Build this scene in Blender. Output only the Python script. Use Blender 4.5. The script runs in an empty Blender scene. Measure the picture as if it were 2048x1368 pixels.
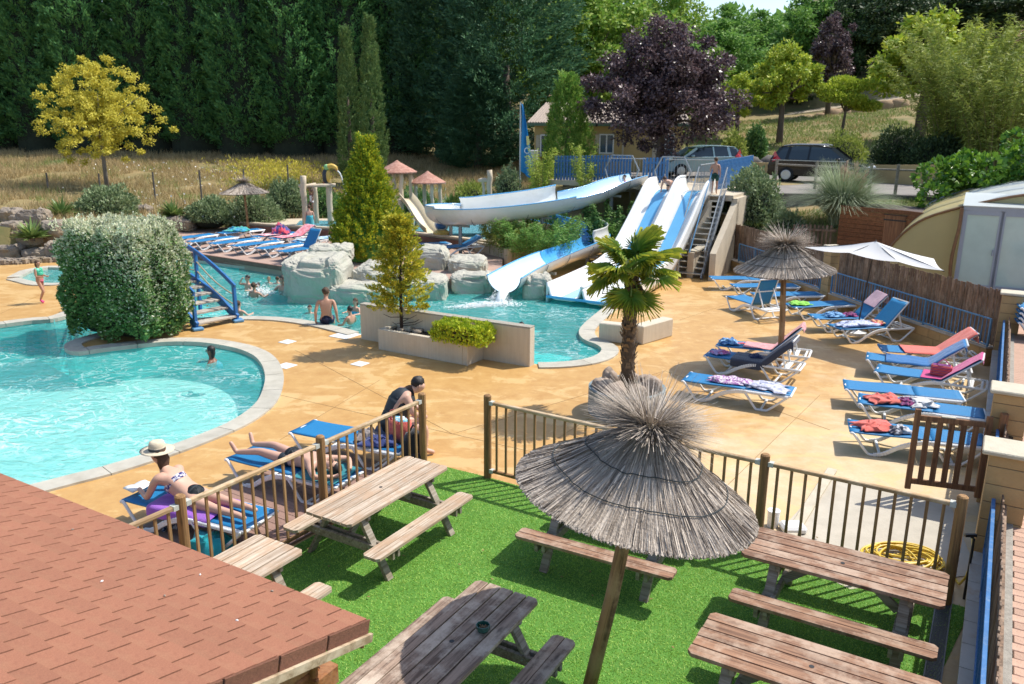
import bpy, math, random
import numpy as np
from mathutils import Vector, Matrix, noise
R = math.radians
sc = bpy.context.scene
# ---------------------------------------------------------------- camera, world, sun, exposure
FPX, PITCH, ROLL, CAMH = 1620.16, 0.2613, 0.0053, 4.917
cp, sp = math.cos(PITCH), math.sin(PITCH)
_F = Vector((0, cp, -sp)); _R0 = Vector((1, 0, 0)); _U0 = Vector((0, sp, cp))
_R = _R0 * math.cos(ROLL) + _U0 * math.sin(ROLL)
_U = -_R0 * math.sin(ROLL) + _U0 * math.cos(ROLL)
cam = bpy.data.cameras.new('camera'); co = bpy.data.objects.new('camera', cam); sc.collection.objects.link(co)
M = Matrix.Identity(4)
for i in range(3):
    M[i][0] = _R[i]; M[i][1] = _U[i]; M[i][2] = -_F[i]
M[2][3] = CAMH
co.matrix_world = M
cam.sensor_width = 36; cam.lens = 36 * FPX / 2048; cam.clip_start = 0.1; cam.clip_end = 2000
cam.dof.use_dof = True; cam.dof.focus_distance = 8.0; cam.dof.aperture_fstop = 3.2
sc.camera = co
SUN_EL, SUN_AZ = 55, 68
w = bpy.data.worlds.new('World'); sc.world = w; w.use_nodes = True
nt = w.node_tree; nt.nodes.clear()
_o = nt.nodes.new('ShaderNodeOutputWorld'); _b = nt.nodes.new('ShaderNodeBackground'); _s = nt.nodes.new('ShaderNodeTexSky')
_s.sky_type = 'NISHITA'; _s.sun_disc = False; _s.sun_elevation = R(SUN_EL); _s.sun_rotation = R(SUN_AZ)
_s.air_density = 1.0; _s.dust_density = 1.4; _s.ozone_density = 1.0
_b.inputs['Strength'].default_value = 0.15
nt.links.new(_s.outputs[0], _b.inputs[0]); nt.links.new(_b.outputs[0], _o.inputs[0])
sl = bpy.data.lights.new('sun', 'SUN'); sl.energy = 4.0; sl.angle = R(0.53); sl.color = (1.0, 0.955, 0.88)
so = bpy.data.objects.new('sun', sl); sc.collection.objects.link(so)
_sd = Vector((math.sin(R(SUN_AZ)) * math.cos(R(SUN_EL)), math.cos(R(SUN_AZ)) * math.cos(R(SUN_EL)), math.sin(R(SUN_EL))))
so.rotation_euler = _sd.to_track_quat('Z', 'Y').to_euler(); so.location = _sd * 60
vs = sc.view_settings; vs.view_transform = 'Standard'; vs.look = 'None'; vs.exposure = 0.5; vs.gamma = 1; vs.use_curve_mapping = False
sc.render.film_transparent = False
sc.cycles.max_bounces = 6; sc.cycles.diffuse_bounces = 3; sc.cycles.glossy_bounces = 3; sc.cycles.transmission_bounces = 4
sc.cycles.transparent_max_bounces = 12; sc.cycles.sample_clamp_indirect = 6
sc.cycles.caustics_reflective = False; sc.cycles.caustics_refractive = False

rnd = random.Random(7); rng = np.random.default_rng(7)
EX = Vector((0.859, -0.512, 0)); EY = Vector((0.512, 0.859, 0))      # the plan grid everything here is built on
GA = math.atan2(0.512, 0.859)                                        # its angle

def at(u, v, z=0.0):
    """the point of the horizontal plane z that the survey pixel u, v sees"""
    d = _F + _R * ((u - 1024) / FPX) - _U * ((v - 684) / FPX)
    return Vector((0, 0, CAMH)) + d * ((z - CAMH) / d.z)
def atY(u, v, Y):
    d = _F + _R * ((u - 1024) / FPX) - _U * ((v - 684) / FPX)
    return Vector((0, 0, CAMH)) + d * (Y / d.y)

# ---------------------------------------------------------------- objects
def link(o, parent=None):
    sc.collection.objects.link(o)
    if parent is not None: o.parent = parent
    return o
def tag(o, label=None, cat=None, group=None, kind=None):
    if label: o['label'] = label
    if cat: o['category'] = cat
    if group: o['group'] = group
    if kind: o['kind'] = kind
    return o
def empty(name, loc=(0, 0, 0), rz=0.0, label=None, cat=None, group=None, rot=None):
    o = bpy.data.objects.new(name, None); o.location = loc; o.rotation_euler = rot or (0, 0, rz); o.empty_display_size = 0.2
    return tag(link(o), label, cat, group)
def copy_tree(o, parent=None):
    c = o.copy(); sc.collection.objects.link(c); c.parent = parent
    for ch in [x for x in o.children]: copy_tree(ch, c)
    return c
def copy_thing(o, loc, rz=None, label=None, scale=None, group=None):
    c = copy_tree(o); c.location = loc
    if rz is not None: c.rotation_euler = (0, 0, rz)
    if label: c['label'] = label
    if group: c['group'] = group
    if scale: c.scale = scale if hasattr(scale, '__len__') else (scale,) * 3
    return c

class MB:
    def __init__(s): s.v = []; s.f = []
    def add(s, vs, fs):
        n = len(s.v); s.v += [tuple(v) for v in vs]; s.f += [tuple(i + n for i in f) for f in fs]; return s
    def box(s, c, size, rz=0, rot=None, bev=0):
        hx, hy, hz = size[0] / 2, size[1] / 2, size[2] / 2
        m = rot.to_matrix() if rot is not None else Matrix.Rotation(rz, 3, 'Z')
        c = Vector(c)
        if bev:
            b = min(bev, hx * .9, hy * .9, hz * .9); P = []; F = []
            # chamfered box: three shrunken faces per corner
            idx = {}
            for sx in (-1, 1):
                for sy in (-1, 1):
                    for sz in (-1, 1):
                        for k, (ax, ay, az) in enumerate(((0, b, b), (b, 0, b), (b, b, 0))):
                            idx[(sx, sy, sz, k)] = len(P); P.append(c + m @ Vector((sx * (hx - ax), sy * (hy - ay), sz * (hz - az))))
            def q(*a): F.append([idx[x] for x in a])
            for sx in (-1, 1): q((sx, -1, -1, 0), (sx, 1, -1, 0), (sx, 1, 1, 0), (sx, -1, 1, 0))
            for sy in (-1, 1): q((-1, sy, -1, 1), (1, sy, -1, 1), (1, sy, 1, 1), (-1, sy, 1, 1))
            for sz in (-1, 1): q((-1, -1, sz, 2), (1, -1, sz, 2), (1, 1, sz, 2), (-1, 1, sz, 2))
            for sx in (-1, 1):
                for sy in (-1, 1): q((sx, sy, -1, 0), (sx, sy, 1, 0), (sx, sy, 1, 1), (sx, sy, -1, 1))
                for sz in (-1, 1): q((sx, -1, sz, 0), (sx, 1, sz, 0), (sx, 1, sz, 2), (sx, -1, sz, 2))
            for sy in (-1, 1):
                for sz in (-1, 1): q((-1, sy, sz, 1), (1, sy, sz, 1), (1, sy, sz, 2), (-1, sy, sz, 2))
            for k in [(x, y, z) for x in (-1, 1) for y in (-1, 1) for z in (-1, 1)]: q((*k, 0), (*k, 1), (*k, 2))
            return s.add(P, F)
        P = [c + m @ Vector((x * hx, y * hy, z * hz)) for x in (-1, 1) for y in (-1, 1) for z in (-1, 1)]
        return s.add(P, [(0, 1, 3, 2), (4, 6, 7, 5), (0, 4, 5, 1), (2, 3, 7, 6), (0, 2, 6, 4), (1, 5, 7, 3)])
    def beam(s, a, b, w, h, up=(0, 0, 1), bev=0):
        a = Vector(a); b = Vector(b); d = b - a; L = d.length
        if L < 1e-6: return s
        x = d / L; y = Vector(up).cross(x)
        if y.length < 1e-4: y = Vector((1, 0, 0)).cross(x)
        y.normalize(); z = x.cross(y)
        m = Matrix((x, y, z)).transposed()
        return s.box((a + b) / 2, (L, w, h), rot=m.to_quaternion(), bev=bev)
    def tube(s, pts, r, n=8, cap=True, closed=False):
        pts = [Vector(p) for p in pts]; N = len(pts)
        rr = r if hasattr(r, '__len__') else [r] * N
        t0 = (pts[1] - pts[0]).normalized()
        u = t0.orthogonal().normalized(); V = []; F = []
        for i, p in enumerate(pts):
            if closed: t = (pts[(i + 1) % N] - pts[i - 1]).normalized()
            else: t = (pts[min(i + 1, N - 1)] - pts[max(i - 1, 0)]).normalized()
            u = (u - t * u.dot(t)).normalized(); w_ = t.cross(u)
            for k in range(n):
                a = 2 * math.pi * k / n; V.append(p + (u * math.cos(a) + w_ * math.sin(a)) * rr[i])
        for i in range(N if closed else N - 1):
            j = (i + 1) % N
            for k in range(n): F.append((i * n + k, i * n + (k + 1) % n, j * n + (k + 1) % n, j * n + k))
        if cap and not closed: F.append(tuple(range(n))[::-1]); F.append(tuple((N - 1) * n + k for k in range(n)))
        return s.add(V, F)
    def cyl(s, a, b, r, r2=None, n=16): return s.tube([a, b], [r, r if r2 is None else r2], n)
    def lathe(s, prof, c=(0, 0, 0), n=24, m=None):
        c = Vector(c); V = []; F = []
        for r, z in prof:
            for k in range(n):
                a = 2 * math.pi * k / n; p = Vector((r * math.cos(a), r * math.sin(a), z))
                V.append(c + (m @ p if m else p))
        for i in range(len(prof) - 1):
            for k in range(n): F.append((i * n + k, i * n + (k + 1) % n, (i + 1) * n + (k + 1) % n, (i + 1) * n + k))
        return s.add(V, F)
    def prism(s, poly, z0, z1, top=True, bottom=True):
        n = len(poly); V = [(p[0], p[1], z0) for p in poly] + [(p[0], p[1], z1) for p in poly]
        F = [(i, (i + 1) % n, n + (i + 1) % n, n + i) for i in range(n)]
        if top: F.append(tuple(range(n, 2 * n)))
        if bottom: F.append(tuple(range(n))[::-1])
        return s.add(V, F)
    def extr(s, prof, a, b, up=(0, 0, 1)):
        """profile of (side, height) pairs pushed from a to b"""
        a = Vector(a); b = Vector(b); x = (b - a).normalized(); z = Vector(up); y = z.cross(x).normalized(); z = x.cross(y)
        n = len(prof); V = [p0 + y * q[0] + z * q[1] for p0 in (a, b) for q in prof]
        F = [(i, (i + 1) % n, n + (i + 1) % n, n + i) for i in range(n)] + [tuple(range(n))[::-1], tuple(range(n, 2 * n))]
        return s.add(V, F)
    def blob(s, c, r, seed=0, amp=.25, freq=1.3, nu=16, nv=10, flat=None, power=None):
        c = Vector(c); V = []; F = []; o = Vector((seed * 3.7, seed * 1.9, seed * 5.1))
        for i in range(nv + 1):
            th = math.pi * i / nv
            for k in range(nu):
                a = 2 * math.pi * k / nu
                d = Vector((math.sin(th) * math.cos(a), math.sin(th) * math.sin(a), math.cos(th)))
                e = d.copy()
                if power: e = Vector([math.copysign(abs(x) ** power, x) for x in d])
                q = 1 + amp * noise.fractal(d * freq + o, .8, 2.2, 4)
                p = Vector((e.x * r[0], e.y * r[1], e.z * r[2])) * q
                if flat is not None and p.z < flat: p.z = flat
                V.append(c + p)
        for i in range(nv):
            for k in range(nu): F.append((i * nu + k, (i + 1) * nu + k, (i + 1) * nu + (k + 1) % nu, i * nu + (k + 1) % nu))
        return s.add(V, F)
    def grid(s, rows):
        n = len(rows[0]); V = [p for r in rows for p in r]
        F = [(i * n + k, i * n + k + 1, (i + 1) * n + k + 1, (i + 1) * n + k) for i in range(len(rows) - 1) for k in range(n - 1)]
        return s.add(V, F)
    def build(s, name, m, parent=None, smooth=False, loc=None, bevel=0, solid=0, sub=0, kind=None, autosm=None):
        me = bpy.data.meshes.new(name); me.from_pydata(s.v, [], s.f); me.validate()
        if m is not None: me.materials.append(m)
        if smooth: me.polygons.foreach_set('use_smooth', [True] * len(me.polygons))
        o = bpy.data.objects.new(name, me); link(o, parent)
        if loc is not None: o.location = loc
        if solid: x = o.modifiers.new('solid', 'SOLIDIFY'); x.thickness = solid; x.offset = 0
        if bevel:
            x = o.modifiers.new('edge', 'BEVEL'); x.width = bevel; x.segments = 2; x.limit_method = 'ANGLE'; x.angle_limit = R(40)
        if sub: x = o.modifiers.new('smooth', 'SUBSURF'); x.levels = x.render_levels = sub
        if kind: o['kind'] = kind
        return o
def shared(name, me, parent=None, loc=(0, 0, 0), rz=0, rot=None, scale=None):
    o = bpy.data.objects.new(name, me); link(o, parent); o.location = loc; o.rotation_euler = rot or (0, 0, rz)
    if scale: o.scale = scale
    return o

# ---------------------------------------------------------------- materials
_mats = {}
def mat(name, col, rough=.6, var=.12, scale=6, bump=0.0, bscale=None, metal=0, spec=.5, col2=None, mix=.5, stretch=None, trans=0, tint=None, coat=0, detail=6, sharp=None, coord='Object', sheen=0, dirt=None, perobj=0):
    """a procedural surface: noise between two base colours, fine relief, optional stains and a per-leaf tint"""
    if name in _mats: return _mats[name]
    m = bpy.data.materials.new(name); m.use_nodes = True; t = m.node_tree; N = t.nodes; L = t.links
    b = N['Principled BSDF']; out = N['Material Output']
    c1 = Vector(col); c2 = Vector(col2) if col2 else c1 * (1 - var * 2)
    tc = N.new('ShaderNodeTexCoord'); mp = N.new('ShaderNodeMapping'); L.new(tc.outputs[coord], mp.inputs[0])
    if stretch: mp.inputs['Scale'].default_value = stretch
    nz = N.new('ShaderNodeTexNoise'); nz.inputs['Scale'].default_value = scale; nz.inputs['Detail'].default_value = detail; nz.inputs['Roughness'].default_value = .62
    L.new(mp.outputs[0], nz.inputs['Vector'])
    cr = N.new('ShaderNodeValToRGB'); lo, hi = (.5 - (sharp or .22), .5 + (sharp or .22))
    cr.color_ramp.elements[0].position = lo + (mix - .5) * .5; cr.color_ramp.elements[1].position = hi + (mix - .5) * .5
    cr.color_ramp.elements[0].color = (*c2, 1); cr.color_ramp.elements[1].color = (*c1, 1)
    L.new(nz.outputs['Fac'], cr.inputs[0]); last = cr.outputs[0]
    if tint:
        a = N.new('ShaderNodeAttribute'); a.attribute_name = 'tint'
        mx = N.new('ShaderNodeMix'); mx.data_type = 'RGBA'; L.new(a.outputs['Fac'], mx.inputs[0]); L.new(last, mx.inputs[6]); mx.inputs[7].default_value = (*tint, 1); last = mx.outputs[2]
    if dirt:
        dcol, dscale, damt = dirt
        n2 = N.new('ShaderNodeTexNoise'); n2.inputs['Scale'].default_value = dscale; n2.inputs['Detail'].default_value = 8; n2.inputs['Roughness'].default_value = .7
        L.new(tc.outputs[coord], n2.inputs['Vector'])
        r2 = N.new('ShaderNodeValToRGB'); r2.color_ramp.elements[0].position = .5; r2.color_ramp.elements[1].position = .68
        r2.color_ramp.elements[0].color = (0, 0, 0, 1); r2.color_ramp.elements[1].color = (damt, damt, damt, 1); L.new(n2.outputs['Fac'], r2.inputs[0])
        mx = N.new('ShaderNodeMix'); mx.data_type = 'RGBA'; L.new(r2.outputs[0], mx.inputs[0]); L.new(last, mx.inputs[6]); mx.inputs[7].default_value = (*dcol, 1); last = mx.outputs[2]
    if perobj:
        oi = N.new('ShaderNodeObjectInfo'); hs = N.new('ShaderNodeHueSaturation'); mr = N.new('ShaderNodeMapRange')
        L.new(oi.outputs['Random'], mr.inputs[0]); mr.inputs[3].default_value = 1 - perobj; mr.inputs[4].default_value = 1 + perobj
        L.new(mr.outputs[0], hs.inputs['Value']); L.new(last, hs.inputs['Color']); last = hs.outputs[0]
    L.new(last, b.inputs['Base Color'])
    b.inputs['Roughness'].default_value = rough; b.inputs['Metallic'].default_value = metal; b.inputs['Specular IOR Level'].default_value = spec
    if coat: b.inputs['Coat Weight'].default_value = coat; b.inputs['Coat Roughness'].default_value = .08
    if sheen: b.inputs['Sheen Weight'].default_value = sheen
    if bump:
        n3 = N.new('ShaderNodeTexNoise'); n3.inputs['Scale'].default_value = bscale or scale * 4; n3.inputs['Detail'].default_value = 5; L.new(mp.outputs[0], n3.inputs['Vector'])
        bp = N.new('ShaderNodeBump'); bp.inputs['Strength'].default_value = bump; bp.inputs['Distance'].default_value = .02; L.new(n3.outputs['Fac'], bp.inputs['Height']); L.new(bp.outputs[0], b.inputs['Normal'])
    if trans:
        tr = N.new('ShaderNodeBsdfTranslucent'); L.new(last, tr.inputs[0]); ms = N.new('ShaderNodeMixShader'); ms.inputs[0].default_value = trans
        L.new(b.outputs[0], ms.inputs[1]); L.new(tr.outputs[0], ms.inputs[2]); L.new(ms.outputs[0], out.inputs[0])
    _mats[name] = m; return m
def glass(name, col=(.02, .03, .03), rough=.03):
    if name in _mats: return _mats[name]
    m = mat(name, col, rough=rough, var=.05, spec=.8); return m

def set_tint(me, vals):
    a = me.attributes.new('tint', 'FLOAT', 'POINT'); a.data.foreach_set('value', np.asarray(vals, np.float32))
def mesh_np(name, V, quads, m, tint=None, smooth=False):
    me = bpy.data.meshes.new(name); n = len(V); k = quads.shape[1]
    me.vertices.add(n); me.vertices.foreach_set('co', V.astype(np.float32).ravel())
    me.loops.add(quads.size); me.loops.foreach_set('vertex_index', quads.astype(np.int32).ravel())
    me.polygons.add(len(quads)); me.polygons.foreach_set('loop_start', np.arange(0, quads.size, k, dtype=np.int32)); me.polygons.foreach_set('loop_total', np.full(len(quads), k, np.int32))
    me.update(calc_edges=True); me.materials.append(m)
    if tint is not None: set_tint(me, tint)
    if smooth: me.polygons.foreach_set('use_smooth', [True] * len(me.polygons))
    return me
def unit(a): return a / (np.linalg.norm(a, axis=1, keepdims=True) + 1e-9)
def leaf_mesh(name, P, D, size, m, aspect=.5, nrm=None, jitter=.35, tri=False, up=.35):
    """one small leaf face per point P growing along D"""
    n = len(P); D = unit(D + rng.normal(0, jitter, (n, 3))); s = size * rng.uniform(.65, 1.35, (n, 1))
    Nn = nrm if nrm is not None else rng.normal(0, 1, (n, 3)); Nn = Nn + np.array([0, 0, up])
    S = unit(np.cross(D, unit(Nn))) * s * aspect
    D = D * s
    if tri:
        V = np.stack([P - S * .5, P + S * .5, P + D], 1).reshape(-1, 3); Q = np.arange(3 * n).reshape(n, 3); k = 3
    else:
        bend = np.cross(D, S); bend = unit(bend) * s * .12
        V = np.stack([P, P + D * .45 + S * .5 + bend, P + D, P + D * .45 - S * .5 + bend], 1).reshape(-1, 3); Q = np.arange(4 * n).reshape(n, 4); k = 4
    t = np.repeat(rng.uniform(0, 1, n) ** 1.5, k)
    return mesh_np(name, V, Q, m, t)
# ================================================================ THE SETTING
import bmesh
from mathutils.geometry import tessellate_polygon
def catmull(P, k=6, closed=False):
    P = [Vector(p) for p in P]; n = len(P); out = []
    for i in range(n if closed else n - 1):
        p1, p2 = P[i], P[(i + 1) % n]
        p0 = P[i - 1] if (closed or i > 0) else p1; p3 = P[(i + 2) % n] if (closed or i + 2 < n) else p2
        for j in range(k):
            t = j / k
            out.append(.5 * ((2 * p1) + (p2 - p0) * t + (2 * p0 - 5 * p1 + 4 * p2 - p3) * t * t + (3 * p1 - p0 - 3 * p2 + p3) * t ** 3))
    if not closed: out.append(P[-1])
    return out
def resample(P, step):
    out = [P[0].copy()]; acc = 0
    for a, b in zip(P, P[1:]):
        L = (b - a).length; d = step - acc
        while d <= L: out.append(a.lerp(b, d / L)); d += step
        acc = (acc + L) % step if L else acc
    return out
def sheet(name, loops, z, m, thick=0):
    bm = bmesh.new(); E_ = []
    for lp in loops:
        vs_ = [bm.verts.new((p[0], p[1], z)) for p in lp]
        E_ += [bm.edges.new((vs_[i], vs_[(i + 1) % len(vs_)])) for i in range(len(vs_))]
    bmesh.ops.triangle_fill(bm, edges=E_, use_beauty=True)
    for f in bm.faces:
        if f.normal.z < 0: f.normal_flip()
    me = bpy.data.meshes.new(name); bm.to_mesh(me); bm.free(); me.materials.append(m)
    return link(bpy.data.objects.new(name, me))

# ---- deck material: dyed concrete, wet and orange near the pools, dry and sandy away from them
def deck_mat():
    m = bpy.data.materials.new('deck_concrete'); m.use_nodes = True; t = m.node_tree; N = t.nodes; L = t.links; b = N['Principled BSDF']
    tc = N.new('ShaderNodeTexCoord'); sp_ = N.new('ShaderNodeSeparateXYZ'); L.new(tc.outputs['Object'], sp_.inputs[0])
    def noise_(scale, det=6, rough=.6, dist=0, stretch=None):
        n = N.new('ShaderNodeTexNoise'); n.inputs['Scale'].default_value = scale; n.inputs['Detail'].default_value = det; n.inputs['Roughness'].default_value = rough; n.inputs['Distortion'].default_value = dist
        if stretch:
            mp = N.new('ShaderNodeMapping'); mp.inputs['Scale'].default_value = stretch; mp.inputs['Rotation'].default_value = (0, 0, .4); L.new(tc.outputs['Object'], mp.inputs[0]); L.new(mp.outputs[0], n.inputs['Vector'])
        else: L.new(tc.outputs['Object'], n.inputs['Vector'])
        return n.outputs['Fac']
    def ramp(x, a, c, p0=0, p1=1):
        r = N.new('ShaderNodeValToRGB'); r.color_ramp.elements[0].position = p0; r.color_ramp.elements[1].position = p1
        r.color_ramp.elements[0].color = (*a, 1) if hasattr(a, '__len__') else (a, a, a, 1); r.color_ramp.elements[1].color = (*c, 1) if hasattr(c, '__len__') else (c, c, c, 1)
        L.new(x, r.inputs[0]); return r.outputs[0]
    def math_(op, a, c=None):
        n = N.new('ShaderNodeMath'); n.operation = op
        for i, x in enumerate((a, c)):
            if x is None: continue
            if isinstance(x, (int, float)): n.inputs[i].default_value = x
            else: L.new(x, n.inputs[i])
        return n.outputs[0]
    def mixc(f, a, c):
        n = N.new('ShaderNodeMix'); n.data_type = 'RGBA'
        if isinstance(f, float): n.inputs[0].default_value = f
        else: L.new(f, n.inputs[0])
        for i, x in ((6, a), (7, c)):
            if isinstance(x, tuple): n.inputs[i].default_value = (*x, 1)
            else: L.new(x, n.inputs[i])
        return n.outputs[2]
    # distance from the dry corner (right, near the fence)
    dx = math_('SUBTRACT', sp_.outputs[0], 3.2); dy = math_('SUBTRACT', sp_.outputs[1], 9.6)
    a = math_('ADD', math_('MULTIPLY', dx, -.12), math_('MULTIPLY', dy, .125))
    big = noise_(.42, 7, .66, .6); streak = noise_(.55, 8, .7, .9, (1, 2.6, 1)); sharpn = noise_(1.1, 9, .7, 1.4)
    wetv = math_('ADD', math_('ADD', a, math_('MULTIPLY', big, 1.5)), math_('MULTIPLY', streak, .9))
    wet = ramp(math_('MULTIPLY', wetv, .3333), 0, 1, .42, .55)
    pale_patch = ramp(math_('ADD', math_('MULTIPLY', streak, .6), math_('MULTIPLY', sharpn, .45)), 0, 1, .545, .575)
    fine = noise_(26, 4, .6); mid = noise_(3.0, 6, .7)
    dry = mixc(ramp(mid, 0, 1, .3, .7), (.52, .385, .215), (.62, .49, .31))
    org = mixc(ramp(mid, 0, 1, .34, .66), (.45, .245, .075), (.55, .335, .12))
    base = mixc(wet, dry, org)
    base = mixc(math_('MULTIPLY', pale_patch, .55), base, (.66, .46, .21))  # paler streaky patches mixed into the base colour
    base = mixc(math_('MULTIPLY', ramp(fine, 0, 1, .4, .7), .12), base, (.28, .2, .11))
    L.new(base, b.inputs['Base Color'])
    ro = math_('SUBTRACT', .78, math_('MULTIPLY', wet, .34)); L.new(ro, b.inputs['Roughness']); b.inputs['Specular IOR Level'].default_value = .45
    bp = N.new('ShaderNodeBump'); bp.inputs['Strength'].default_value = .25; bp.inputs['Distance'].default_value = .006; L.new(fine, bp.inputs['Height']); L.new(bp.outputs[0], b.inputs['Normal'])
    return m
DECK = deck_mat()
COPE = mat('coping_stone', (.50, .47, .39), .75, .12, 3, .3, 60, dirt=((.30, .27, .2), 2.2, .5), perobj=.06)
LINER = mat('pool_liner', (.56, .80, .74), .5, .05, .9, col2=(.47, .76, .73))
LINER2 = mat('pool_liner_deep', (.14, .74, .72), .5, .08, .7, col2=(.07, .62, .64))

hole_px = [(-420, 1000), (-200, 995), (0, 986), (150, 952), (223, 933), (340, 896), (443, 856), (490, 830), (518, 805), (531, 775), (533, 750), (524, 727), (505, 710), (469, 697), (410, 687), (350, 685),
           (293, 689), (205, 699), (158, 706), (138, 702), (131, 693), (150, 682), (200, 668), (280, 652), (380, 640), (470, 635), (560, 637), (640, 648), (722, 668)]
wall_px = [(740, 675), (1056, 727)]
right_px = [(1075, 728), (1120, 727), (1165, 722), (1195, 713), (1206, 701), (1195, 691), (1170, 681), (1160, 668), (1166, 654), (1190, 632), (1225, 606)]
top_px = [(1230, 585), (1100, 570), (1000, 570), (850, 570), (700, 565), (592, 556)]
back_px = [(580, 546), (500, 536), (420, 526), (352, 518), (300, 532), (230, 585), (129, 634), (60, 643), (0, 651), (-150, 672), (-420, 715)]
front_c = catmull([at(*p) for p in hole_px], 5); right_c = catmull([at(*p) for p in right_px], 5); back_c = catmull([at(*p) for p in back_px], 4)
hole = front_c + [at(*p) for p in wall_px] + right_c + [at(*p) for p in top_px] + back_c
hole = [p for i, p in enumerate(hole) if (p - hole[i - 1]).length > .02]
small = [at(*p) for p in ((34, 557), (78, 568), (112, 568), (190, 560), (190, 538), (95, 536), (60, 543))]
deck_outer = [(-34, -6), (15, -6), (15, 27), (7.6, 30.5), (2.5, 33.5), (-6, 33.5), (-14, 33.5), (-16.5, 31.6), (-19, 29.6), (-34, 30)]
deck = tag(sheet('pool_deck', [deck_outer, hole, small], 0, DECK), kind='structure')
def wall_ring(name, P, z0, z1, m, closed=True):
    mb = MB(); n = len(P)
    for i in range(n if closed else n - 1):
        a, b = P[i], P[(i + 1) % n]; mb.add([(a.x, a.y, z0), (b.x, b.y, z0), (b.x, b.y, z1), (a.x, a.y, z1)], [(0, 1, 2, 3)])
    return tag(mb.build(name, m), kind='structure')
wall_ring('pool_wall', hole, -1.5, 0.0, LINER2); wall_ring('pool_wall', small, -.8, 0, LINER)
hb = [(-34, 6), (8, 6), (8, 34), (-34, 34)]
tag(sheet('pool_floor', [hb], -1.35, LINER2), kind='structure')
fl = MB(); zf = -.8
fl.prism([at(u, v, 0) for u, v in ((-500, 1080), (150, 1000), (600, 860), (560, 700), (420, 672), (140, 690), (60, 655), (-420, 720))], -1.34, zf)
tag(fl.build('pool_floor', LINER), kind='structure')

# water: a rippled skin over the liner
def water_mat(name, tcol, scat, scol, scale, strength, foam_glint, glint_thr):
    m = bpy.data.materials.new(name); m.use_nodes = True; t = m.node_tree; N = t.nodes; L = t.links; N.remove(N['Principled BSDF']); out = N['Material Output']
    tc = N.new('ShaderNodeTexCoord')
    mp = N.new('ShaderNodeMapping'); mp.inputs['Scale'].default_value = (1, 1.35, 1); mp.inputs['Rotation'].default_value = (0, 0, .5); L.new(tc.outputs['Object'], mp.inputs[0])
    n1 = N.new('ShaderNodeTexNoise'); n1.inputs['Scale'].default_value = scale; n1.inputs['Detail'].default_value = 3; n1.inputs['Distortion'].default_value = 1.2; L.new(mp.outputs[0], n1.inputs['Vector'])
    bp = N.new('ShaderNodeBump'); bp.inputs['Strength'].default_value = strength; bp.inputs['Distance'].default_value = .05; L.new(n1.outputs['Fac'], bp.inputs['Height'])
    tr = N.new('ShaderNodeBsdfTransparent'); tr.inputs[0].default_value = (*tcol, 1)
    df = N.new('ShaderNodeBsdfDiffuse'); df.inputs[0].default_value = (*scol, 1); L.new(bp.outputs[0], df.inputs['Normal'])
    gl = N.new('ShaderNodeBsdfGlossy'); gl.inputs['Roughness'].default_value = .06; L.new(bp.outputs[0], gl.inputs['Normal'])
    # sky glints and caustic ripples painted in as white strands along noise ridges
    n2 = N.new('ShaderNodeTexNoise'); n2.inputs['Scale'].default_value = foam_glint; n2.inputs['Detail'].default_value = 4; n2.inputs['Roughness'].default_value = .55; n2.inputs['Distortion'].default_value = 2.2; L.new(mp.outputs[0], n2.inputs['Vector'])
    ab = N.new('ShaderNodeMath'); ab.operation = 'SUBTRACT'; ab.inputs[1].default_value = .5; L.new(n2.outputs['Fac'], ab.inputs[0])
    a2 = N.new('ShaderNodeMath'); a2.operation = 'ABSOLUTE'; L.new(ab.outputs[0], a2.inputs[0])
    r = N.new('ShaderNodeMapRange'); r.inputs[1].default_value = 0; r.inputs[2].default_value = glint_thr; r.inputs[3].default_value = 1; r.inputs[4].default_value = 0; L.new(a2.outputs[0], r.inputs[0])
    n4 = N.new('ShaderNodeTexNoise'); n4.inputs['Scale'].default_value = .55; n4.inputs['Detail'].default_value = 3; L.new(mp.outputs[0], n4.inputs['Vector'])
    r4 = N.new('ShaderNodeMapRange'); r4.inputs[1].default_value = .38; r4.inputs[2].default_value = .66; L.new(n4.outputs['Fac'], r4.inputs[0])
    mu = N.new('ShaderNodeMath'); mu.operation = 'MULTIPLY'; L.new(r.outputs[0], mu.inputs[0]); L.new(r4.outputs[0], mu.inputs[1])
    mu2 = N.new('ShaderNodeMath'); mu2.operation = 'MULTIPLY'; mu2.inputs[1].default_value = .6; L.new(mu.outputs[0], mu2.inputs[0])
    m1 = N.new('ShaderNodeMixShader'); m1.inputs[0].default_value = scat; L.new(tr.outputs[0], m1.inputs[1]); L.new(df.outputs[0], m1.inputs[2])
    glint_bsdf = N.new('ShaderNodeBsdfDiffuse'); glint_bsdf.inputs[0].default_value = (.82, .93, .90, 1)
    m3 = N.new('ShaderNodeMixShader'); L.new(mu2.outputs[0], m3.inputs[0]); L.new(m1.outputs[0], m3.inputs[1]); L.new(glint_bsdf.outputs[0], m3.inputs[2])
    fr = N.new('ShaderNodeFresnel'); fr.inputs[0].default_value = 1.33; L.new(bp.outputs[0], fr.inputs['Normal'])
    m2 = N.new('ShaderNodeMixShader'); L.new(fr.outputs[0], m2.inputs[0]); L.new(m3.outputs[0], m2.inputs[1]); L.new(gl.outputs[0], m2.inputs[2]); L.new(m2.outputs[0], out.inputs[0])
    return m
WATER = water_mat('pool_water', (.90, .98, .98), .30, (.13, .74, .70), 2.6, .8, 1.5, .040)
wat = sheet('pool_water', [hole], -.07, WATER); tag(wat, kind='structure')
tag(sheet('pool_water', [small], -.05, WATER), kind='structure')

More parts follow.
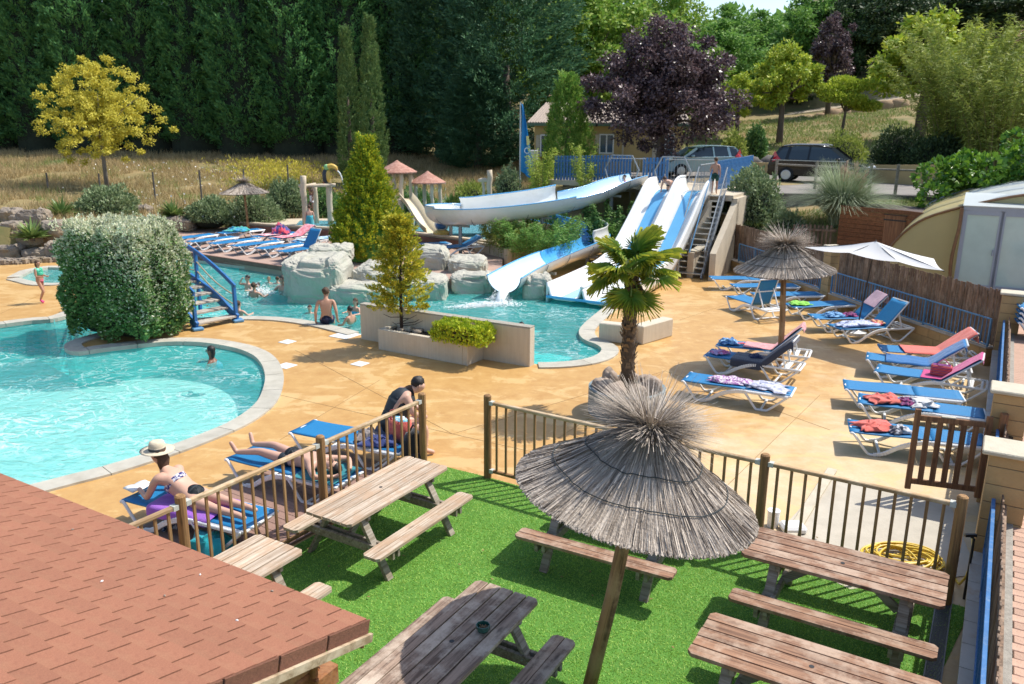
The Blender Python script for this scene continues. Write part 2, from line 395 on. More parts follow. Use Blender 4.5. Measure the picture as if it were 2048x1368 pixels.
# coping: one slab after another round the pools
cope = empty('pool_coping', (0, 0, 0)); tag(cope, kind='structure')
def coping(P, wdt, step, flip=1, gap=.012, z1=.035, skip=None):
    Q = resample(P, .2); k = int(step / .2)
    for i in range(0, len(Q) - 1, k):
        seg = Q[i:i + k + 1]
        if len(seg) < 2: continue
        if skip and skip(seg[0]): continue
        inn = []; ou = []
        for j, p in enumerate(seg):
            a = seg[max(j - 1, 0)] if j else (Q[i - 1] if i else seg[0]); b = seg[min(j + 1, len(seg) - 1)]
            if j == len(seg) - 1 and i + k + 1 < len(Q): b = Q[i + k + 1]
            t = (b - a); t.z = 0; t.normalize(); nrm = Vector((t.y, -t.x, 0)) * flip
            o = t * (gap / 2 if j == 0 else (-gap / 2 if j == len(seg) - 1 else 0))
            inn.append(p + o - nrm * .03); ou.append(p + o + nrm * wdt)
        poly = inn + ou[::-1]; mb = MB()
        n = len(seg)
        for z in (0,): pass
        V = [(p.x, p.y, z1) for p in inn] + [(p.x, p.y, z1) for p in ou] + [(p.x, p.y, -.06) for p in inn] + [(p.x, p.y, -.01) for p in ou]
        F = [(j, j + 1, n + j + 1, n + j) for j in range(n - 1)] + [(2 * n + j, 2 * n + j + 1, j + 1, j) for j in range(n - 1)] + [(n + j, n + j + 1, 3 * n + j + 1, 3 * n + j) for j in range(n - 1)]
        F += [(0, n, 3 * n, 2 * n), (n - 1, 3 * n - 1, 4 * n - 1, 2 * n - 1)]
        mb.add(V, F).build('coping_slab', COPE, cope)
coping(front_c, .33, 1.0); coping(right_c, .36, 1.0); coping(back_c, .33, 1.0)
coping(small + [small[0]], .33, .8)

# plates and drains let into the deck
PLATE = mat('cover_plate', (.72, .74, .74), .5, .05, 8)
for u, v, s_ in ((575, 684, .3), (720, 728, .3), (690, 671, .55), (572, 732, .34)):
    p = at(u, v); e = MB().box((0, 0, .006), (s_, s_, .012), bev=.004).build('floor_cover', PLATE); e.location = p; e.rotation_euler.z = -GA
    tag(e, {575: 'small white square floor cover near the seated swimmer', 720: 'small white square cover on the deck in front of the planter', 690: 'large white hatch cover at the end of the planter wall', 572: 'white cover beside the curved pool coping'}[u], 'cover')

JN = mat('deck_joint', (.34, .22, .10), .9, .2, 10); jm = MB()
for a, b in (((560, 790), (905, 868)), ((905, 868), (1180, 930)), ((905, 868), (1330, 742)), ((760, 760), (560, 880)), ((1330, 742), (1660, 860)), ((1440, 985), (1640, 790)), ((1110, 880), (1330, 742)), ((590, 700), (905, 868)), ((1360, 640), (1600, 560)), ((0, 628), (90, 585))): jm.beam(at(*a) + Vector((0, 0, .002)), at(*b) + Vector((0, 0, .002)), .007, .003)
tag(jm.build('deck_joint', JN), kind='structure')
# ---- terrace with the far loungers and raised splash pad behind it
PINK = mat('pink_terrace', (.44, .30, .235), .8, .1, 3, .2, 40); BRICKBAND = mat('brown_edge', (.20, .10, .07), .8, .2, 6, .3); CREAMW = mat('cream_render', (.58, .49, .36), .85, .1, 3, .25, 50, dirt=((.40, .33, .24), 1.3, .45))
tp = [at(300, 493, .25), at(352, 500, .25), at(578, 535, .25), at(700, 553, .25), at(1000, 560, .25), at(1010, 475, .25), at(560, 450, .25), at(345, 458, .25), at(250, 470, .25)]
t = MB().prism(tp, -.3, .25).build('lounger_terrace', PINK); tag(t, kind='structure')
e0, e1, e2 = at(300, 493, .25), at(578, 535, .25), at(720, 556, .25)
t = MB().beam(Vector((e0.x, e0.y - .03, .19)), Vector((e1.x, e1.y - .03, .19)), .08, .15).beam(Vector((e1.x, e1.y - .03, .19)), Vector((e2.x, e2.y - .03, .19)), .08, .15).build('terrace_edge', BRICKBAND); tag(t, kind='structure')
pf = [at(480, 446, .62), at(555, 452, .62), at(820, 466, .62), at(985, 486, .62), at(1010, 470, .62)]
pp = pf + [at(1080, 448, .62), at(900, 437, .62), at(600, 436, .62), at(470, 440, .62)]
t = MB().prism(pp, -.2, .60).build('splash_pad', CREAMW); tag(t, kind='structure')
for a, b in zip(pf[:4], pf[1:4]):
    n_ = Vector((-(b - a).y, (b - a).x, 0)).normalized() * -.04
    tag(MB().beam(a + n_ + Vector((0, 0, -.2)), b + n_ + Vector((0, 0, -.2)), .1, .28).build('splash_pad_wall', BRICKBAND), kind='structure')
    tag(MB().beam(a - n_ * 2 + Vector((0, 0, .03)), b - n_ * 2 + Vector((0, 0, .03)), .26, .07, bev=.01).build('splash_pad_kerb', CREAMW), kind='structure')
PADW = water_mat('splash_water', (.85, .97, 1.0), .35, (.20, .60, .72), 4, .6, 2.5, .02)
PADF = mat('splash_floor', (.30, .66, .78), .5, .1, 2)
q = [at(590, 452, .62), at(820, 462, .62), at(970, 478, .62), at(1060, 455, .62), at(900, 441, .62), at(600, 441, .62)]
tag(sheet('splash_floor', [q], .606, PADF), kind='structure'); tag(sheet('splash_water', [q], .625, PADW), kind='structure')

# ---- land around: one sheet out to the skyline
ctrl = [(-60, 20, 1.6), (-34, 24, 1.3), (-24, 28, .9), (-20, 31.5, 1.35), (-17, 34, 1.2), (-14, 38, .7), (-8, 41, .7), (-3, 42, .8), (-30, 32, 1.5), (-60, 34, 2), (-24, 45, 2.1), (-12, 47, 1.7), (-4, 48, 1.7), (2, 42, 1.8), (3, 36, 1.2), (5, 35, 2.2), (2, 33, .5), (-1, 37, .6),
        (-40, 60, 3.1), (-20, 60, 3.1), (-8, 60, 3.0), (4, 58, 2.6), (-60, 80, 4), (-20, 80, 4.2), (0, 80, 3.5), (8, 36, 2.4), (8, 45, 2.4), (12, 34, 2.35), (16, 36, 2.4), (22, 34, 2.4), (30, 34, 2.4), (14, 44, 2.4), (22, 44, 2.4), (16, 50, 2.6),
        (10, 31.5, 1.8), (14, 28.5, 1.95), (20, 28, 2.1), (10, 32.6, 2.3), (14, 31.0, 2.38), (18, 30.4, 2.4), (23, 30, 2.4), (8, 34, 2.38), (12, 25, 1.2), (18, 22, 1.3), (30, 24, 1.6), (60, 30, 2.5), (30, 48, 3), (50, 50, 5),
        (12, 62, 4.2), (20, 62, 4.4), (30, 60, 5.0), (45, 60, 7), (20, 72, 5.6), (30, 70, 6.2), (45, 70, 9), (10, 90, 5.2), (20, 90, 7.2), (30, 90, 8.5), (42, 88, 12), (55, 85, 17), (0, 120, 8), (25, 125, 9), (36, 125, 10), (56, 120, 20), (80, 100, 28), (100, 60, 18), (100, 30, 8),
        (-40, 120, 9), (-80, 80, 8), (-90, 120, 12), (0, 180, 14), (45, 180, 12), (90, 180, 40), (-60, 180, 18)]
Cx = np.array([c[:2] for c in ctrl], float) / 40; Cz = np.array([c[2] for c in ctrl], float)
def _k(d): return np.where(d > 1e-9, d * d * np.log(d + 1e-12), 0)
nC = len(Cx); A = np.zeros((nC + 3, nC + 3)); A[:nC, :nC] = _k(np.linalg.norm(Cx[:, None] - Cx[None], axis=2)) + np.eye(nC) * .004
A[:nC, nC] = 1; A[:nC, nC + 1:] = Cx; A[nC, :nC] = 1; A[nC + 1:, :nC] = Cx.T
W_ = np.linalg.solve(A, np.concatenate([Cz, np.zeros(3)]))
def hgt(x, y):
    x = np.atleast_1d(np.asarray(x, float)); y = np.atleast_1d(np.asarray(y, float)); P = np.stack([x, y], -1) / 40
    return _k(np.linalg.norm(P[:, None] - Cx[None], axis=2)) @ W_[:nC] + W_[nC] + P @ W_[nC + 1:]
def H(x, y): return float(hgt(x, y)[0])
def onland(u, v, z0=2.0):
    """where the survey ray u, v meets the land"""
    for _ in range(40):
        p = at(u, v, z0) if v > 258 else atY(u, v, 60); z1 = H(p.x, min(p.y, 200)); z0 += (z1 - z0) * .35
        if abs(z1 - z0) < .01: break
    return at(u, v, z0)
def gspot(u, Y):
    """the land below the survey column u at distance Y"""
    z = 2.0
    for _ in range(6):
        x = (u - 1024) / FPX * (Y * cp + (CAMH - z) * sp); z = H(x, Y)
    return Vector((x, Y, z))
inner = [(-33, -30), (17, -30), (18.2, 20), (13.5, 24.5), (7.9, 30.2), (6.2, 33.2), (5.0, 36.5), (1.5, 34), (-.5, 38.6), (-12, 38.6), (-15.5, 36.5), (-16, 32.4), (-19, 30.3), (-33, 30.3)]
def inside(x, y, poly):
    c = np.zeros(x.shape, bool); n = len(poly)
    for i in range(n):
        x1, y1 = poly[i]; x2, y2 = poly[(i + 1) % n]
        cond = ((y1 > y) != (y2 > y)); xi = (x2 - x1) * (y - y1) / (y2 - y1 + 1e-12) + x1
        c ^= cond & (x < xi)
    return c
gx = np.concatenate([np.arange(-120, -36, 4), np.arange(-36, 40, .55), np.arange(40, 140, 4)]); gy = np.concatenate([np.arange(-40, 20, 4), np.arange(20, 66, .55), np.arange(66, 130, 2), np.arange(130, 420, 12)])
GX, GY = np.meshgrid(gx, gy); fx, fy = GX.ravel(), GY.ravel(); Z = hgt(fx, np.minimum(fy, 190)); Z = np.where(fy < 20, np.minimum(Z, 1.0), Z)
Z = Z + .05 * np.sin(fx * 1.7 + np.cos(fy * .9) * 2) * (fy > 28) * (fx < 5)
ins = inside(fx, fy, inner); Z = np.where(ins, -2.5, Z)
ny, nx = GX.shape; idx = np.arange(nx * ny).reshape(ny, nx)
Q = np.stack([idx[:-1, :-1].ravel(), idx[:-1, 1:].ravel(), idx[1:, 1:].ravel(), idx[1:, :-1].ravel()], 1)
LAND = mat('dry_meadow', (.30, .215, .095), .95, .2, .5, .5, 9, col2=(.15, .14, .05), mix=.4, dirt=((.085, .12, .035), .16, .85))
me = mesh_np('ground', np.stack([fx, fy, Z], 1), Q, LAND, smooth=True)
ground = tag(link(bpy.data.objects.new('ground', me)), kind='structure')

# ---- artificial turf and timber deck on this side of the fences
TURF = mat('turf_base', (.10, .26, .03), .9, .2, 3, .5, 120, col2=(.07, .19, .02))
FL = [Vector((-3.6 + .541 * t_, 7.25 + .841 * t_, 0)) for t_ in (-6, 4.28)]           # the left fence line
Pa, Pb, Pc = Vector((-.34, 10.80, 0)), Vector((2.94, 8.72, 0)), Vector((4.65, 7.65, 0))
FLd = Vector((.541, .841, 0)); P1, P2, P3 = Vector((-1.27, 10.86, 0)), Vector((-2.33, 9.22, 0)), Vector((-3.38, 7.57, 0))
g_edge = [P3 - FLd * 12, P1 + Vector((.02, .05, 0)), at(895, 935), Pa, Pb, Pc + Vector((.22, -.1, 0)), Vector((3.85, 6.3, 0)), Vector((0.2, 0, 0)), Vector((-3, -6, 0))]
tag(sheet('turf_base', [[(p.x, p.y) for p in g_edge]], .006, TURF), kind='structure')
def blades(name, poly, dens, hh, m, z=.006, wid=.006):
    P = np.array([(p.x, p.y) for p in poly]); lo = np.maximum(P.min(0), [-4.5, 3.6]); hi = np.minimum(P.max(0), [5.2, 12]); n = int(dens * np.prod(hi - lo))
    X = rng.uniform(lo, hi, (n, 2)); X = X[inside(X[:, 0], X[:, 1], [tuple(p) for p in P])]; n = len(X)
    B = np.c_[X, np.full(n, z)]; a = rng.uniform(0, 6.28, n); s_ = np.c_[np.cos(a), np.sin(a), np.zeros(n)] * wid
    T = B + np.c_[rng.normal(0, .012, (n, 2)), rng.uniform(.5, 1, n) * hh]
    V = np.stack([B - s_, B + s_, T], 1).reshape(-1, 3)
    return tag(link(bpy.data.objects.new(name, mesh_np(name, V, np.arange(3 * n).reshape(n, 3), m, np.repeat(rng.uniform(0, 1, n), 3)))), kind='stuff')
TURFB = mat('turf_blades', (.27, .52, .07), .6, .2, 1.6, tint=(.46, .66, .13), trans=.3, col2=(.19, .43, .05))
blades('artificial_grass', g_edge, 4600, .017, TURFB, wid=.005)
BOARD = mat('deck_board', (.33, .20, .15), .7, .12, 2, .3, 30, stretch=(1, 12, 1), col2=(.26, .155, .12), perobj=.12)
bd = empty('timber_deck', (0, 0, 0)); tag(bd, kind='structure')
bm_ = MB()
for k in range(-4, 5): pass
one = MB(); one.box((-.95, 0, .0), (1.9, .132, .03), bev=.003)
one.v = [(x, y, z) for x, y, z in one.v]
bme = one.build('deck_board', BOARD, bd); bme.hide_render = False
ang = math.atan2(.541, -.841) - math.pi   # boards lie square to the fence
n0 = Vector((.841, -.541, 0))
bme.location = P1 - FLd * .1 + n0 * -.05 + Vector((0, 0, .02)); bme.rotation_euler.z = math.atan2(n0.y, n0.x)
for k in range(1, 52):
    o = shared('deck_board', bme.data, bd, P1 - FLd * (.1 + .138 * k) - n0 * .05 + Vector((0, 0, .02 + rnd.uniform(-.001, .001))), bme.rotation_euler.z)

# ---- paved path beyond the boundary wall
WL0 = Vector((4.09, 6.36, 0)); WD = Vector((.514, .858, 0)); WN = Vector((.858, -.514, 0)); ZP = .8
def WP(s, o, z=0): return WL0 + WD * s + WN * o + Vector((0, 0, z))
PATHB = mat('path_bed', (.36, .27, .2), .9, .2, 8)
tag(sheet('paved_path', [[WP(-9, .24), WP(-9, 9), WP(24, 9), WP(24, .24)]], ZP - .03, PATHB), kind='structure')
PAV = mat('paver', (.52, .33, .245), .85, .15, 4, .4, 60, col2=(.42, .27, .19), perobj=.14)
pv = empty('path_paving', (0, 0, 0)); tag(pv, kind='structure'); pme = None
k = 0
row = 0; s_ = -3.4
while s_ < 12.5 and k < 290:
    o_ = .43 + (-.1 if row % 2 else 0); wmax = .95 if s_ < 3 else 1.6
    while o_ < wmax:
        p = WP(s_, o_, ZP - .02)
        if pme is None:
            q_ = MB().box((0, 0, 0), (.194, .112, .03), bev=.006).build('paver', PAV, pv); pme = q_.data; q_.location = p; q_.rotation_euler.z = math.atan2(WN.y, WN.x)
        else: shared('paver', pme, pv, p + Vector((0, 0, rnd.uniform(-.002, .002))), math.atan2(WN.y, WN.x) + rnd.uniform(-.01, .01))
        o_ += .2; k += 1
    s_ += .118; row += 1
rest = MB(); 
while s_ < 22:
    o_ = .42
    while o_ < 6: rest.box(WP(s_, o_, ZP - .02), (.194, .112, .03), rz=math.atan2(WN.y, WN.x)); o_ += .2
    s_ += .118
if rest.v: rest.build('paving', PAV, pv, kind='stuff')
# parking ground and far road
ASPH = mat('asphalt', (.22, .20, .18), .9, .1, 2, .4, 60, dirt=((.32, .28, .24), .6, .6))
tag(MB().prism([(6.2, 33.5), (10.2, 31.3), (24, 30.0), (31, 33), (31, 46), (6, 47), (5, 37)], 0, 2.47).build('parking', ASPH), kind='structure')
# ================================================================ FOREGROUND
def wood(name, c1, c2, c3=None, axis=0, rough=.75, grain=26, worn=None, perobj=.12, bump=.5):
    if name in _mats: return _mats[name]
    m = bpy.data.materials.new(name); m.use_nodes = True; t = m.node_tree; N = t.nodes; L = t.links; b = N['Principled BSDF']
    tc = N.new('ShaderNodeTexCoord'); oi = N.new('ShaderNodeObjectInfo')
    ad = N.new('ShaderNodeVectorMath'); ad.operation = 'ADD'; sc_ = N.new('ShaderNodeVectorMath'); sc_.operation = 'SCALE'; sc_.inputs['Scale'].default_value = 37
    cb = N.new('ShaderNodeCombineXYZ'); [L.new(oi.outputs['Random'], cb.inputs[i]) for i in range(3)]; L.new(cb.outputs[0], sc_.inputs[0]); L.new(tc.outputs['Object'], ad.inputs[0]); L.new(sc_.outputs[0], ad.inputs[1])
    mp = N.new('ShaderNodeMapping'); L.new(ad.outputs[0], mp.inputs[0]); s = [1, 1, 1]; s = [grain] * 3; s[axis] = grain * .045; mp.inputs['Scale'].default_value = s
    n1 = N.new('ShaderNodeTexNoise'); n1.inputs['Scale'].default_value = 1; n1.inputs['Detail'].default_value = 8; n1.inputs['Roughness'].default_value = .7; n1.inputs['Distortion'].default_value = .6; L.new(mp.outputs[0], n1.inputs['Vector'])
    n2 = N.new('ShaderNodeTexNoise'); n2.inputs['Scale'].default_value = 3.2; n2.inputs['Detail'].default_value = 6; n2.inputs['Roughness'].default_value = .7; L.new(ad.outputs[0], n2.inputs['Vector'])
    r = N.new('ShaderNodeValToRGB'); r.color_ramp.elements[0].position = .40; r.color_ramp.elements[1].position = .58; r.color_ramp.elements[0].color = (*c2, 1); r.color_ramp.elements[1].color = (*c1, 1); L.new(n1.outputs['Fac'], r.inputs[0]); last = r.outputs[0]
    if c3:
        r2 = N.new('ShaderNodeValToRGB'); r2.color_ramp.elements[0].position = .46; r2.color_ramp.elements[1].position = .62; L.new(n2.outputs['Fac'], r2.inputs[0])
        mu = N.new('ShaderNodeMath'); mu.operation = 'MULTIPLY'; L.new(r2.outputs[0], mu.inputs[0]); mu.inputs[1].default_value = .75 if worn is None else worn
        mx = N.new('ShaderNodeMix'); mx.data_type = 'RGBA'; L.new(mu.outputs[0], mx.inputs[0]); L.new(last, mx.inputs[6]); mx.inputs[7].default_value = (*c3, 1); last = mx.outputs[2]
    # knots
    vo = N.new('ShaderNodeTexVoronoi'); mp2 = N.new('ShaderNodeMapping'); s2 = [9.0] * 3; s2[axis] = 2.6; mp2.inputs['Scale'].default_value = s2; L.new(ad.outputs[0], mp2.inputs[0]); L.new(mp2.outputs[0], vo.inputs['Vector']); vo.inputs['Scale'].default_value = .8
    r3 = N.new('ShaderNodeValToRGB'); r3.color_ramp.elements[0].position = .06; r3.color_ramp.elements[1].position = .15; r3.color_ramp.elements[0].color = (.65, .65, .65, 1); r3.color_ramp.elements[1].color = (0, 0, 0, 1); L.new(vo.outputs['Distance'], r3.inputs[0])
    mx = N.new('ShaderNodeMix'); mx.data_type = 'RGBA'; L.new(r3.outputs[0], mx.inputs[0]); L.new(last, mx.inputs[6]); mx.inputs[7].default_value = (*[x * .45 for x in c2], 1); last = mx.outputs[2]
    hs = N.new('ShaderNodeHueSaturation'); mr = N.new('ShaderNodeMapRange'); L.new(oi.outputs['Random'], mr.inputs[0]); mr.inputs[3].default_value = 1 - perobj; mr.inputs[4].default_value = 1 + perobj
    L.new(mr.outputs[0], hs.inputs['Value']); L.new(last, hs.inputs['Color']); L.new(hs.outputs[0], b.inputs['Base Color']); b.inputs['Roughness'].default_value = rough; b.inputs['Specular IOR Level'].default_value = .35
    bp = N.new('ShaderNodeBump'); bp.inputs['Strength'].default_value = bump; bp.inputs['Distance'].default_value = .004; L.new(n1.outputs['Fac'], bp.inputs['Height']); L.new(bp.outputs[0], b.inputs['Normal'])
    _mats[name] = m; return m
W_PALE = wood('weathered_pine', (.58, .48, .37), (.32, .23, .155), (.44, .29, .18))
W_RED = wood('red_stained_pine', (.32, .175, .105), (.135, .07, .042), (.46, .34, .25))
W_MIX = wood('worn_brown_pine', (.34, .24, .175), (.13, .085, .06), (.56, .46, .36))
W_GREY = wood('grey_frame_wood', (.33, .29, .23), (.18, .145, .10))
W_POST = wood('treated_post', (.33, .185, .075), (.19, .105, .045), axis=2, grain=30)
W_RAIL = wood('rail_wood', (.46, .31, .165), (.28, .18, .09), (.56, .45, .30))
W_BAR = wood('bar_wood', (.36, .215, .095), (.23, .13, .055), axis=2, grain=30)
STEEL = mat('galvanised', (.55, .57, .57), .4, .1, 20, metal=.7)
BLACKI = mat('black_iron', (.02, .02, .02), .5, .2, 10)
def corner_plank(L_, wd, th, r=.035, which='both'):
    """plank with clipped corners on its outer long side(s)"""
    hx, hy = L_ / 2, wd / 2; a, b = (r if which in ('both', 'pos') else .004), (r if which in ('both', 'neg') else .004)
    poly = [(-hx + b, -hy), (hx - b, -hy), (hx, -hy + b), (hx, hy - a), (hx - a, hy), (-hx + a, hy), (-hx, hy - a), (-hx, -hy + b)]
    return MB().prism(poly, -th, 0)
def picnic(label, loc, yaw, top, bench_m, frame_m, L_=1.846, W=.676, grp='picnic tables on the artificial grass'):
    t = empty('picnic_table', loc, yaw, label, 'picnic table', grp)
    wd = .1235; hole_ = None
    for k in range(5):
        y = (k - 2) * (wd + .0145)
        o = corner_plank(L_ + rnd.uniform(-.006, .006), wd, .036, .04, 'neg' if k == 0 else ('pos' if k == 4 else 'none')).build('table_plank', top, t, bevel=.003)
        o.location = (0, y, .74 + rnd.uniform(-.0015, .0015)); o.rotation_euler.z = rnd.uniform(-.0015, .0015)
    for s in (-1, 1):
        for k in (-1, 1):
            o = corner_plank(L_, .112, .036, .035, 'pos' if k > 0 else 'neg').build('bench_plank', bench_m, t, bevel=.003); o.location = (0, s * .606 + k * .0595, .44)
    for sx in (-1, 1):
        x = sx * .60
        for sy in (-1, 1):
            MB().beam((x, sy * .20, .70), (x, sy * .60, .0), .045, .095, up=(1, 0, 0), bev=.003).build('leg', frame_m, t)
        for dx in (-.045, .045):
            o = MB().beam((x + dx, -.71, .352), (x + dx, .71, .352), .04, .095, bev=.004).build('cross_beam', frame_m, t)
        MB().beam((x + .047, -.30, .662), (x + .047, .30, .662), .042, .08, bev=.006).build('top_batten', frame_m, t)
        MB().beam((x - .06 * sx, 0, .39), (x - .42 * sx, 0, .69), .04, .085, bev=.003).build('brace', frame_m, t)
        b_ = MB()
        for sy in (-1, 1):
            for p_ in ((x, sy * .43, .352), (x, sy * .375, .36)): b_.cyl((p_[0] - .072, p_[1], p_[2]), (p_[0] + .072, p_[1], p_[2]), .009, n=6)
        b_.build('bolt', STEEL, t)
    MB().cyl((0, 0, .7395), (0, 0, .7425), .021, n=14).build('parasol_hole', BLACKI, t)
    return t
picnic('weathered pale picnic table alongside the left fence, its far end by the fence gap', (-1.556, 8.885, 0), 1.028, W_PALE, W_PALE, W_GREY)
picnic('red-brown picnic table against the right fence in front of the yellow hose', (3.292, 7.200, 0), -.537, W_RED, W_RED, W_GREY)
picnic('red-brown picnic table nearest the bottom right corner, in front of the one by the hose', (2.415, 5.603, 0), -.538, W_RED, W_RED, W_GREY)
picnic('brown picnic table half shaded by the thatched parasol with a glass ashtray on it', (-.491, 5.907, 0), 1.042, W_MIX, W_MIX, W_GREY)
a5 = at(608.6, 1100.2, .74); b5 = at(515.6, 1066.9, .74); m5 = (a5 + b5) / 2; d5 = Vector((.515, .857, 0))
c5 = m5 - d5 * .923; picnic('weathered pale picnic table partly hidden by the shingled roof', (c5.x, c5.y, 0), 1.03, W_PALE, W_PALE, W_GREY)
a6 = at(1034, 1061, .44); b6 = at(1353, 1148, .44); d6 = (b6 - a6).normalized(); n6 = Vector((-d6.y, d6.x, 0)); c6 = (a6 + b6) / 2 + n6 * .606
picnic('brown picnic table mostly hidden under the big thatched parasol', (c6.x, c6.y, 0), math.atan2(d6.y, d6.x), W_MIX, W_RED, W_GREY)

# ashtray
GREENG = mat('green_glass', (.02, .10, .075), .08, .1, 5, spec=.8); BUTT = mat('ash_and_butts', (.42, .27, .14), .9, .4, 60)
p = at(966, 1262, .745); t = empty('ashtray', p, 0, 'green glass ashtray full of butts on the shaded picnic table', 'ashtray')
MB().lathe([(0, 0), (.042, 0), (.058, .02), (.062, .062), (.056, .062), (.05, .022), (.0, .012)], n=8).build('bowl', GREENG, t)
mb = MB()
for k in range(14):
    a = rnd.uniform(0, 6.28); r_ = rnd.uniform(0, .03); mb.cyl((r_ * math.cos(a), r_ * math.sin(a), .03), (r_ * math.cos(a) + rnd.uniform(-.03, .03), r_ * math.sin(a) + rnd.uniform(-.03, .03), .045), .004, n=5)
mb.build('cigarette_butts', BUTT, t, kind='stuff')

# ---- fences round the turf
BRK = mat('pale_bracket', (.55, .56, .50), .6, .1, 10)
def post_mesh(h, r=.055): return MB().lathe([(0, h + .012), (r * .7, h + .012), (r, h - .005), (r * .98, h * .5), (r * 1.02, 0), (0, 0)], n=14)
def fence(label, pts, name='picket_fence', h=1.25, spacing=.155, hidden_start=0, rt=1.15, rb=.12, cat='fence', grp='wooden fences round the artificial grass'):
    o0 = pts[0]; t = empty(name, o0, 0, label, cat, grp); pm = post_mesh(h).build('post', W_POST, t, smooth=False); bar = None
    for i, p in enumerate(pts[1:]):
        shared('post', pm.data, t, p - o0, rnd.uniform(0, 3))
    for a, b in zip(pts, pts[1:]):
        a = a - o0; b = b - o0; d = (b - a).normalized(); L_ = (b - a).length; a2 = a + d * .055; b2 = b - d * .055
        ang_ = math.atan2(d.y, d.x); l2 = (b2 - a2).length
        for z, nm in ((rt, 'top_rail'), (rb, 'bottom_rail')):
            r_ = MB().box((0, 0, 0), (l2, .062, .045) if z == rt else (l2, .05, .045), bev=.008).build(nm, W_RAIL if z == rt else W_POST, t); r_.location = (a2 + b2) / 2 + Vector((0, 0, z)); r_.rotation_euler.z = ang_
            for q_ in (a2 + d * .02, b2 - d * .02):
                bo = MB().box((0, 0, 0), (.06, .07, .055)).build('bracket', BRK, t); bo.location = q_ + Vector((0, 0, z)); bo.rotation_euler.z = ang_
        n = max(1, int(round(L_ / spacing))); 
        for k in range(1, n):
            p = a + d * (L_ * k / n)
            if bar is None: bar = MB().box((0, 0, 0), (.032, .024, rt - rb - .045), bev=.003).build('bar', W_BAR, t); bar.location = p + Vector((0, 0, (rt + rb) / 2)); bar.rotation_euler.z = ang_
            else: shared('bar', bar.data, t, p + Vector((0, 0, (rt + rb) / 2)), ang_ + rnd.uniform(-.04, .04))
    return t
fence('brown picket fence between the sun loungers and the picnic tables', [P1, P2, P3, P3 - FLd * 1.95, P3 - FLd * 3.9])
fence('brown picket fence behind the thatched parasol and the yellow hose', [Pa, Pb, Pc])

# picket gate, open
g0 = at(1815, 974, .12); g1 = Vector((6.28, 10.02, .12)); g0 = Vector((g0.x, g0.y, .12)); dg = (g1 - g0).normalized()
t = empty('picket_gate', g1, 0, 'open brown picket gate standing by the last lounger and the wall pillar', 'gate')
W_GATE = wood('gate_wood', (.26, .13, .06), (.15, .07, .035), axis=2, grain=26)
Lg = (g1 - g0).length
for nm, f, w_ in (('stile', 0, .075), ('stile', 1, .075)):
    MB().box(-dg * Lg * (1 - f) + Vector((0, 0, .56)), (w_, .045, 1.16), rz=math.atan2(dg.y, dg.x), bev=.004).build(nm, W_GATE, t)
for z in (.1, 1.02): MB().beam(-dg * Lg + Vector((0, 0, z)), Vector((0, 0, z - .0)), .04, .075, bev=.004).build('rail', W_GATE, t)
for k in range(1, 6): MB().box(-dg * (Lg * k / 6) + Vector((0, 0, .56)) , (.07, .022, .92), rz=math.atan2(dg.y, dg.x)).build('picket', W_GATE, t)
MB().box(-dg * Lg * .56 + Vector((0, 0, 1.067)), (.17, .05, .014), rz=math.atan2(dg.y, dg.x)).build('label_plate', mat('plate', (.55, .5, .38), .5), t)
q_ = g1 + dg * .16; t = empty('gate_post', (q_.x, q_.y, 0), 0, 'square brown post carrying the open picket gate beside the pillar', 'post')
MB().box((0, 0, .66), (.085, .085, 1.32), rz=math.atan2(dg.y, dg.x), bev=.004).build('shaft', W_GATE, t)
MB().box(dg * .09 + Vector((0, 0, .95)), (.09, .05, .12), rz=math.atan2(dg.y, dg.x)).build('lock_case', BLACKI, t)
MB().cyl(dg * .06 + Vector((0, .03, .7)), dg * .06 + Vector((0, .03, .4)), .02, n=8).build('latch', BLACKI, t)

# ---- shingled cabin roof, bottom left
RK = .26; RC = at(719, 1237, 2.1) + Vector((.0, .0, 0)); RS = Vector((.512, .859, -RK)); RSn = RS.normalized(); RE = EX.copy(); RN = RE.cross(RSn).normalized()
if RN.z < 0: RN = -RN
cab = empty('log_cabin', (RC.x, RC.y, 0), 0, 'log cabin with a salmon pink shingle roof in the bottom left corner', 'cabin'); c0 = Vector((RC.x, RC.y, 0))
def RP(e, s, n=0): return RC + RE * e + RSn * s + RN * n
SHING = mat('salmon_shingle', (.35, .150, .085), .95, .12, 150, .35, 400, col2=(.25, .10, .058), perobj=.07, sharp=.16, dirt=((.33, .18, .10), 1.6, .5))
SHEDGE = mat('shingle_edge', (.27, .115, .068), .92, .2, 60, .8, 200, perobj=.1)
roof = MB()
V = [RP(-7, -3.4, -.012), RP(.045, -3.4, -.012), RP(.045, .03, -.012), RP(-7, .03, -.012)]; V2 = [v - RN * .03 for v in V]
roof.add([v - c0 for v in V + V2], [(0, 1, 2, 3), (7, 6, 5, 4), (0, 4, 5, 1), (1, 5, 6, 2), (2, 6, 7, 3), (3, 7, 4, 0)]).build('roof', BLACKI, cab)
roofo = cab.children[-1]
rq = Matrix((RE, RSn, RN)).transposed().to_quaternion()
tabm = None; cnt = 0; TW, TH = .1955, .141
slab_mb = MB()
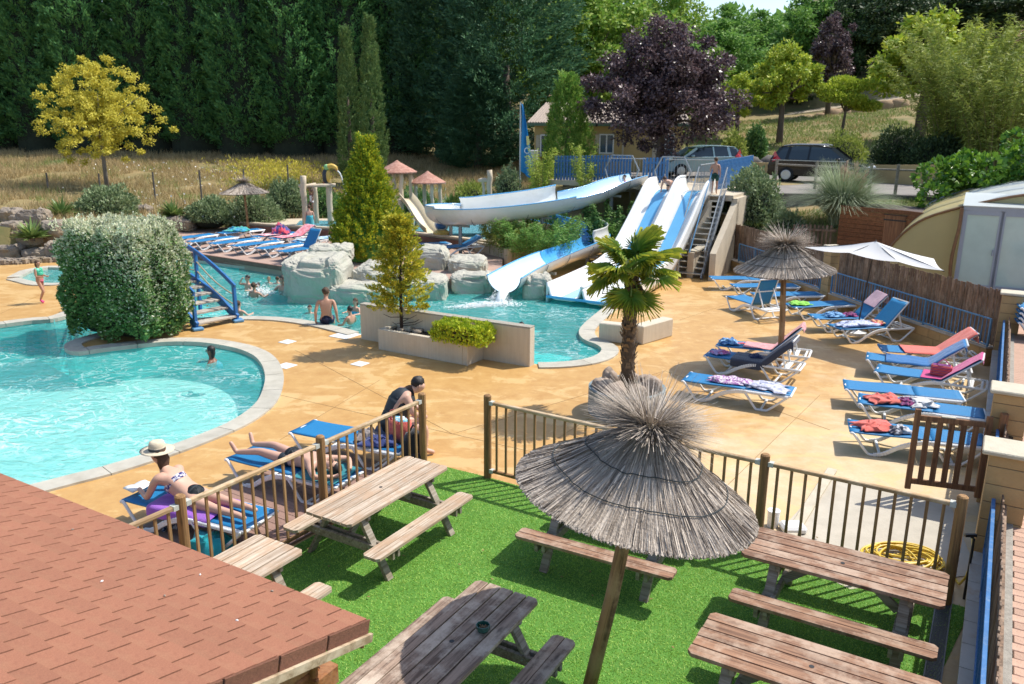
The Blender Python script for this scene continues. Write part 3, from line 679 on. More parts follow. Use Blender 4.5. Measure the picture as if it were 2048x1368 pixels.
for row in range(0, 22):
    s0 = .02 - TH * row; off = (row % 2) * TW / 2 + rnd.uniform(-.006, .006)
    e = .04 - off
    full = row % 2 == 0
    while e > -4.6:
        wd = TW - .011; ec = e - TW / 2
        if e + .001 > .04 - TW / 4 and not full: pass
        p = RP(ec, s0 - TH / 2)
        # is it possibly in view?
        if (p - Vector((0, 0, CAMH))).dot(_F) > 1.2:
            d_ = p - Vector((0, 0, CAMH)); u_ = 1024 + FPX * d_.dot(_R) / d_.dot(_F); v_ = 684 - FPX * d_.dot(_U) / d_.dot(_F)
            if -60 < u_ < 800 and v_ < 1430:
                if tabm is None:
                    mbx = MB(); hx = wd / 2; L2 = TH / 2 + .012
                    mbx.add([(-hx, -L2, -.004), (hx, -L2, -.004), (hx, TH / 2, -.004), (-hx, TH / 2, -.004), (-hx, -L2, .0005), (hx, -L2, .0005), (hx, TH / 2, .006), (-hx, TH / 2, .006)], [(4, 5, 6, 7), (0, 4, 7, 3), (1, 2, 6, 5), (3, 7, 6, 2)])
                    q_ = mbx.build('shingle', SHING, roofo); tabm = q_.data; q_.rotation_mode = 'QUATERNION'; q_.location = p - c0; q_.rotation_quaternion = rq
                else:
                    q_ = shared('shingle', tabm, roofo, p - c0 + RN * rnd.uniform(-.0006, .0008)); q_.rotation_mode = 'QUATERNION'; q_.rotation_quaternion = rq @ Matrix.Rotation(rnd.uniform(-.008, .008), 3, 'Z').to_quaternion()
                cnt += 1
        e -= TW
    if not full:
        p = RP(.04 - off / 2, s0 - TH / 2); mbx = MB(); hx = off / 2 - .003; L2 = TH / 2 + .012
        mbx.add([(-hx, -L2, -.004), (hx, -L2, -.004), (hx, TH / 2, -.004), (-hx, TH / 2, -.004), (-hx, -L2, .0005), (hx, -L2, .0005), (hx, TH / 2, .006), (-hx, TH / 2, .006)], [(4, 5, 6, 7), (0, 4, 7, 3), (1, 2, 6, 5), (3, 7, 6, 2)])
        q_ = mbx.build('shingle', SHING, roofo); q_.rotation_mode = 'QUATERNION'; q_.location = p - c0; q_.rotation_quaternion = rq
# folded edge strips down the verge
for k in range(9):
    a = RP(.048, .035 - k * .36, -.05); b = RP(.048, .035 - (k + 1) * .36 + .012, -.05)
    MB().beam(a - c0, b - c0, .012, .105, up=RN, bev=.003).build('verge_shingle', SHEDGE, roofo)
VERGE = wood('verge_board', (.42, .32, .21), (.24, .17, .10), (.5, .42, .3))
MB().beam(RP(.064, .055, -.108) - c0, RP(.064, -3.4, -.108) - c0, .022, .052, up=RN, bev=.002).build('verge_board', VERGE, cab)
CABW = wood('cabin_board', (.30, .115, .035), (.15, .05, .018), (.38, .2, .1))
MB().beam(RP(.03, .03, -.12) - c0, RP(-7, .03, -.12) - c0, .02, .12, up=RN).build('eave_board', CABW, cab)
# stacked wall boards and the projecting corner ends
lc = at(652, 1290, 1.86); LC = Vector((lc.x, lc.y, 0)) - c0
for k in range(13):
    z = 1.93 - k * .145
    MB().beam(LC + Vector((0, 0, z)) - EX * .0 + RE * -.06 - EY * .02, LC + Vector((0, 0, z)) + RE * -.06 - EY * 3.4, .045, .14, bev=.012).build('wall_board', CABW, cab)
    MB().beam(LC + RE * -.0 + Vector((0, 0, z - .07)) - EY * .09, LC + RE * -3.6 + Vector((0, 0, z - .07)) - EY * .09, .045, .14, bev=.012).build('wall_board', CABW, cab)
for k in range(7):
    z = 1.9 - k * .28
    MB().box(LC + Vector((0, 0, z)) + RE * -.03 - EY * .02, (.10, .20, .135), rz=-GA * 0 + math.atan2(RE.y, RE.x), bev=.01).build('corner_end', CABW, cab)

# ---- thatched parasols
THA = mat('thatch', (.33, .27, .215), .9, .2, 3, .6, 40, col2=(.17, .135, .105), tint=(.60, .52, .43))
THA_IN = mat('thatch_core', (.16, .135, .11), .95, .2, 12, .5)
ROPE = mat('binding_cord', (.03, .045, .05), .8, .2, 30)
W_POLE = wood('parasol_pole', (.36, .20, .09), (.10, .055, .025), (.42, .27, .14), axis=2, grain=16)
def parasol(label, base, axis, pole_h, neck_s, rim_s, rad, dens=1.0, tuft=.55, rp=.055, wrap=True, seed=0, droop=.0):
    """thatch cone on a pole: neck_s and rim_s are distances along the axis from the base"""
    t = empty('thatched_parasol', base, 0, label, 'parasol', 'thatched parasols')
    q_ = Vector((0, 0, 1)).rotation_difference(axis.normalized()); t.rotation_mode = 'QUATERNION'; t.rotation_quaternion = q_
    MB().tube([(0, 0, -.1), (.012, 0, pole_h * .4), (-.006, .01, pole_h * .75), (0, 0, pole_h)], [rp, rp * .96, rp * .9, rp * .8], 12).build('pole', W_POLE, t, smooth=True)
    hn = neck_s; hr = rim_s; dz = hn - hr
    def prof(f):   # 0 neck .. 1 rim : slightly bell shaped
        r = .075 + (rad - .075) * (f ** .92); z = hn - dz * (f * .72 + .28 * (1 - (1 - f) ** 2)); return r, z
    MB().lathe([prof(i / 10) for i in range(11)] + [(rad * .97, hr - .03), (rad * .5, hr + dz * .28), (.1, hn - .14)], n=48).build('thatch_core', THA_IN, t, smooth=True)
    r2 = np.random.default_rng(seed + 3)
    def straws(n, f0, f1, lift, ln, wdt, jit=.06):
        a = r2.uniform(0, 2 * math.pi, n); f = f0 + (f1 - f0) * np.sqrt(r2.uniform(0, 1, n)); Ls = r2.uniform(.5, 1, n) * ln
        g = np.clip(f + Ls, 0, 1.035 + r2.uniform(-.02, .02, n)); 
        def P_(f_, a_, up_):
            r = .075 + (rad - .075) * (np.clip(f_, 0, 2) ** .92); fc = np.minimum(f_, 1.0); z = hn - dz * (f_ * .72 + .28 * (1 - (1 - fc) ** 2)) + up_
            return np.c_[r * np.cos(a_), r * np.sin(a_), z]
        da = r2.normal(0, jit, n) / (1 + 4 * f); lf = r2.uniform(.3, 1, n) * lift
        A_ = P_(f, a, lf * .7 + .004); B_ = P_(g, a + da, lf)
        T_ = np.c_[-np.sin(a), np.cos(a), np.zeros(n)] * wdt * r2.uniform(.6, 1.5, (n, 1))
        V_ = np.stack([A_ - T_, A_ + T_, B_ + T_ * .8, B_ - T_ * .8], 1).reshape(-1, 3)
        # every straw tilts a little about its own length so that it catches light differently
        V_ = V_.reshape(n, 4, 3); k_ = r2.uniform(-1, 1, n) * wdt * 1.4; V_[:, 1, 2] += k_; V_[:, 2, 2] += k_; V_[:, 0, 2] -= k_; V_[:, 3, 2] -= k_
        return V_.reshape(-1, 3), np.repeat(r2.uniform(0, 1, n) ** 1.2, 4)
    Vs, Ts = [], []
    for f0, f1, lift, ln, wd_, n_ in ((0.0, .35, .018, .45, .0042, 2600), (.25, .7, .022, .4, .0048, 5200), (.6, .93, .024, .35, .0052, 6500), (0, .9, .04, .3, .004, 500)):
        v_, t_ = straws(int(n_ * dens), f0, f1, lift, ln, wd_ / (dens ** .5)); Vs.append(v_); Ts.append(t_)
    V_ = np.concatenate(Vs); me_ = mesh_np('thatch', V_, np.arange(len(V_)).reshape(-1, 4), THA, np.concatenate(Ts)); o = link(bpy.data.objects.new('thatch', me_), t); o['kind'] = 'stuff'
    # tuft
    n = int(2100 * dens ** .7); a = r2.uniform(0, 6.283, n); el = np.clip(np.where(r2.uniform(0, 1, n) < .85, r2.normal(.2, .2, n), r2.normal(.6, .25, n)), -.15, 1.3); ln_ = r2.uniform(.5, 1.0, n) * tuft
    D = np.c_[np.cos(a) * np.cos(el), np.sin(a) * np.cos(el), np.sin(el)]; A_ = np.c_[np.cos(a) * .07, np.sin(a) * .07, hn + r2.uniform(-.05, .04, n)]; B_ = A_ + D * ln_[:, None]; B_[:, 2] -= .12 * (ln_ ** 2) * (1 - np.sin(el)) * droop
    T_ = np.c_[-np.sin(a), np.cos(a), np.zeros(n)] * .0042 * dens ** -.4
    V_ = np.stack([A_ - T_, A_ + T_, B_ + T_ * .35, B_ - T_ * .35], 1).reshape(-1, 3); me_ = mesh_np('tuft', V_, np.arange(4 * n).reshape(n, 4), THA, np.repeat(r2.uniform(0, 1, n), 4)); o = link(bpy.data.objects.new('tuft', me_), t); o['kind'] = 'stuff'
    MB().lathe([(.085, hn - .05), (.105, hn - .02), (.105, hn + .02), (.09, hn + .04)], n=20).build('tuft_collar', THA_IN, t, smooth=True)
    if wrap:
        for f in (.42, .70):
            pts = []
            for k in range(72):
                a_ = 2 * math.pi * k / 72; r_, z_ = prof(f + .012 * math.sin(5 * a_ + seed) + rnd.uniform(-.004, .004)); pts.append((r_ * math.cos(a_) * 1.012, r_ * math.sin(a_) * 1.012, z_ + .034 + rnd.uniform(-.004, .004)))
            MB().tube(pts, .0045, 5, closed=True).build('binding_cord', ROPE, t)
    r_ = MB()
    for k in range(10):
        a_ = 2 * math.pi * k / 10; r_.beam((math.cos(a_) * .08, math.sin(a_) * .08, hn - .16), (rad * .93 * math.cos(a_), rad * .93 * math.sin(a_), hr - .01), .025, .035)
    r_.build('ribs', W_POST, t)
    return t
def fit_parasol(bu, bv, nu, nvv, ru, rv, lean_deg, Ybase=None):
    """solve the lean so neck and rim centre land on their survey pixels"""
    b = at(bu, bv, 0); best = None
    for la in np.linspace(-6, 24, 61):
        for lf in (-4, 0, 4):
            ax = Vector((math.sin(R(la)), math.sin(R(lf)), 1)).normalized()
            for s in np.linspace(1.4, 2.9, 76):
                p = b + ax * s - Vector((0, 0, CAMH)); z = p.dot(_F); uu, vv = 1024 + FPX * p.dot(_R) / z, 684 - FPX * p.dot(_U) / z
                e = abs(uu - nu) + abs(vv - nvv) + abs(lf) * .3
                if best is None or e < best[0]: best = (e, ax, s)
    _, ax, s = best; b2 = None
    for s2 in np.linspace(.8, s, 120):
        p = b + ax * s2 - Vector((0, 0, CAMH)); z = p.dot(_F); vv = 684 - FPX * p.dot(_U) / z
        if b2 is None or abs(vv - rv) < b2[0]: b2 = (abs(vv - rv), s2)
    return b, ax, s, b2[1]
b, ax, sn, sr = fit_parasol(1172, 1400, 1303, 850, 1283, 985, 15)
parasol('big thatched parasol leaning right in the foreground over the artificial grass', b, ax, sn, sn, sr, .96, 1.0, .54, .062, droop=1.4)
b, ax, sn, sr = fit_parasol(1559, 735, 1571, 486, 1572, 541, 0)
parasol('thatched parasol on a red-brown pole among the right-hand loungers', b, ax, sn, sn, sr, .97, .35, .58, .062, seed=5, droop=1)
p3 = at(497, 468, .25); b, ax, sn, sr = fit_parasol(497, 468, 492, 377, 492, 400, 0)
parasol('small far thatched parasol on the terrace beyond the clipped bush', p3, Vector((-.02, 0, 1)), 2.3, 2.25, 1.78, 1.0, .15, .42, .055, seed=9, wrap=False)

# ---- boundary wall of yellow blocks, pillars, railings, slat screens
BLOCK = mat('yellow_block', (.50, .33, .15), .85, .1, 4, .25, 50, perobj=.07, dirt=((.36, .22, .09), 2.5, .4))
CAPM = mat('pillar_cap', (.56, .50, .38), .8, .1, 5, .3, 60, dirt=((.40, .34, .22), 3, .5))
LEDGE = mat('ledge_tile', (.48, .44, .38), .6, .12, 3, .1, perobj=.05, dirt=((.35, .19, .08), 2.2, .75))
BLUEP = mat('blue_paint', (.035, .17, .42), .45, .15, 6, dirt=((.30, .38, .45), 14, .35))
BLUEL = mat('pale_blue_paint', (.10, .28, .50), .5, .15, 6)
SLATM = wood('screen_slat', (.22, .14, .09), (.10, .065, .042), (.30, .22, .16), axis=2, grain=24, perobj=.25)
def blocks(parent, o0, a, d, nrm, L_, z0, z1, th=.2, bl=.40, bh=.20, name='block', m=BLOCK):
    """courses of real blocks with open joints from a along d"""
    ang_ = math.atan2(d.y, d.x); r = 0; z = z0
    core = MB(); core.box(a + d * L_ / 2 + nrm * th / 2 + Vector((0, 0, (z0 + z1) / 2)) - o0, (L_ - .02, th - .02, z1 - z0 - .01), rz=ang_); core.build('mortar', mat('mortar', (.26, .18, .10), .95, .2, 10), parent)
    cache = {}
    while z < z1 - .02:
        h_ = min(bh, z1 - z) - .010; s = -(bl / 2) * (r % 2)
        while s < L_ - .01:
            a0 = max(s, 0) + .004; a1 = min(s + bl, L_) - .004
            if a1 - a0 > .03:
                key = (round(a1 - a0, 2), round(h_, 2)); pos = a + d * ((a0 + a1) / 2) + nrm * th / 2 + Vector((0, 0, z + h_ / 2)) - o0
                if key not in cache:
                    q_ = MB().box((0, 0, 0), (a1 - a0, th, h_), bev=.004).build(name, m, parent); cache[key] = q_.data; q_.location = pos; q_.rotation_euler.z = ang_
                else: shared(name, cache[key], parent, pos, ang_)
            s += bl
        z += bh; r += 1
def pillar(label, s=None, top=1.72, size=(.40, .40), cap=(.5, .5), loc=None, z0=0, d=None, n=None, grp='yellow block pillars of the boundary wall'):
    p0 = WP(s, 0) if loc is None else loc; d = d or WD; n = n or WN; t = empty('wall_pillar', p0, 0, label, 'pillar', grp)
    blocks(t, p0, p0 + Vector((0, 0, 0)), d, n, size[0], z0, top - .06, th=size[1], bl=.40, bh=.205)
    MB().box(d * size[0] / 2 + n * size[1] / 2 + Vector((0, 0, top - .03)), (cap[0], cap[1], .05), rz=math.atan2(d.y, d.x), bev=.012).build('cap', CAPM, t)
    return t
pillar('pale-capped yellow block pillar nearest the camera, at the corner of the fenced grass', 1.95, 1.62, cap=(.52, .54))
pillar('yellow block pillar with pale cap beside the open gate post', 4.35, 1.62)
pillar('tall yellow block pillar at the far right corner of the lounger deck', 11.65, 1.66, (.38, .38), (.46, .46))
def low_wall(label, a, d, n, L_, z1=.38, th=.2, ledge=.24, tile=.4):
    t = empty('low_wall', a, 0, label, 'wall', 'low yellow block walls'); blocks(t, a, a, d, n, L_, -.02, z1, th)
    k = 0.0
    while k < L_ - .05:
        l = min(tile, L_ - k) - .006; MB().box(d * (k + l / 2) + n * (th / 2) + Vector((0, 0, z1 + .018)), (l, ledge, .034), rz=math.atan2(d.y, d.x), bev=.003).build('ledge_tile', LEDGE, t); k += tile
    return t
low_wall('low yellow wall with rust-stained tiles beside the drain', WP(-3.2, 0), WD, WN, 5.12, .40)
low_wall('low yellow wall between the two near pillars and the far corner pillar', WP(4.77, 0), WD, WN, 6.86, .40)
def railing(label, a, d, L_, z0, z1, step=.11, name='blue_railing', m=BLUEP, grp='blue metal railings', rail=.035, bar=.014, posts=2.0):
    t = empty(name, a, 0, label, 'railing', grp); ang_ = math.atan2(d.y, d.x); bm0 = None
    for z in (z0 + .06, z1): MB().beam(Vector((0, 0, z)), d * L_ + Vector((0, 0, z)), rail, rail * .8, bev=.003).build('rail', m, t)
    n = int(L_ / step)
    for k in range(n + 1):
        p = d * (L_ * k / n); big = k in (0, n) or (posts and abs((L_ * k / n) % posts) < step)
        if big: MB().box(p + Vector((0, 0, (z0 + z1) / 2)), (.035, .035, z1 - z0), rz=ang_).build('post', m, t); continue
        if bm0 is None: bm0 = MB().box((0, 0, 0), (bar, bar, z1 - z0 - .08)).build('bar', m, t); bm0.location = p + Vector((0, 0, (z0 + z1) / 2 + .02)); bm0.rotation_euler.z = ang_
        else: shared('bar', bm0.data, t, p + Vector((0, 0, (z0 + z1) / 2 + .02)), ang_)
    return t
def slats(label, a, d, L_, z0, z1, step=.075, name='slat_screen', grp='brown slat screens on the boundary wall', w_=.066, m=SLATM, var=.02, rails=True, slat='slat'):
    t = empty(name, a, 0, label, 'fence', grp); ang_ = math.atan2(d.y, d.x); n = int(L_ / step); me_ = None
    nn = Vector((-d.y, d.x, 0))
    if rails:
        for z in (z0 + .12, z1 - .16): MB().beam(Vector((0, 0, z)) + nn * -.03, d * L_ + Vector((0, 0, z)) + nn * -.03, .03, .07).build('rail', m, t)
    for k in range(n):
        p = d * (step * (k + .5)) + Vector((0, 0, (z0 + z1) / 2 + rnd.uniform(-var, var)))
        if me_ is None: q_ = MB().box((0, 0, 0), (w_, .016, z1 - z0), bev=.003).build(slat, m, t); me_ = q_.data; q_.location = p; q_.rotation_euler.z = ang_
        else: shared(slat, me_, t, p, ang_ + rnd.uniform(-.06, .06)).rotation_euler.x = rnd.uniform(-.012, .012)
    return t
railing('chipped blue railing on the tiled ledge at the right edge beside the picnic tables', WP(-3.2, .105), WD, 5.1, .44, 1.08)
railing('blue railing between the two near pillars', WP(2.4, .105), WD, 1.9, .3, 1.08)
railing('blue railing running from the gate pillar to the corner pillar', WP(4.8, .105), WD, 6.8, .44, 1.08)
slats('dark slat screen behind the blue railing at the right edge', WP(-3.2, .185), WD, 5.1, .42, 1.18)
slats('dark slat screen between the two near pillars seen edge on', WP(2.4, .185), WD, 1.9, .3, 1.18)
slats('dark slat screen seen edge on beside the coral towel lounger', WP(4.8, .185), WD, 6.8, .42, 1.18)
kerb = MB().beam(WP(-9, .27, ZP - .01), WP(16, .27, ZP - .01), .10, .06).build('path_kerb', mat('kerb_stone', (.36, .33, .28), .85, .2, 20, .4), None); tag(kerb, kind='structure')
# back wall of the lounger deck
BW0 = Vector((10.1, 16.5, 0)); BW1 = Vector((7.5, 29.06, 0)); BD = (BW1 - BW0).normalized(); BN = Vector((BD.y, -BD.x, 0)); BL = (BW1 - BW0).length
mid = 6.2
def BP(s, o=0, z=0): return BW0 + BD * s + BN * o + Vector((0, 0, z))
low_wall('low yellow block wall behind the coral, blue and pink towel loungers', BP(0.1), BD, BN, mid - .3, .38)
low_wall('low yellow block wall behind the far right-hand loungers', BP(mid + .25), BD, BN, BL - mid - .5, .38)
pillar('yellow block pillar between the two lengths of slat screen, behind the white parasol', loc=BP(mid - .15), d=BD, n=BN, top=1.72, size=(.36, .34), cap=(.4, .4))
pillar('yellow block pillar at the foot of the slide stairs', loc=BP(BL - .2), d=BD, n=BN, top=1.95, size=(.42, .38), cap=(.52, .48))
railing('blue railing in front of the long slat screen behind the towel loungers', BP(.15, .05), BD, mid - .4, .40, 1.02, grp='blue metal railings', m=BLUEL, posts=1.9)
railing('blue railing below the slat screen at the far end of the lounger deck', BP(mid + .3, .05), BD, BL - mid - 1.6, .40, 1.02, m=BLUEL, posts=1.9)
slats('long sagging brown slat screen behind the towel loungers', BP(.1, .22), BD, mid - .3, .42, 1.62, step=.085, w_=.07)
slats('short brown slat screen at the foot of the slide stairs', BP(mid + .25, .22), BD, BL - mid - .5, .42, 1.62, step=.085, w_=.07)
# drain along the turf, concrete pad with hose
DRM = mat('drain_metal', (.16, .18, .19), .45, .1, 10, metal=.4)
dr = empty('drain_channel', WP(-2.2, -.2, .012), 0, 'grey slotted drain channel along the low wall at the right edge', 'drain')
MB().beam(Vector((0, 0, -.006)), WD * 3.9 + Vector((0, 0, -.006)), .15, .012).build('trough', BLACKI, dr)
for s_ in (-.072, .072): MB().beam(WN * s_ + Vector((0, 0, .002)), WN * s_ + WD * 3.9 + Vector((0, 0, .002)), .012, .014).build('edge', DRM, dr)
gm = None
for k in range(195):
    if gm is None: gm = MB().box((0, 0, 0), (.009, .14, .008)).build('grate_bar', DRM, dr); gm.location = WD * .01; gm.rotation_euler.z = math.atan2(WD.y, WD.x)
    else: shared('grate_bar', gm.data, dr, WD * (.01 + k * .02), math.atan2(WD.y, WD.x))
PADC = mat('pale_concrete', (.50, .45, .36), .8, .1, 3, .2, 40, dirt=((.38, .33, .25), 1.2, .5))
padp = [at(1655, 958), at(1900, 1010), at(1955, 1150), at(1700, 1180), at(1580, 1120), at(1560, 1062)]
tag(sheet('concrete_pad', [[(p.x, p.y) for p in padp]], .010, PADC), kind='structure')
tag(MB().beam(at(1664, 942) + Vector((0, 0, .02)), at(1580, 1075) + Vector((0, 0, .02)), .14, .05, bev=.01).build('pad_kerb', CAPM), kind='structure')
HOSE = mat('yellow_hose', (.72, .50, .05), .4, .08, 5, spec=.6); hc = at(1800, 1128, 0); pts = []
for k in range(420):
    a = k * .185; rr = .30 + .09 * math.sin(k * .071) + .05 * math.sin(k * .31); pts.append((hc.x + math.cos(a) * rr * 1.15 + .05 * math.sin(k * .05), hc.y + math.sin(a) * rr * .8, .03 + .11 * abs(math.sin(k * .083)) * (1 - abs(rr - .3) * 2)))
pts += [(hc.x + .45, hc.y - .1, .04), (4.95, 7.95, .05), (4.98, 7.86, .35), (5.0, 7.93, .62)]
tag(MB().tube(catmull(pts, 2), .013, 6).build('garden_hose', HOSE, smooth=True), 'coiled yellow hose on the concrete behind the right fence', 'hose')
t = empty('water_tap', WP(1.6, -.02, 0), 0, 'black water tap pipe against the near pillar', 'tap'); MB().tube([(0, 0, 0), (0, 0, .72), (-.03, 0, .74)], .014, 8).build('pipe', BLACKI, t); MB().box((-.04, 0, .76), (.12, .03, .03)).build('valve', BLACKI, t)
WHITEP = mat('white_plastic', (.80, .80, .78), .35, .03, 4, spec=.5)
p = at(1545, 1052, 0); t = empty('white_bin', p, 0, 'white round-lidded container behind the right fence post', 'container'); MB().lathe([(0, 0), (.07, 0), (.075, .2), (0, .2)], n=20).build('body', WHITEP, t, smooth=False); MB().lathe([(.0, .225), (.025, .225), (.08, .222), (.08, .2), (0, .2)], n=20).build('lid', WHITEP, t); MB().lathe([(0.0, .228), (.022, .228), (.022, .226)], n=12).build('lid_hole', BLACKI, t)
p = at(1585, 1062, 0); tag(MB().box((0, 0, .05), (.3, .24, .10), bev=.03).build('white_tray', WHITEP, loc=p), 'low white plastic tray beside the round white container', 'tray')
# ================================================================ SUN LOUNGERS AND WHAT LIES ON THEM
LW = mat('lounger_plastic', (.78, .79, .78), .35, .03, 3, spec=.5)
SLING = mat('blue_sling', (.010, .19, .42), .55, .06, 40, .25, 300, col2=(.008, .155, .36))
BWID = .60
HEAD0 = 1.16   # hinge of the back rest
_fr = {}
def lounger_frame():
    if _fr: return _fr
    def side(mb, y):
        mb.tube(catmull([(.00, y, .335), (.05, y, .33), (.20, y, .13), (.29, y, .03), (.40, y, .028)], 4), [.021] * 17, 7)
        P = catmull([(.36, y, .028), (.50, y, .06), (.72, y, .20), (.95, y, .29), (1.18, y, .315), (1.55, y, .315), (1.90, y, .315)], 5)
        for a, b in zip(P, P[1:]):
            f = (a.x - .36) / 1.54; hh = .075 - .03 * abs(f - .35) if f < .5 else .048
            mb.beam(a, b + (b - a) * .12, .034, hh, up=(0, 0, 1), bev=.01)
        mb.tube(catmull([(1.16, y, .30), (1.24, y, .20), (1.36, y, .035), (1.42, y, .02), (1.52, y, .02), (1.60, y, .05), (1.88, y, .30)], 4), [.022] * 25, 7)
    for k, y in enumerate((-.31, .31)):
        mb = MB(); side(mb, y); _fr['side%d' % k] = mb
    cr = MB()
    for x, z in ((.02, .335), (.45, .04), (1.0, .275), (1.5, .30), (1.66, .30), (1.82, .30), (1.90, .315), (1.46, .028)): cr.box((x, 0, z), (.045, .6, .03), bev=.01)
    _fr['cross'] = cr
    return _fr
_lm = {}
def lounger(label, foot, head, back=0, grp='blue and white sun loungers', towel=None):
    """foot and head are points at seat height; back is the angle of the back rest"""
    d = head - foot; yaw = math.atan2(d.y, d.x); L_ = 1.93; base = Vector((foot.x, foot.y, foot.z - .335))
    t = empty('sun_lounger', base, yaw, label, 'sun lounger', grp); F = lounger_frame()
    for k in ('side0', 'side1'):
        if k in _lm: shared('side_frame', _lm[k], t)
        else: _lm[k] = F[k].build('side_frame', LW, t, smooth=False).data
    if 'cross' in _lm: shared('cross_bars', _lm['cross'], t)
    else: _lm['cross'] = F['cross'].build('cross_bars', LW, t).data
    if 'seat' not in _lm:
        mb = MB(); rows = []
        for i in range(13):
            x = -.01 + (HEAD0 + .0) * i / 12; rows.append([Vector((x, y, .352 - .012 * math.cos(y / .3 * 1.5) - (.006 * math.sin(x * 5)))) for y in np.linspace(-.29, .29, 9)])
        mb.grid(rows); o = mb.build('seat_sling', SLING, t, smooth=True, solid=.02); _lm['seat'] = o.data
    else: o = shared('seat_sling', _lm['seat'], t); x_ = o.modifiers.new('solid', 'SOLIDIFY'); x_.thickness = .02; x_.offset = 0
    # back rest: its own frame and sling, hinged
    if 'back' not in _lm:
        mb = MB(); rows = []
        for i in range(9):
            x = .77 * i / 8; rows.append([Vector((x, y, .004 - .012 * math.cos(y / .3 * 1.5))) for y in np.linspace(-.285, .285, 9)])
        mb.grid(rows); o = mb.build('backrest_sling', SLING, t, smooth=True, solid=.02); _lm['back'] = o.data
        fb = MB()
        for y in (-.285, .285): fb.box((.39, y, -.012), (.80, .03, .03), bev=.008)
        fb.box((.785, 0, -.010), (.035, .6, .03), bev=.008); fb.box((.42, 0, -.02), (.03, .57, .02)); _lm['bf'] = fb.build('backrest_frame', LW, t).data; bf = t.children[-1]
    else:
        o = shared('backrest_sling', _lm['back'], t); x_ = o.modifiers.new('solid', 'SOLIDIFY'); x_.thickness = .02; x_.offset = 0; bf = shared('backrest_frame', _lm['bf'], t)
    a = R(back)
    for q_ in (o, bf): q_.location = (HEAD0, 0, .345); q_.rotation_euler = (0, -a, 0)
    if back > 5:
        s = MB(); px, pz = HEAD0 + .50 * math.cos(a), .335 + .50 * math.sin(a)
        for y in (-.23, .23): s.beam((px, y, pz), (1.62 + .0, y, .31), .022, .03)
        s.beam((1.62, -.25, .31), (1.62, .25, .31), .03, .03); s.build('prop', LW, t)
    return t
def lounger_point(t_, s, y, up, back):
    """a point s metres along the lounger surface"""
    if s <= HEAD0: p = Vector((s, y, .362 + up))
    else: a = R(back); p = Vector((HEAD0 + (s - HEAD0) * math.cos(a), y, .362 + (s - HEAD0) * math.sin(a))) + Vector((-math.sin(a), 0, math.cos(a))) * up
    return t_.matrix_basis @ p
LO = {}
def LZ(u, v, z): return at(u, v, z)
def add_l(key, label, fu, hu, back=0, z=.335, grp='blue and white sun loungers'):
    LO[key] = (lounger(label, at(*fu, z), at(*hu, z), back, grp), back)
RG = 'sun loungers on the right-hand deck'
add_l('R1', 'empty flat blue sun lounger, the farthest one beside the slide stairs', (1421, 556), (1545, 558), 0, grp=RG)
add_l('R2', 'empty flat blue sun lounger, second from the slide stairs', (1466, 572), (1590, 571), 0, grp=RG)
add_l('R3', 'empty flat blue sun lounger, third from the slide stairs, passing behind the thatched parasol pole', (1508, 590), (1632, 588), 0, grp=RG)
add_l('R4', 'sun lounger with upright back rest turned away, left of the thatched parasol pole', (1470, 592), (1545, 617), 68, grp=RG)
add_l('R5', 'flat blue sun lounger with a lime green towel at its foot', (1578, 612), (1700, 606), 0, grp=RG)
add_l('R6', 'sun lounger with a pale pink towel hung over its raised back rest', (1624, 634), (1745, 634), 48, grp=RG)
add_l('R7', 'sun lounger with raised bare back rest under the white parasol', (1668, 655), (1810, 649), 50, grp=RG)
add_l('M1', 'sun lounger with a long dark grey towel over its raised back', (1416, 706), (1572, 728), 44, grp=RG)
add_l('M2', 'sun lounger with a pink towel up its raised back, behind the dark towel one', (1437, 686), (1596, 704), 46, grp=RG)
add_l('M3', 'flat sun lounger strewn with a white and purple patterned cloth, nearest the palm pot', (1372, 754), (1560, 781), 0, grp=RG)
add_l('N1', 'sun lounger covered by a coral towel, by the corner pillar', (1760, 697), (1935, 708), 40, grp=RG)
add_l('N2', 'sun lounger covered by a deep blue towel', (1733, 713), (1912, 733), 40, grp=RG)
add_l('N3', 'sun lounger with a magenta towel and a striped bag', (1753, 737), (1945, 765), 40, grp=RG)
add_l('N4', 'empty flat sun lounger between the magenta towel one and the coral heap one', (1688, 770), (1895, 790), 0, grp=RG)
add_l('N5', 'flat sun lounger with a coral cloth and a white bag on its foot half', (1717, 798), (1942, 826), 0, grp=RG)
add_l('N6', 'flat sun lounger with a coral heap and sunglasses case, behind the open gate', (1698, 853), (1945, 880), 0, grp=RG)
LG = 'sun loungers on the timber deck'
add_l('L1', 'sun lounger with a purple towel under the reading woman in the hat', (282, 984), (494, 1036), 0, z=.355, grp=LG)
add_l('L2', 'sun lounger carrying the sunbather with raised feet', (484, 905), (672, 953), 0, z=.355, grp=LG)
add_l('L3', 'sun lounger with an empty blue foot half and belongings at its head', (604, 854), (790, 889), 0, z=.355, grp=LG)
BG = 'sun loungers on the far pink terrace'
for k, (f, h_) in enumerate((((345, 479), (421, 469)), ((380, 484), (465, 474)), ((424, 488), (508, 478)), ((468, 492.5), (554, 482.5)), ((518, 498), (598, 488)))):
    add_l('B%d' % k, ['empty flat blue lounger at the terrace corner, half hidden by the bush', 'empty flat blue lounger, second along the terrace edge from the bush', 'empty flat blue lounger, third along the terrace edge from the bush', 'empty flat blue lounger, fourth along the terrace edge from the bush', 'empty flat blue lounger beside the one with the raised back'][k], f, h_, 0, z=.585, grp=BG)
add_l('B5', 'far blue lounger with a raised back rest, next to the artificial rock', (563, 504), (640, 493), 58, z=.585, grp=BG)
add_l('C0', 'far lounger with a blue and green towel heap, by the small thatched parasol', (440, 467), (515, 459), 0, z=.585, grp=BG)
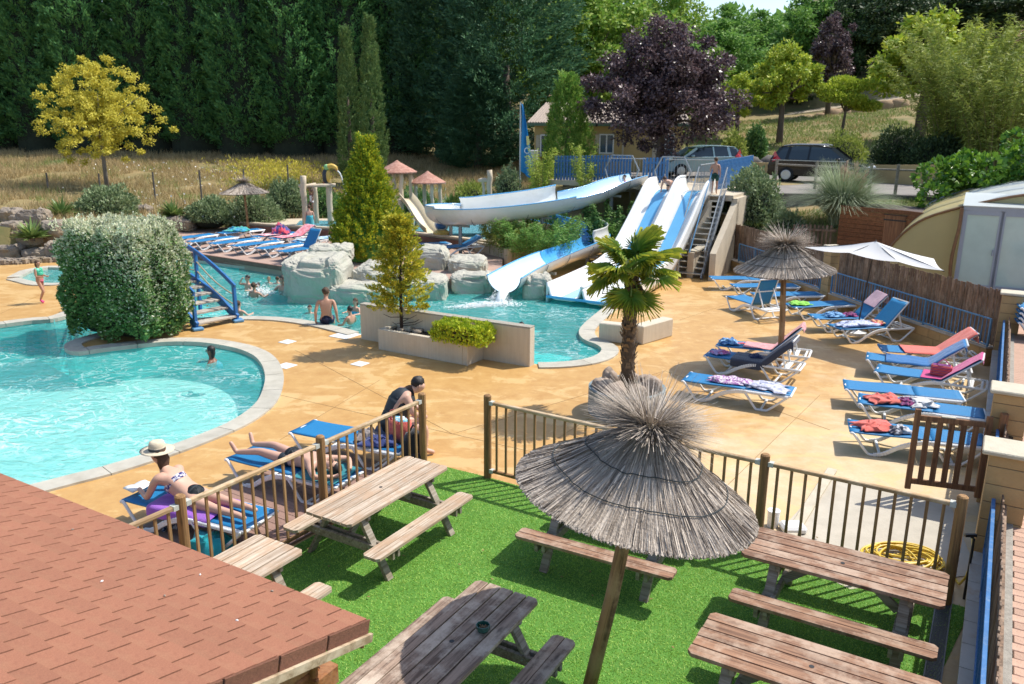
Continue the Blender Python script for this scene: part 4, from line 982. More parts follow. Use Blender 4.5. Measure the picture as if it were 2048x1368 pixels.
add_l('C1', 'far lounger under red and navy towels behind the terrace row', (508, 474), (585, 466), 0, z=.585, grp=BG)
add_l('C2', 'far lounger spread with a pink and white towel', (545, 478), (622, 469), 30, z=.585, grp=BG)
add_l('C3', 'far lounger with a blue and white checked towel behind the raised-back one', (590, 484), (668, 475), 0, z=.585, grp=BG)
add_l('C4', 'blue lounger seen between the golden conifer and the artificial rock', (800, 492), (880, 487), 0, z=.585, grp=BG)
add_l('C5', 'blue lounger half hidden behind the tall square artificial rock', (868, 496), (940, 491), 25, z=.585, grp=BG)

def cloth(name, col, col2=None, pat=None, scale=14):
    m = mat('cloth_' + name, col, .9, .08, scale, .5, 90, col2=col2, sheen=.3, sharp=.04 if pat else None)
    return m
def towel(label, key, s0, s1, wid, m, side=0.0, hang=.0, over=0.0, ripple=.012, cat='towel', seed=0, drape=.0, grp=None, twist=0):
    """a towel laid along a lounger from s0 to s1, falling over the head end by `over` and the side by `drape`"""
    t, back = LO[key]; rows = []; n = 26; ys = np.linspace(-wid / 2, wid / 2, 15)
    ss = np.linspace(s0, s1, n); o3 = Vector((seed * 3.1, seed * 7.7, 0))
    for s in ss:
        row = []
        for y in ys:
            yy = y + side + twist * (s - s0); up = .014 + ripple * noise.noise(Vector((s * 4.0, y * 9, 0)) + o3) + .5 * ripple * noise.noise(Vector((s * 11, y * 17, 3)) + o3)
            ed = abs(yy) - .30
            q = lounger_point(t, s, math.copysign(min(abs(yy), .30), yy) if drape else yy, up + .006, back)
            if drape and ed > 0: q = q + (t.matrix_basis.to_3x3() @ Vector((0, math.copysign(.02 + .02 * noise.noise(Vector((s * 9, 0, 0)) + o3), yy), -ed)))
            row.append(q)
        rows.append(row)
    if over:
        last = rows[-1]; 
        for k in range(1, 8):
            f = k / 7; rows.append([p + t.matrix_basis.to_3x3() @ Vector((.05 * math.sin(f * 2) + .02 * noise.noise(Vector((i * .8, f * 2, 1)) + o3), 0, -over * f)) for i, p in enumerate(last)])
    # soften the crease at the hinge
    mb = MB().grid(rows); o = mb.build('towel', m, None, smooth=True, solid=.008, sub=1)
    o['label'] = label; o['category'] = cat
    if grp: o['group'] = grp
    return o
def heap(label, p, size, m, seed=0, name='towel', cat='towel', rz=0, amp=.4, sub=True):
    """crumpled cloth: folded sheet dropped in a pile"""
    nu, nv = 34, 26; rows = []; o3 = Vector((seed * 5.3, seed * 2.1, seed))
    for i in range(nu):
        row = []
        for j in range(nv):
            x = (i / (nu - 1) - .5); y = (j / (nv - 1) - .5)
            w1 = noise.noise_vector(Vector((x * 4.2, y * 4.2, 0)) + o3); w2 = noise.noise_vector(Vector((x * 9, y * 9, 5)) + o3)
            rr = max(0, 1 - (2.05 * max(abs(x), abs(y))) ** 3)
            X = (x + w1.x * .24) * size[0]; Y = (y + w1.y * .24) * size[1]
            Z = size[2] * rr * (.42 + amp * 1.3 * abs(w1.z) + amp * abs(w2.z)) + .006
            row.append(Vector((X, Y, max(Z, .004))))
        rows.append(row)
    mb = MB().grid(rows); o = mb.build(name, m, None, smooth=True, solid=.006); o.location = p; o.rotation_euler.z = rz
    return tag(o, label, cat)
CORAL = cloth('coral', (.78, .16, .12)); DBLUE = cloth('blue', (.012, .15, .40)); MAG = cloth('magenta', (.60, .045, .22)); DGREY = cloth('dark_grey', (.045, .055, .085)); PINKT = cloth('pink', (.72, .20, .22), (.80, .42, .42)); PPINK = cloth('pale_pink', (.66, .42, .50))
LIME = cloth('lime', (.30, .75, .08)); PATW = cloth('white_purple', (.72, .66, .70), (.33, .10, .34), 1, 26); LILAC = cloth('lilac_white', (.62, .66, .80), (.35, .42, .66), 1, 22); REDY = cloth('red_yellow', (.60, .07, .12), (.72, .45, .20), 1, 16)
NAVY = cloth('navy', (.02, .035, .11)); BLW = cloth('blue_white', (.25, .5, .75), (.03, .16, .42), 1, 18); WHT = cloth('white', (.75, .74, .72)); GREYC = cloth('grey', (.38, .38, .44), (.25, .26, .32)); PURP = cloth('purple', (.33, .10, .55)); TEALC = cloth('teal', (.0, .22, .26)); REDT = cloth('red', (.70, .08, .09)); MAGD = cloth('maroon', (.33, .03, .17), (.1, .02, .1), 1, 20); GREYP = cloth('grey_pattern', (.62, .62, .70), (.36, .38, .5), 1, 14)
towel('coral towel laid over the lounger by the corner pillar', 'N1', .42, 1.93, .66, CORAL, over=.22, seed=1, drape=1)
towel('deep blue towel laid over the lounger between the coral and magenta ones', 'N2', .36, 1.90, .68, DBLUE, over=.16, seed=2, drape=1, ripple=.02)
towel('magenta towel up the back of the lounger with the striped bag', 'N3', .80, 1.93, .60, MAG, over=.12, seed=3)
towel('dark grey towel over the near lounger of the middle pair', 'M1', .55, 1.93, .74, DGREY, over=.14, seed=4, drape=1, side=-.1)
towel('salmon pink towel with a pale stripe on the far lounger of the middle pair', 'M2', .55, 1.96, .5, PINKT, over=.15, seed=5)
towel('pale pink towel hung over the back rest under the white parasol', 'R6', 1.52, 1.97, .62, PPINK, over=.25, seed=6)
def onl(key, s, y=0, up=.01): t, b = LO[key]; return lounger_point(t, s, y, up, b)
def rzl(key): return LO[key][0].rotation_euler.z
heap('crumpled magenta and lilac towel at the foot of the dark towel lounger', onl('M1', .25), (.36, .26, .09), cloth('mauve', (.55, .12, .32), (.5, .36, .6), 1, 8), 11, rz=.3)
heap('crumpled blue and white towel on the far lounger of the middle pair', onl('M2', .22), (.38, .36, .12), BLW, 12)
heap('dark navy cap lying on the dark grey towel', onl('M1', .98, 0, .02), (.22, .2, .10), NAVY, 13, name='cap', cat='cap')
tag(MB().box((0, 0, .012), (.16, .09, .02), bev=.004).build('red_pouch', REDT), 'small red pouch on the far lounger of the middle pair', 'pouch'); bpy.data.objects['red_pouch'].location = onl('M2', .48, 0, .01)
heap('white and purple patterned cloth along the lounger nearest the palm pot', onl('M3', .85), (.80, .36, .10), PATW, 14, rz=rzl('M3'), name='sarong', cat='sarong')
heap('pale grey patterned cloth hanging at the head of the lounger nearest the palm pot', onl('M3', 1.50), (.70, .50, .08), GREYP, 15, rz=rzl('M3') - .1, name='sarong', cat='sarong')
heap('lime green towel heap on a flat lounger', onl('R5', .32), (.52, .34, .10), LIME, 16)
heap('blue and turquoise towel heap on the lounger with the pale pink towel', onl('R6', .55), (.46, .34, .12), BLW, 17)
heap('maroon and navy bundle on the lounger with the pale pink towel', onl('R6', .95), (.34, .28, .10), MAGD, 18, name='bundle', cat='clothes')
heap('lilac white crumpled cloth on the lounger under the white parasol', onl('R7', .62), (.95, .44, .12), LILAC, 19, rz=rzl('R7'), name='sarong', cat='sarong')
heap('red and yellow cloth bundle against the bare raised back rest', onl('R7', 1.12, 0), (.34, .34, .13), REDY, 20, name='bundle', cat='clothes')
heap('coral shirt heap on the lounger with the white bag', onl('N5', .40), (.52, .40, .13), CORAL, 21, name='shirt', cat='clothes')
heap('dark clothes beside the white bag', onl('N5', .74), (.28, .30, .10), MAGD, 22, name='clothes', cat='clothes')
heap('white cloth bag lying on a flat lounger', onl('N5', 1.0), (.46, .34, .17), WHT, 23, name='bag', cat='bag', amp=.15)
heap('coral shirt heap on the lounger behind the open gate', onl('N6', .36), (.56, .40, .13), CORAL, 24, name='shirt', cat='clothes')
heap('white and grey cap beside the coral heap behind the open gate', onl('N6', .72, -.1), (.32, .24, .12), cloth('white_grey', (.7, .7, .72), (.1, .11, .14), 1, 8), 25, name='cap', cat='cap')
# striped bag
SM = bpy.data.materials.new('striped_canvas'); SM.use_nodes = True; N = SM.node_tree.nodes; L = SM.node_tree.links; tc = N.new('ShaderNodeTexCoord'); wv = N.new('ShaderNodeTexWave'); wv.bands_direction = 'Z'; wv.inputs['Scale'].default_value = 6; rr = N.new('ShaderNodeValToRGB'); rr.color_ramp.interpolation = 'CONSTANT'
for p_, c_ in ((0, (.40, .03, .08)), (.35, (.75, .42, .10)), (.55, (.60, .08, .12)), (.8, (.16, .03, .15))):
    e_ = rr.color_ramp.elements.new(p_) if p_ not in (0,) else rr.color_ramp.elements[0]; e_.color = (*c_, 1); e_.position = p_
L.new(tc.outputs['Object'], wv.inputs[0]); L.new(wv.outputs[0], rr.inputs[0]); L.new(rr.outputs[0], N['Principled BSDF'].inputs['Base Color']); N['Principled BSDF'].inputs['Roughness'].default_value = .9
p = onl('N3', 1.12, 0, .0); t = empty('striped_bag', p, rzl('N3'), 'red and yellow striped beach bag on the magenta towel', 'bag')
MB().box((0, 0, .12), (.36, .20, .22), bev=.03).build('body', SM, t, smooth=False); MB().tube(catmull([(-.1, 0, .22), (.02, -.02, .34), (.14, 0, .22)], 6), .008, 6).build('handle', MAG, t)
# far towels
heap('blue and green towel heap by the small thatched parasol', onl('C0', .8), (.9, .6, .20), cloth('blue_green', (.02, .28, .5), (.05, .4, .3), 1, 8), 31)
towel('red and pink towel over the raised far lounger', 'C2', .2, 1.9, .66, cloth('rose', (.72, .12, .16), (.75, .35, .4), 1, 8), over=.1, seed=8)
heap('red and navy towel heap behind the terrace row', onl('C1', 1.2), (.7, .6, .45), cloth('red_navy', (.65, .06, .10), (.04, .06, .25), 1, 5), 32)
towel('pink and white towel laid behind the terrace row', 'C1', .3, 1.1, .66, cloth('rose_white', (.72, .2, .25), (.75, .7, .7), 1, 10), seed=9)
towel('blue and white checked towel on a far lounger', 'C3', .2, 1.8, .66, cloth('check', (.55, .68, .78), (.12, .35, .55), 1, 9), seed=10)
# timber deck: purple towel, blue towel, belongings
towel('purple towel with a pink edge under the reading woman', 'L1', .42, 1.42, .92, PURP, seed=12, ripple=.03, drape=1, twist=.08)
towel('teal towel hanging below the sunbather', 'L2', 1.25, 1.92, .66, TEALC, seed=13, ripple=.03)
p = at(420, 1100, .03); heap('turquoise cloth bag lying under the lounger of the reading woman', p, (.5, .4, .42), cloth('turquoise', (.0, .33, .38)), 34, name='bag', cat='bag', amp=.12)
p = at(352, 1050, .03); heap('navy and white patterned bag under the lounger of the reading woman', p, (.3, .3, .3), cloth('navy_dots', (.6, .62, .66), (.02, .04, .12), 1, 20), 35, name='bag', cat='bag', amp=.12)
heap('crumpled grey beige shirt beside the woman packing her bag', onl('L3', 1.22, 0), (.34, .34, .17), cloth('taupe', (.30, .26, .24), (.2, .17, .16)), 36, name='shirt', cat='clothes')
heap('navy towel in front of the red bag', onl('L3', 1.50, -.12), (.52, .34, .14), cloth('navy_white', (.02, .04, .16), (.03, .05, .2)), 37)
heap('dark blue grey jacket behind the navy towel', onl('L3', 1.40, .2), (.32, .26, .28), cloth('slate', (.10, .13, .2)), 38, name='jacket', cat='clothes')
p = onl('L3', 1.72, .12, 0); t = empty('beach_bag', p, rzl('L3'), 'red beach bag with turquoise lining at the head of the third deck lounger', 'bag')
REDBAG = cloth('red_bag', (.58, .05, .06), (.7, .2, .12)); MB().lathe([(.0, 0), (.13, 0), (.155, .12), (.15, .33), (.14, .33), (.145, .12), (0, .02)], n=14, m=Matrix.Diagonal((1.25, .7, 1))).build('body', REDBAG, t, smooth=True)
MB().blob((0, 0, .30), (.15, .08, .07), 3, .35, 2.4).build('lining', cloth('turq_white', (.15, .55, .7), (.8, .8, .8), 1, 20), t, smooth=True); MB().tube(catmull([(-.1, -.05, .32), (-.1, -.1, .48), (.05, -.1, .50), (.08, -.05, .32)], 5), .009, 6).build('handle', REDBAG, t)
p = onl('L3', 1.94, -.05, -.35); t = empty('backpack', Vector((p.x, p.y, .02)) + EX * .12, 0, 'black backpack held by the woman in the dark swimsuit', 'backpack')
MB().blob((0, 0, .32), (.17, .13, .33), 6, .18, 1.6, power=.8).build('body', cloth('black', (.012, .013, .016)), t, smooth=True); MB().blob((.02, -.12, .2), (.12, .05, .14), 7, .15, 1.5, power=.8).build('pocket', cloth('black2', (.02, .02, .025)), t, smooth=True)
MB().tube(catmull([(-.05, .02, .62), (0, 0, .72), (.05, .02, .62)], 5), .012, 6).build('strap', cloth('black'[:5] + '3', (.015, .015, .02)), t)
# stacked loungers on the path
for k in range(4):
    f = at(2026, 672, ZP); o = lounger(['white stacked lounger frame, lowest of the stack beyond the corner pillar', 'white stacked lounger frame, second from the bottom beyond the corner pillar', 'white stacked lounger frame, third from the bottom beyond the corner pillar', 'blue-topped lounger on top of the stack beyond the corner pillar'][k], Vector((f.x, f.y, ZP + .335 + k * .10)), Vector((f.x, f.y, ZP)) + Vector((1.6, -.7, 0)), 0, 'stacked sun loungers on the paved path')
# white parasol
PARW = mat('parasol_canvas', (.80, .80, .78), .8, .03, 3, trans=.2)
tipL, tipF, tipR = at(1609, 494, 2.13), at(1797, 524, 2.17), at(1889, 541, 2.08)
pb = at(1712, 668, 0); apx = atY(1752, 483, 0.5 * (tipL.y + tipR.y) + .45)
cc = Vector((apx.x, apx.y, 0)); e1 = (tipR - tipL); e1.z = 0; hw = e1.length / 2; e1.normalize(); e2 = Vector((-e1.y, e1.x, 0))
t = empty('white_parasol', pb, 0, 'white canvas parasol with a black pole over the loungers', 'parasol')
top = apx; rows = []; cor = [tipL, tipL + e2 * 1.3 + e1 * .35, tipR + e2 * 1.3 - e1 * 1.0, tipR]
fm = [tipL.lerp(tipR, .5) - e2 * .0 + Vector((0, 0, .22))]
ribs = [tipL, tipL.lerp(tipR, .36) + Vector((0, 0, .05)) - e2 * .05, tipL.lerp(tipR, .72) + Vector((0, 0, .03)) - e2 * .05, tipR, cor[2], cor[1].lerp(cor[2], .5), cor[1]]
mb = MB()
for i in range(len(ribs)):
    a, b = ribs[i], ribs[(i + 1) % len(ribs)]; rows = []
    for k in range(7):
        f = k / 6; row = []
        for j in range(7):
            g = j / 6; p = top.lerp(a.lerp(b, g), f); p = p + Vector((0, 0, -.035 * math.sin(math.pi * g) * f * (a - b).length - .03 * math.sin(math.pi * f)))
            row.append(p - pb)
        rows.append(row)
    mb.grid(rows)
mb.build('canopy', PARW, t, smooth=True)
MB().tube([Vector((0, 0, 0)), (top - pb) * .5, top - pb + Vector((0, 0, .03))], [.019, .017, .013], 8).build('pole', BLACKI, t); r_ = MB()
for a in ribs: r_.beam(top - pb - Vector((0, 0, .03)), a - pb - Vector((0, 0, .02)), .012, .012)
r_.build('ribs', BLACKI, t); MB().lathe([(0, 0), (.24, 0), (.24, .06), (.05, .1), (.03, .35), (0, .35)], n=20).build('base', WHITEP, t)
# ================================================================ SLIDES, ROCKS, WALLS, BUILDINGS
def proj_px(p):
    d = Vector(p) - Vector((0, 0, CAMH)); z = d.dot(_F); return 1024 + FPX * d.dot(_R) / z, 684 - FPX * d.dot(_U) / z
GEL_W = mat('slide_white', (.80, .81, .79), .28, .03, 2, spec=.5, coat=.3, dirt=((.62, .60, .50), .9, .5)); GEL_B = mat('slide_blue', (.09, .40, .74), .22, .05, 2, spec=.5, coat=.5); GEL_P = mat('slide_pale', (.60, .78, .86), .22, .03, 2, spec=.5, coat=.5)
FRAMEG = mat('grey_steel', (.34, .37, .39), .5, .1, 10, metal=.4)
# ---- body slide
P = [atY(1262, 352, 34.6), atY(1218, 366, 33.8), atY(1165, 392, 32.6), atY(1060, 412, 30.6), atY(960, 424, 29.6)]
path = [Vector((5.15, 33.6, 2.62)), Vector((4.1, 32.7, 2.36)), Vector((2.9, 31.6, 1.95)), Vector((1.1, 30.4, 1.66)), Vector((-.9, 29.8, 1.46)), Vector((-2.1, 30.2, 1.36)), Vector((-2.8, 31.4, 1.28)), Vector((-2.1, 32.7, 1.18)), Vector((-.4, 33.1, 1.02)), Vector((1.4, 32.4, .80)), Vector((2.75, 31.0, .58)), Vector((3.05, 29.8, .46)), Vector((2.45, 28.7, .40)), Vector((1.55, 27.1, .36)), Vector((.6, 25.3, .28)), Vector((-.24, 23.5, .14))]
C_ = catmull(path, 6)
def halfpipe(name, pts, rad, m_in, m_out, parent, o0, rl, rr, th=.035, rim=None):
    """open trough; rl / rr give the height of the left and right wall as an angle from the bottom"""
    nA = 14; rows_i = []; rows_o = []; L1 = []; L2 = []
    for i, p in enumerate(pts):
        t_ = (pts[min(i + 1, len(pts) - 1)] - pts[max(i - 1, 0)]).normalized(); s_ = Vector((t_.y, -t_.x, 0)).normalized(); u_ = s_.cross(t_).normalized()
        f = i / (len(pts) - 1); a0 = -(rl(f) if callable(rl) else rl); a1 = (rr(f) if callable(rr) else rr); ri = []; ro = []
        for k in range(nA + 1):
            a = R(a0 + (a1 - a0) * k / nA); c = Vector((0, 0, 0)) + s_ * math.sin(a) * rad - u_ * (math.cos(a) * rad - rad)
            c2 = s_ * math.sin(a) * (rad + th) - u_ * (math.cos(a) * (rad + th) - rad)
            ri.append(p + c - o0); ro.append(p + c2 - o0)
        rows_i.append(ri); rows_o.append(ro); L1.append((ri[0] + ro[0]) / 2); L2.append((ri[-1] + ro[-1]) / 2)
    MB().grid(rows_i).build('trough', m_in, parent, smooth=True); MB().grid([r[::-1] for r in rows_o]).build('shell', m_out, parent, smooth=True)
    for Lr in (L1, L2): MB().tube(Lr, .022, 6).build('rim', rim or GEL_B, parent, smooth=True)
o0 = path[-1].copy(); o0.z = 0
bs = empty('body_slide', o0, 0, 'long white and blue winding water slide ending in the pool', 'water slide')
n_ = len(C_)
def seg(a, b): return C_[int(a * (n_ - 1)):int(b * (n_ - 1)) + 1]
halfpipe('a', seg(0, .17), .50, GEL_P, GEL_W, bs, o0, lambda f: 78 + 10 * f, lambda f: 78 + 34 * f)
halfpipe('b', seg(.17, .36), .64, GEL_W, GEL_W, bs, o0, 86, lambda f: 118)
halfpipe('c', seg(.36, .58), .56, GEL_W, GEL_W, bs, o0, 100, lambda f: 100)
halfpipe('d', seg(.58, .88), .52, GEL_B, GEL_W, bs, o0, lambda f: 105 - 20 * f, lambda f: 84)
halfpipe('e', seg(.88, 1.0), .54, GEL_P, GEL_W, bs, o0, 84, 84)
rb = MB()
for f in (.06, .12, .17, .23, .29, .36, .42, .70, .76, .82, .88, .94):
    i = int(f * (n_ - 1)); p = C_[i]; t_ = (C_[i + 1] - C_[i - 1]).normalized(); s_ = Vector((t_.y, -t_.x, 0)).normalized(); u_ = s_.cross(t_)
    pts = [p + s_ * math.sin(R(a)) * .605 - u_ * (math.cos(R(a)) * .605 - .55) - o0 for a in range(-80, 84, 10)]
    MB().tube(pts, .016, 5).build('flange', FRAMEG, bs)
for f in (.08, .2, .33, .45, .56, .68, .78, .9):
    p = C_[int(f * (n_ - 1))]; MB().cyl(Vector((p.x, p.y, -.1)) - o0, Vector((p.x, p.y, p.z - .04)) - o0, .07, n=10).build('support', FRAMEG, bs); MB().beam(p - EX * .4 + Vector((0, 0, -.06)) - o0, p + EX * .4 + Vector((0, 0, -.06)) - o0, .08, .08).build('bracket', FRAMEG, bs)
# splash guard on the last bend
gp = seg(.70, .80); rows = []
for i, p in enumerate(gp):
    t_ = (gp[min(i + 1, len(gp) - 1)] - gp[max(i - 1, 0)]).normalized(); s_ = Vector((t_.y, -t_.x, 0)).normalized(); rows.append([p - s_ * (.53 - .10 * math.sin(k / 8 * 2.2)) * (1) + Vector((0, 0, .52 + k * .055)) - o0 for k in range(9)])
MB().grid(rows).build('splash_guard', GEL_W, bs, smooth=True, solid=.02)
# ---- twin racing slide
SD = Vector((-.512, -.859, 0)); SN = Vector((.859, -.512, 0))      # run direction, across
s0_ = Vector((4.95, 29.85, 0)); SL = 7.75
prof_s = [(-.6, 2.66), (0, 2.66), (.45, 2.50), (1.1, 2.02), (1.7, 1.55), (2.3, 1.12), (3.0, .66), (3.7, .38), (4.6, .22), (5.8, .13), (7.0, .07), (7.7, .04)]
PS = catmull([Vector((a, 0, b)) for a, b in prof_s], 4); s_or = s0_ + SD * SL; s_or.z = 0
tw = empty('racing_slide', s_or, 0, 'twin-lane white racing slide with blue lane strips beside the stairs', 'water slide')
LWD = 1.08
def lane(o_, mids):
    sec = [(-.54, .40), (-.52, .36), (-.46, .14), (-.36, .02), (-.24, 0), (.24, 0), (.36, .02), (.46, .14), (.52, .36), (.54, .40)]
    rows = []
    for p in PS:
        q_ = min(1, p.x / 1.2) if p.x < 1.2 else 1; e_ = .55 if p.x < .5 else 1
        rows.append([s0_ + SD * p.x + SN * (o_ + a) + Vector((0, 0, p.z + b * (.9 if p.x > 5 else 1.15))) - s_or for a, b in sec])
    MB().grid(rows).build('lane', GEL_W, tw, smooth=True, solid=.04)
    MB().grid([[s0_ + SD * p.x + SN * (o_ + a) + Vector((0, 0, p.z + .026)) - s_or for a in (-.20, -.1, .1, .20)] for p in PS]).build('lane_strip', mat('lane_blue', (.16, .48, .78), .22, .05, 2, coat=.5), tw, smooth=True)
lane(.56, 0); lane(1.66, 0)
for o_ in (0, 2.22): MB().grid([[s0_ + SD * p.x + SN * (o_ + .0) + Vector((0, 0, p.z + z_)) - s_or for z_ in (.46, .30, .05, -.12)] for p in PS]).build('side_skirt', GEL_W, tw, smooth=True, solid=.04)
MB().tube([s0_ + SD * p.x + SN * 1.11 + Vector((0, 0, p.z + .46 * (.9 if p.x > 5 else 1.12))) - s_or for p in PS], .05, 8).build('divider', GEL_W, tw, smooth=True)
MB().beam(s0_ + SD * 7.72 + Vector((0, 0, .10)) - s_or, s0_ + SD * 7.72 + SN * 2.2 + Vector((0, 0, .10)) - s_or, .05, .07).build('end_strip', GEL_B, tw)
for s_ in (.7, 1.5, 2.6):
    for o_ in (.1, 2.15):
        z_ = np.interp(s_, [a for a, b in prof_s], [b for a, b in prof_s]); q_ = s0_ + SD * s_ + SN * o_ - s_or; MB().cyl(q_, q_ + Vector((0, 0, z_)), .045, n=8).build('support', FRAMEG, tw)
# ---- slide tower: rendered walls, deck, stairs, railings
tower = empty('slide_tower', (6.9, 30.2, 0), 0, 'cream rendered slide tower wall under the platform', 'tower'); to = Vector((6.9, 30.2, 0))
def wallseg(a, b, z0a, z1a, z1b=None, th=.2, m=CREAMW, name='wall', parent=None, o=Vector((0, 0, 0))):
    z1b = z1a if z1b is None else z1b; d = (b - a); d.z = 0; n = Vector((-d.y, d.x, 0)).normalized() * th; V = [Vector((a.x, a.y, z0a)), Vector((b.x, b.y, z0a)), Vector((b.x, b.y, z1b)), Vector((a.x, a.y, z1a))]
    V = [v - o for v in V] + [v + n - o for v in V]; return MB().add(V, [(0, 1, 2, 3), (7, 6, 5, 4), (0, 4, 5, 1), (1, 5, 6, 2), (2, 6, 7, 3), (3, 7, 4, 0)]).build(name, m, parent)
ST0 = at(1349, 553); ST1 = at(1396, 388, 2.6); ST1.z = 0; SW = .95   # stairs, left foot and top
SDir = (ST1 - ST0).normalized(); SNr = Vector((SDir.y, -SDir.x, 0))
ztop = 2.6
# platform
plat = [Vector((1.3, 36.6, 0)), Vector((4.9, 34.6, 0)), Vector((5.4, 32.9, 0)), s0_ + SD * .1 - SN * .3, s0_ + SD * .1 + SN * 0, s0_ + SD * .1 + SN * 2.3, ST1 + SNr * 0, ST1 + SNr * (SW + .3), ST1 + SNr * (SW + .4) + SDir * 6.5, Vector((2.4, 38.6, 0))]
MB().prism([p - to for p in plat], ztop - .2, ztop).build('platform', CREAMW, tower)
wallseg(s0_ + SD * .15 - SN * .3, s0_ + SD * .15 + SN * 2.3, -.1, 2.4, parent=tower, o=to)
wallseg(s0_ + SD * .3 + SN * 2.3, ST0 + SDir * .6 - SNr * .25, -.1, 2.4, .5, parent=tower, o=to)
wallseg(ST1 + SNr * (SW + .25) + SDir * .3, ST0 + SNr * (SW + .25) - SDir * .2, -.1, 2.5, .9, parent=tower, o=to)
wallseg(ST1 + SNr * (SW + .25) + SDir * 6, ST1 + SNr * (SW + .25), -.1, 2.5, 2.5, parent=tower, o=to)
# wedge walls at the stair foot
wl = at(1385, 556); wr = at(1434, 540)
wg = empty('stair_foot_wall', wl, 0, 'sloping cream wall to the right of the stair foot', 'wall'); wallseg(wl, wl + (wr - wl) * 1.0, 0, .85, 1.15, .22, parent=wg, o=wl); MB().beam(Vector((0, .1, .88)), (wr - wl) + Vector((0, .1, 1.18)), .28, .05).build('coping', CAPM, wg)
wl2 = at(1270, 575); wr2 = at(1345, 552); wg = empty('stair_foot_wall', wl2, 0, 'low cream wall to the left of the stair foot behind the palm', 'wall'); wallseg(wl2, wr2, 0, .5, .75, .22, parent=wg, o=wl2)
# stairs
STEELG = mat('stair_grating', (.62, .60, .52), .6, .15, 30, .3, metal=.2)
sta = empty('slide_stairs', ST0, 0, 'steep grey metal stairs up to the slide platform', 'stairs'); NT = 15; run = (ST1 - ST0).length; tread = None
for k in range(NT):
    p = SDir * (run * (k + .5) / NT) + SNr * SW / 2 + Vector((0, 0, ztop * (k + 1) / NT - .03))
    if tread is None: tread = MB().box((0, 0, 0), (.20, SW - .08, .035)).build('tread', STEELG, sta); tread.location = p; tread.rotation_euler.z = math.atan2(SDir.y, SDir.x)
    else: shared('tread', tread.data, sta, p, math.atan2(SDir.y, SDir.x))
for o_ in (0, SW): MB().beam(SNr * o_ - SDir * .15, SNr * o_ + SDir * run + Vector((0, 0, ztop)), .03, .22).build('stringer', FRAMEG, sta)
for o_ in (-.02, SW * .48, SW + .02):
    A_ = SNr * o_; B_ = A_ + SDir * run + Vector((0, 0, ztop)); up = Vector((0, 0, .95)) if o_ != SW * .48 else Vector((0, 0, .85))
    MB().tube([A_ + up, B_ + up], .022, 6).build('handrail', BLUEL if o_ == SW * .48 else FRAMEG, sta)
    if o_ != SW * .48:
        MB().tube([A_ + Vector((0, 0, .15)), B_ + Vector((0, 0, .15))], .016, 6).build('lower_rail', FRAMEG, sta); b0 = None
        for k in range(17):
            q_ = A_.lerp(B_, k / 16) + Vector((0, 0, .53))
            if b0 is None: b0 = MB().box((0, 0, 0), (.014, .014, .82)).build('baluster', FRAMEG, sta); b0.location = q_
            else: shared('baluster', b0.data, sta, q_)
# blue fences and grey rails on the platform
def bluefence(label, a, b, z, h=1.08, step=.14, w_=.10):
    d = (b - a); L_ = d.length; d.normalize(); t = empty('blue_fence', Vector((a.x, a.y, z)), 0, label, 'fence', 'blue picket fences on the slide platform'); ang_ = math.atan2(d.y, d.x); q_ = None; nn = Vector((-d.y, d.x, 0))
    for zz in (.28, h - .22): MB().beam(nn * .03 + Vector((0, 0, zz)), d * L_ + nn * .03 + Vector((0, 0, zz)), .03, .09).build('rail', BLUEP, t)
    for k in range(int(L_ / step) + 1):
        p = d * (k * step) + Vector((0, 0, h / 2))
        if q_ is None: q_ = MB().box((0, 0, 0), (w_, .02, h), bev=.01).build('picket', BLUEP, t); q_.location = p; q_.rotation_euler.z = ang_
        else: shared('picket', q_.data, t, p, ang_)
def atz(u, v, z): p = at(u, v, z); return Vector((p.x, p.y, 0))
f1, f2 = atY(1110, 362, 36.5), atY(1262, 362, 35.2); bluefence('blue picket fence left of the slide tops, in front of the column juniper', f1, f2, 2.55)
f1, f2 = atY(1286, 362, 35.0), atY(1334, 362, 34.8); bluefence('short blue picket fence between the two slide tops', f1, f2, 2.55)
f1, f2 = Vector((ST1.x, ST1.y, 0)) + SNr * (SW + .3) - SDir * .1, atY(1504, 350, 34.2); f1 = atY(1434, 365, 31.2); bluefence('blue picket fence right of the stair top', f1, f2, 2.55, 1.12)
def greyrail(label, pts, z0, h=1.0, step=.12):
    o = Vector((pts[0].x, pts[0].y, z0)); t = empty('grey_railing', o, 0, label, 'railing', 'grey railings on the slide platform')
    for a, b in zip(pts, pts[1:]):
        a = Vector((a.x, a.y, z0)) - o; b = Vector((b.x, b.y, z0)) - o
        for zz in (.1, h): MB().tube([a + Vector((0, 0, zz)), b + Vector((0, 0, zz))], .02, 6).build('rail', FRAMEG, t)
        n = max(2, int((b - a).length / step)); q_ = None
        for k in range(n + 1):
            p = a.lerp(b, k / n) + Vector((0, 0, h / 2 + .05))
            if q_ is None: q_ = MB().box((0, 0, 0), (.015, .015, h - .1)).build('bar', FRAMEG, t); q_.location = p
            else: shared('bar', q_.data, t, p)
greyrail('grey bar railing behind the top of the body slide', [atY(1215, 362, 34.9), atY(1290, 362, 34.6)], 2.6)
greyrail('grey bar railing behind the racing slide start', [atY(1330, 362, 34.2), atY(1432, 362, 33.6)], 2.6)
greyrail('grey bar railing along the left of the stair head', [Vector((ST1.x, ST1.y, 0)) + SDir * .1 , Vector((ST1.x, ST1.y, 0)) + SDir * 2.2], 2.6)
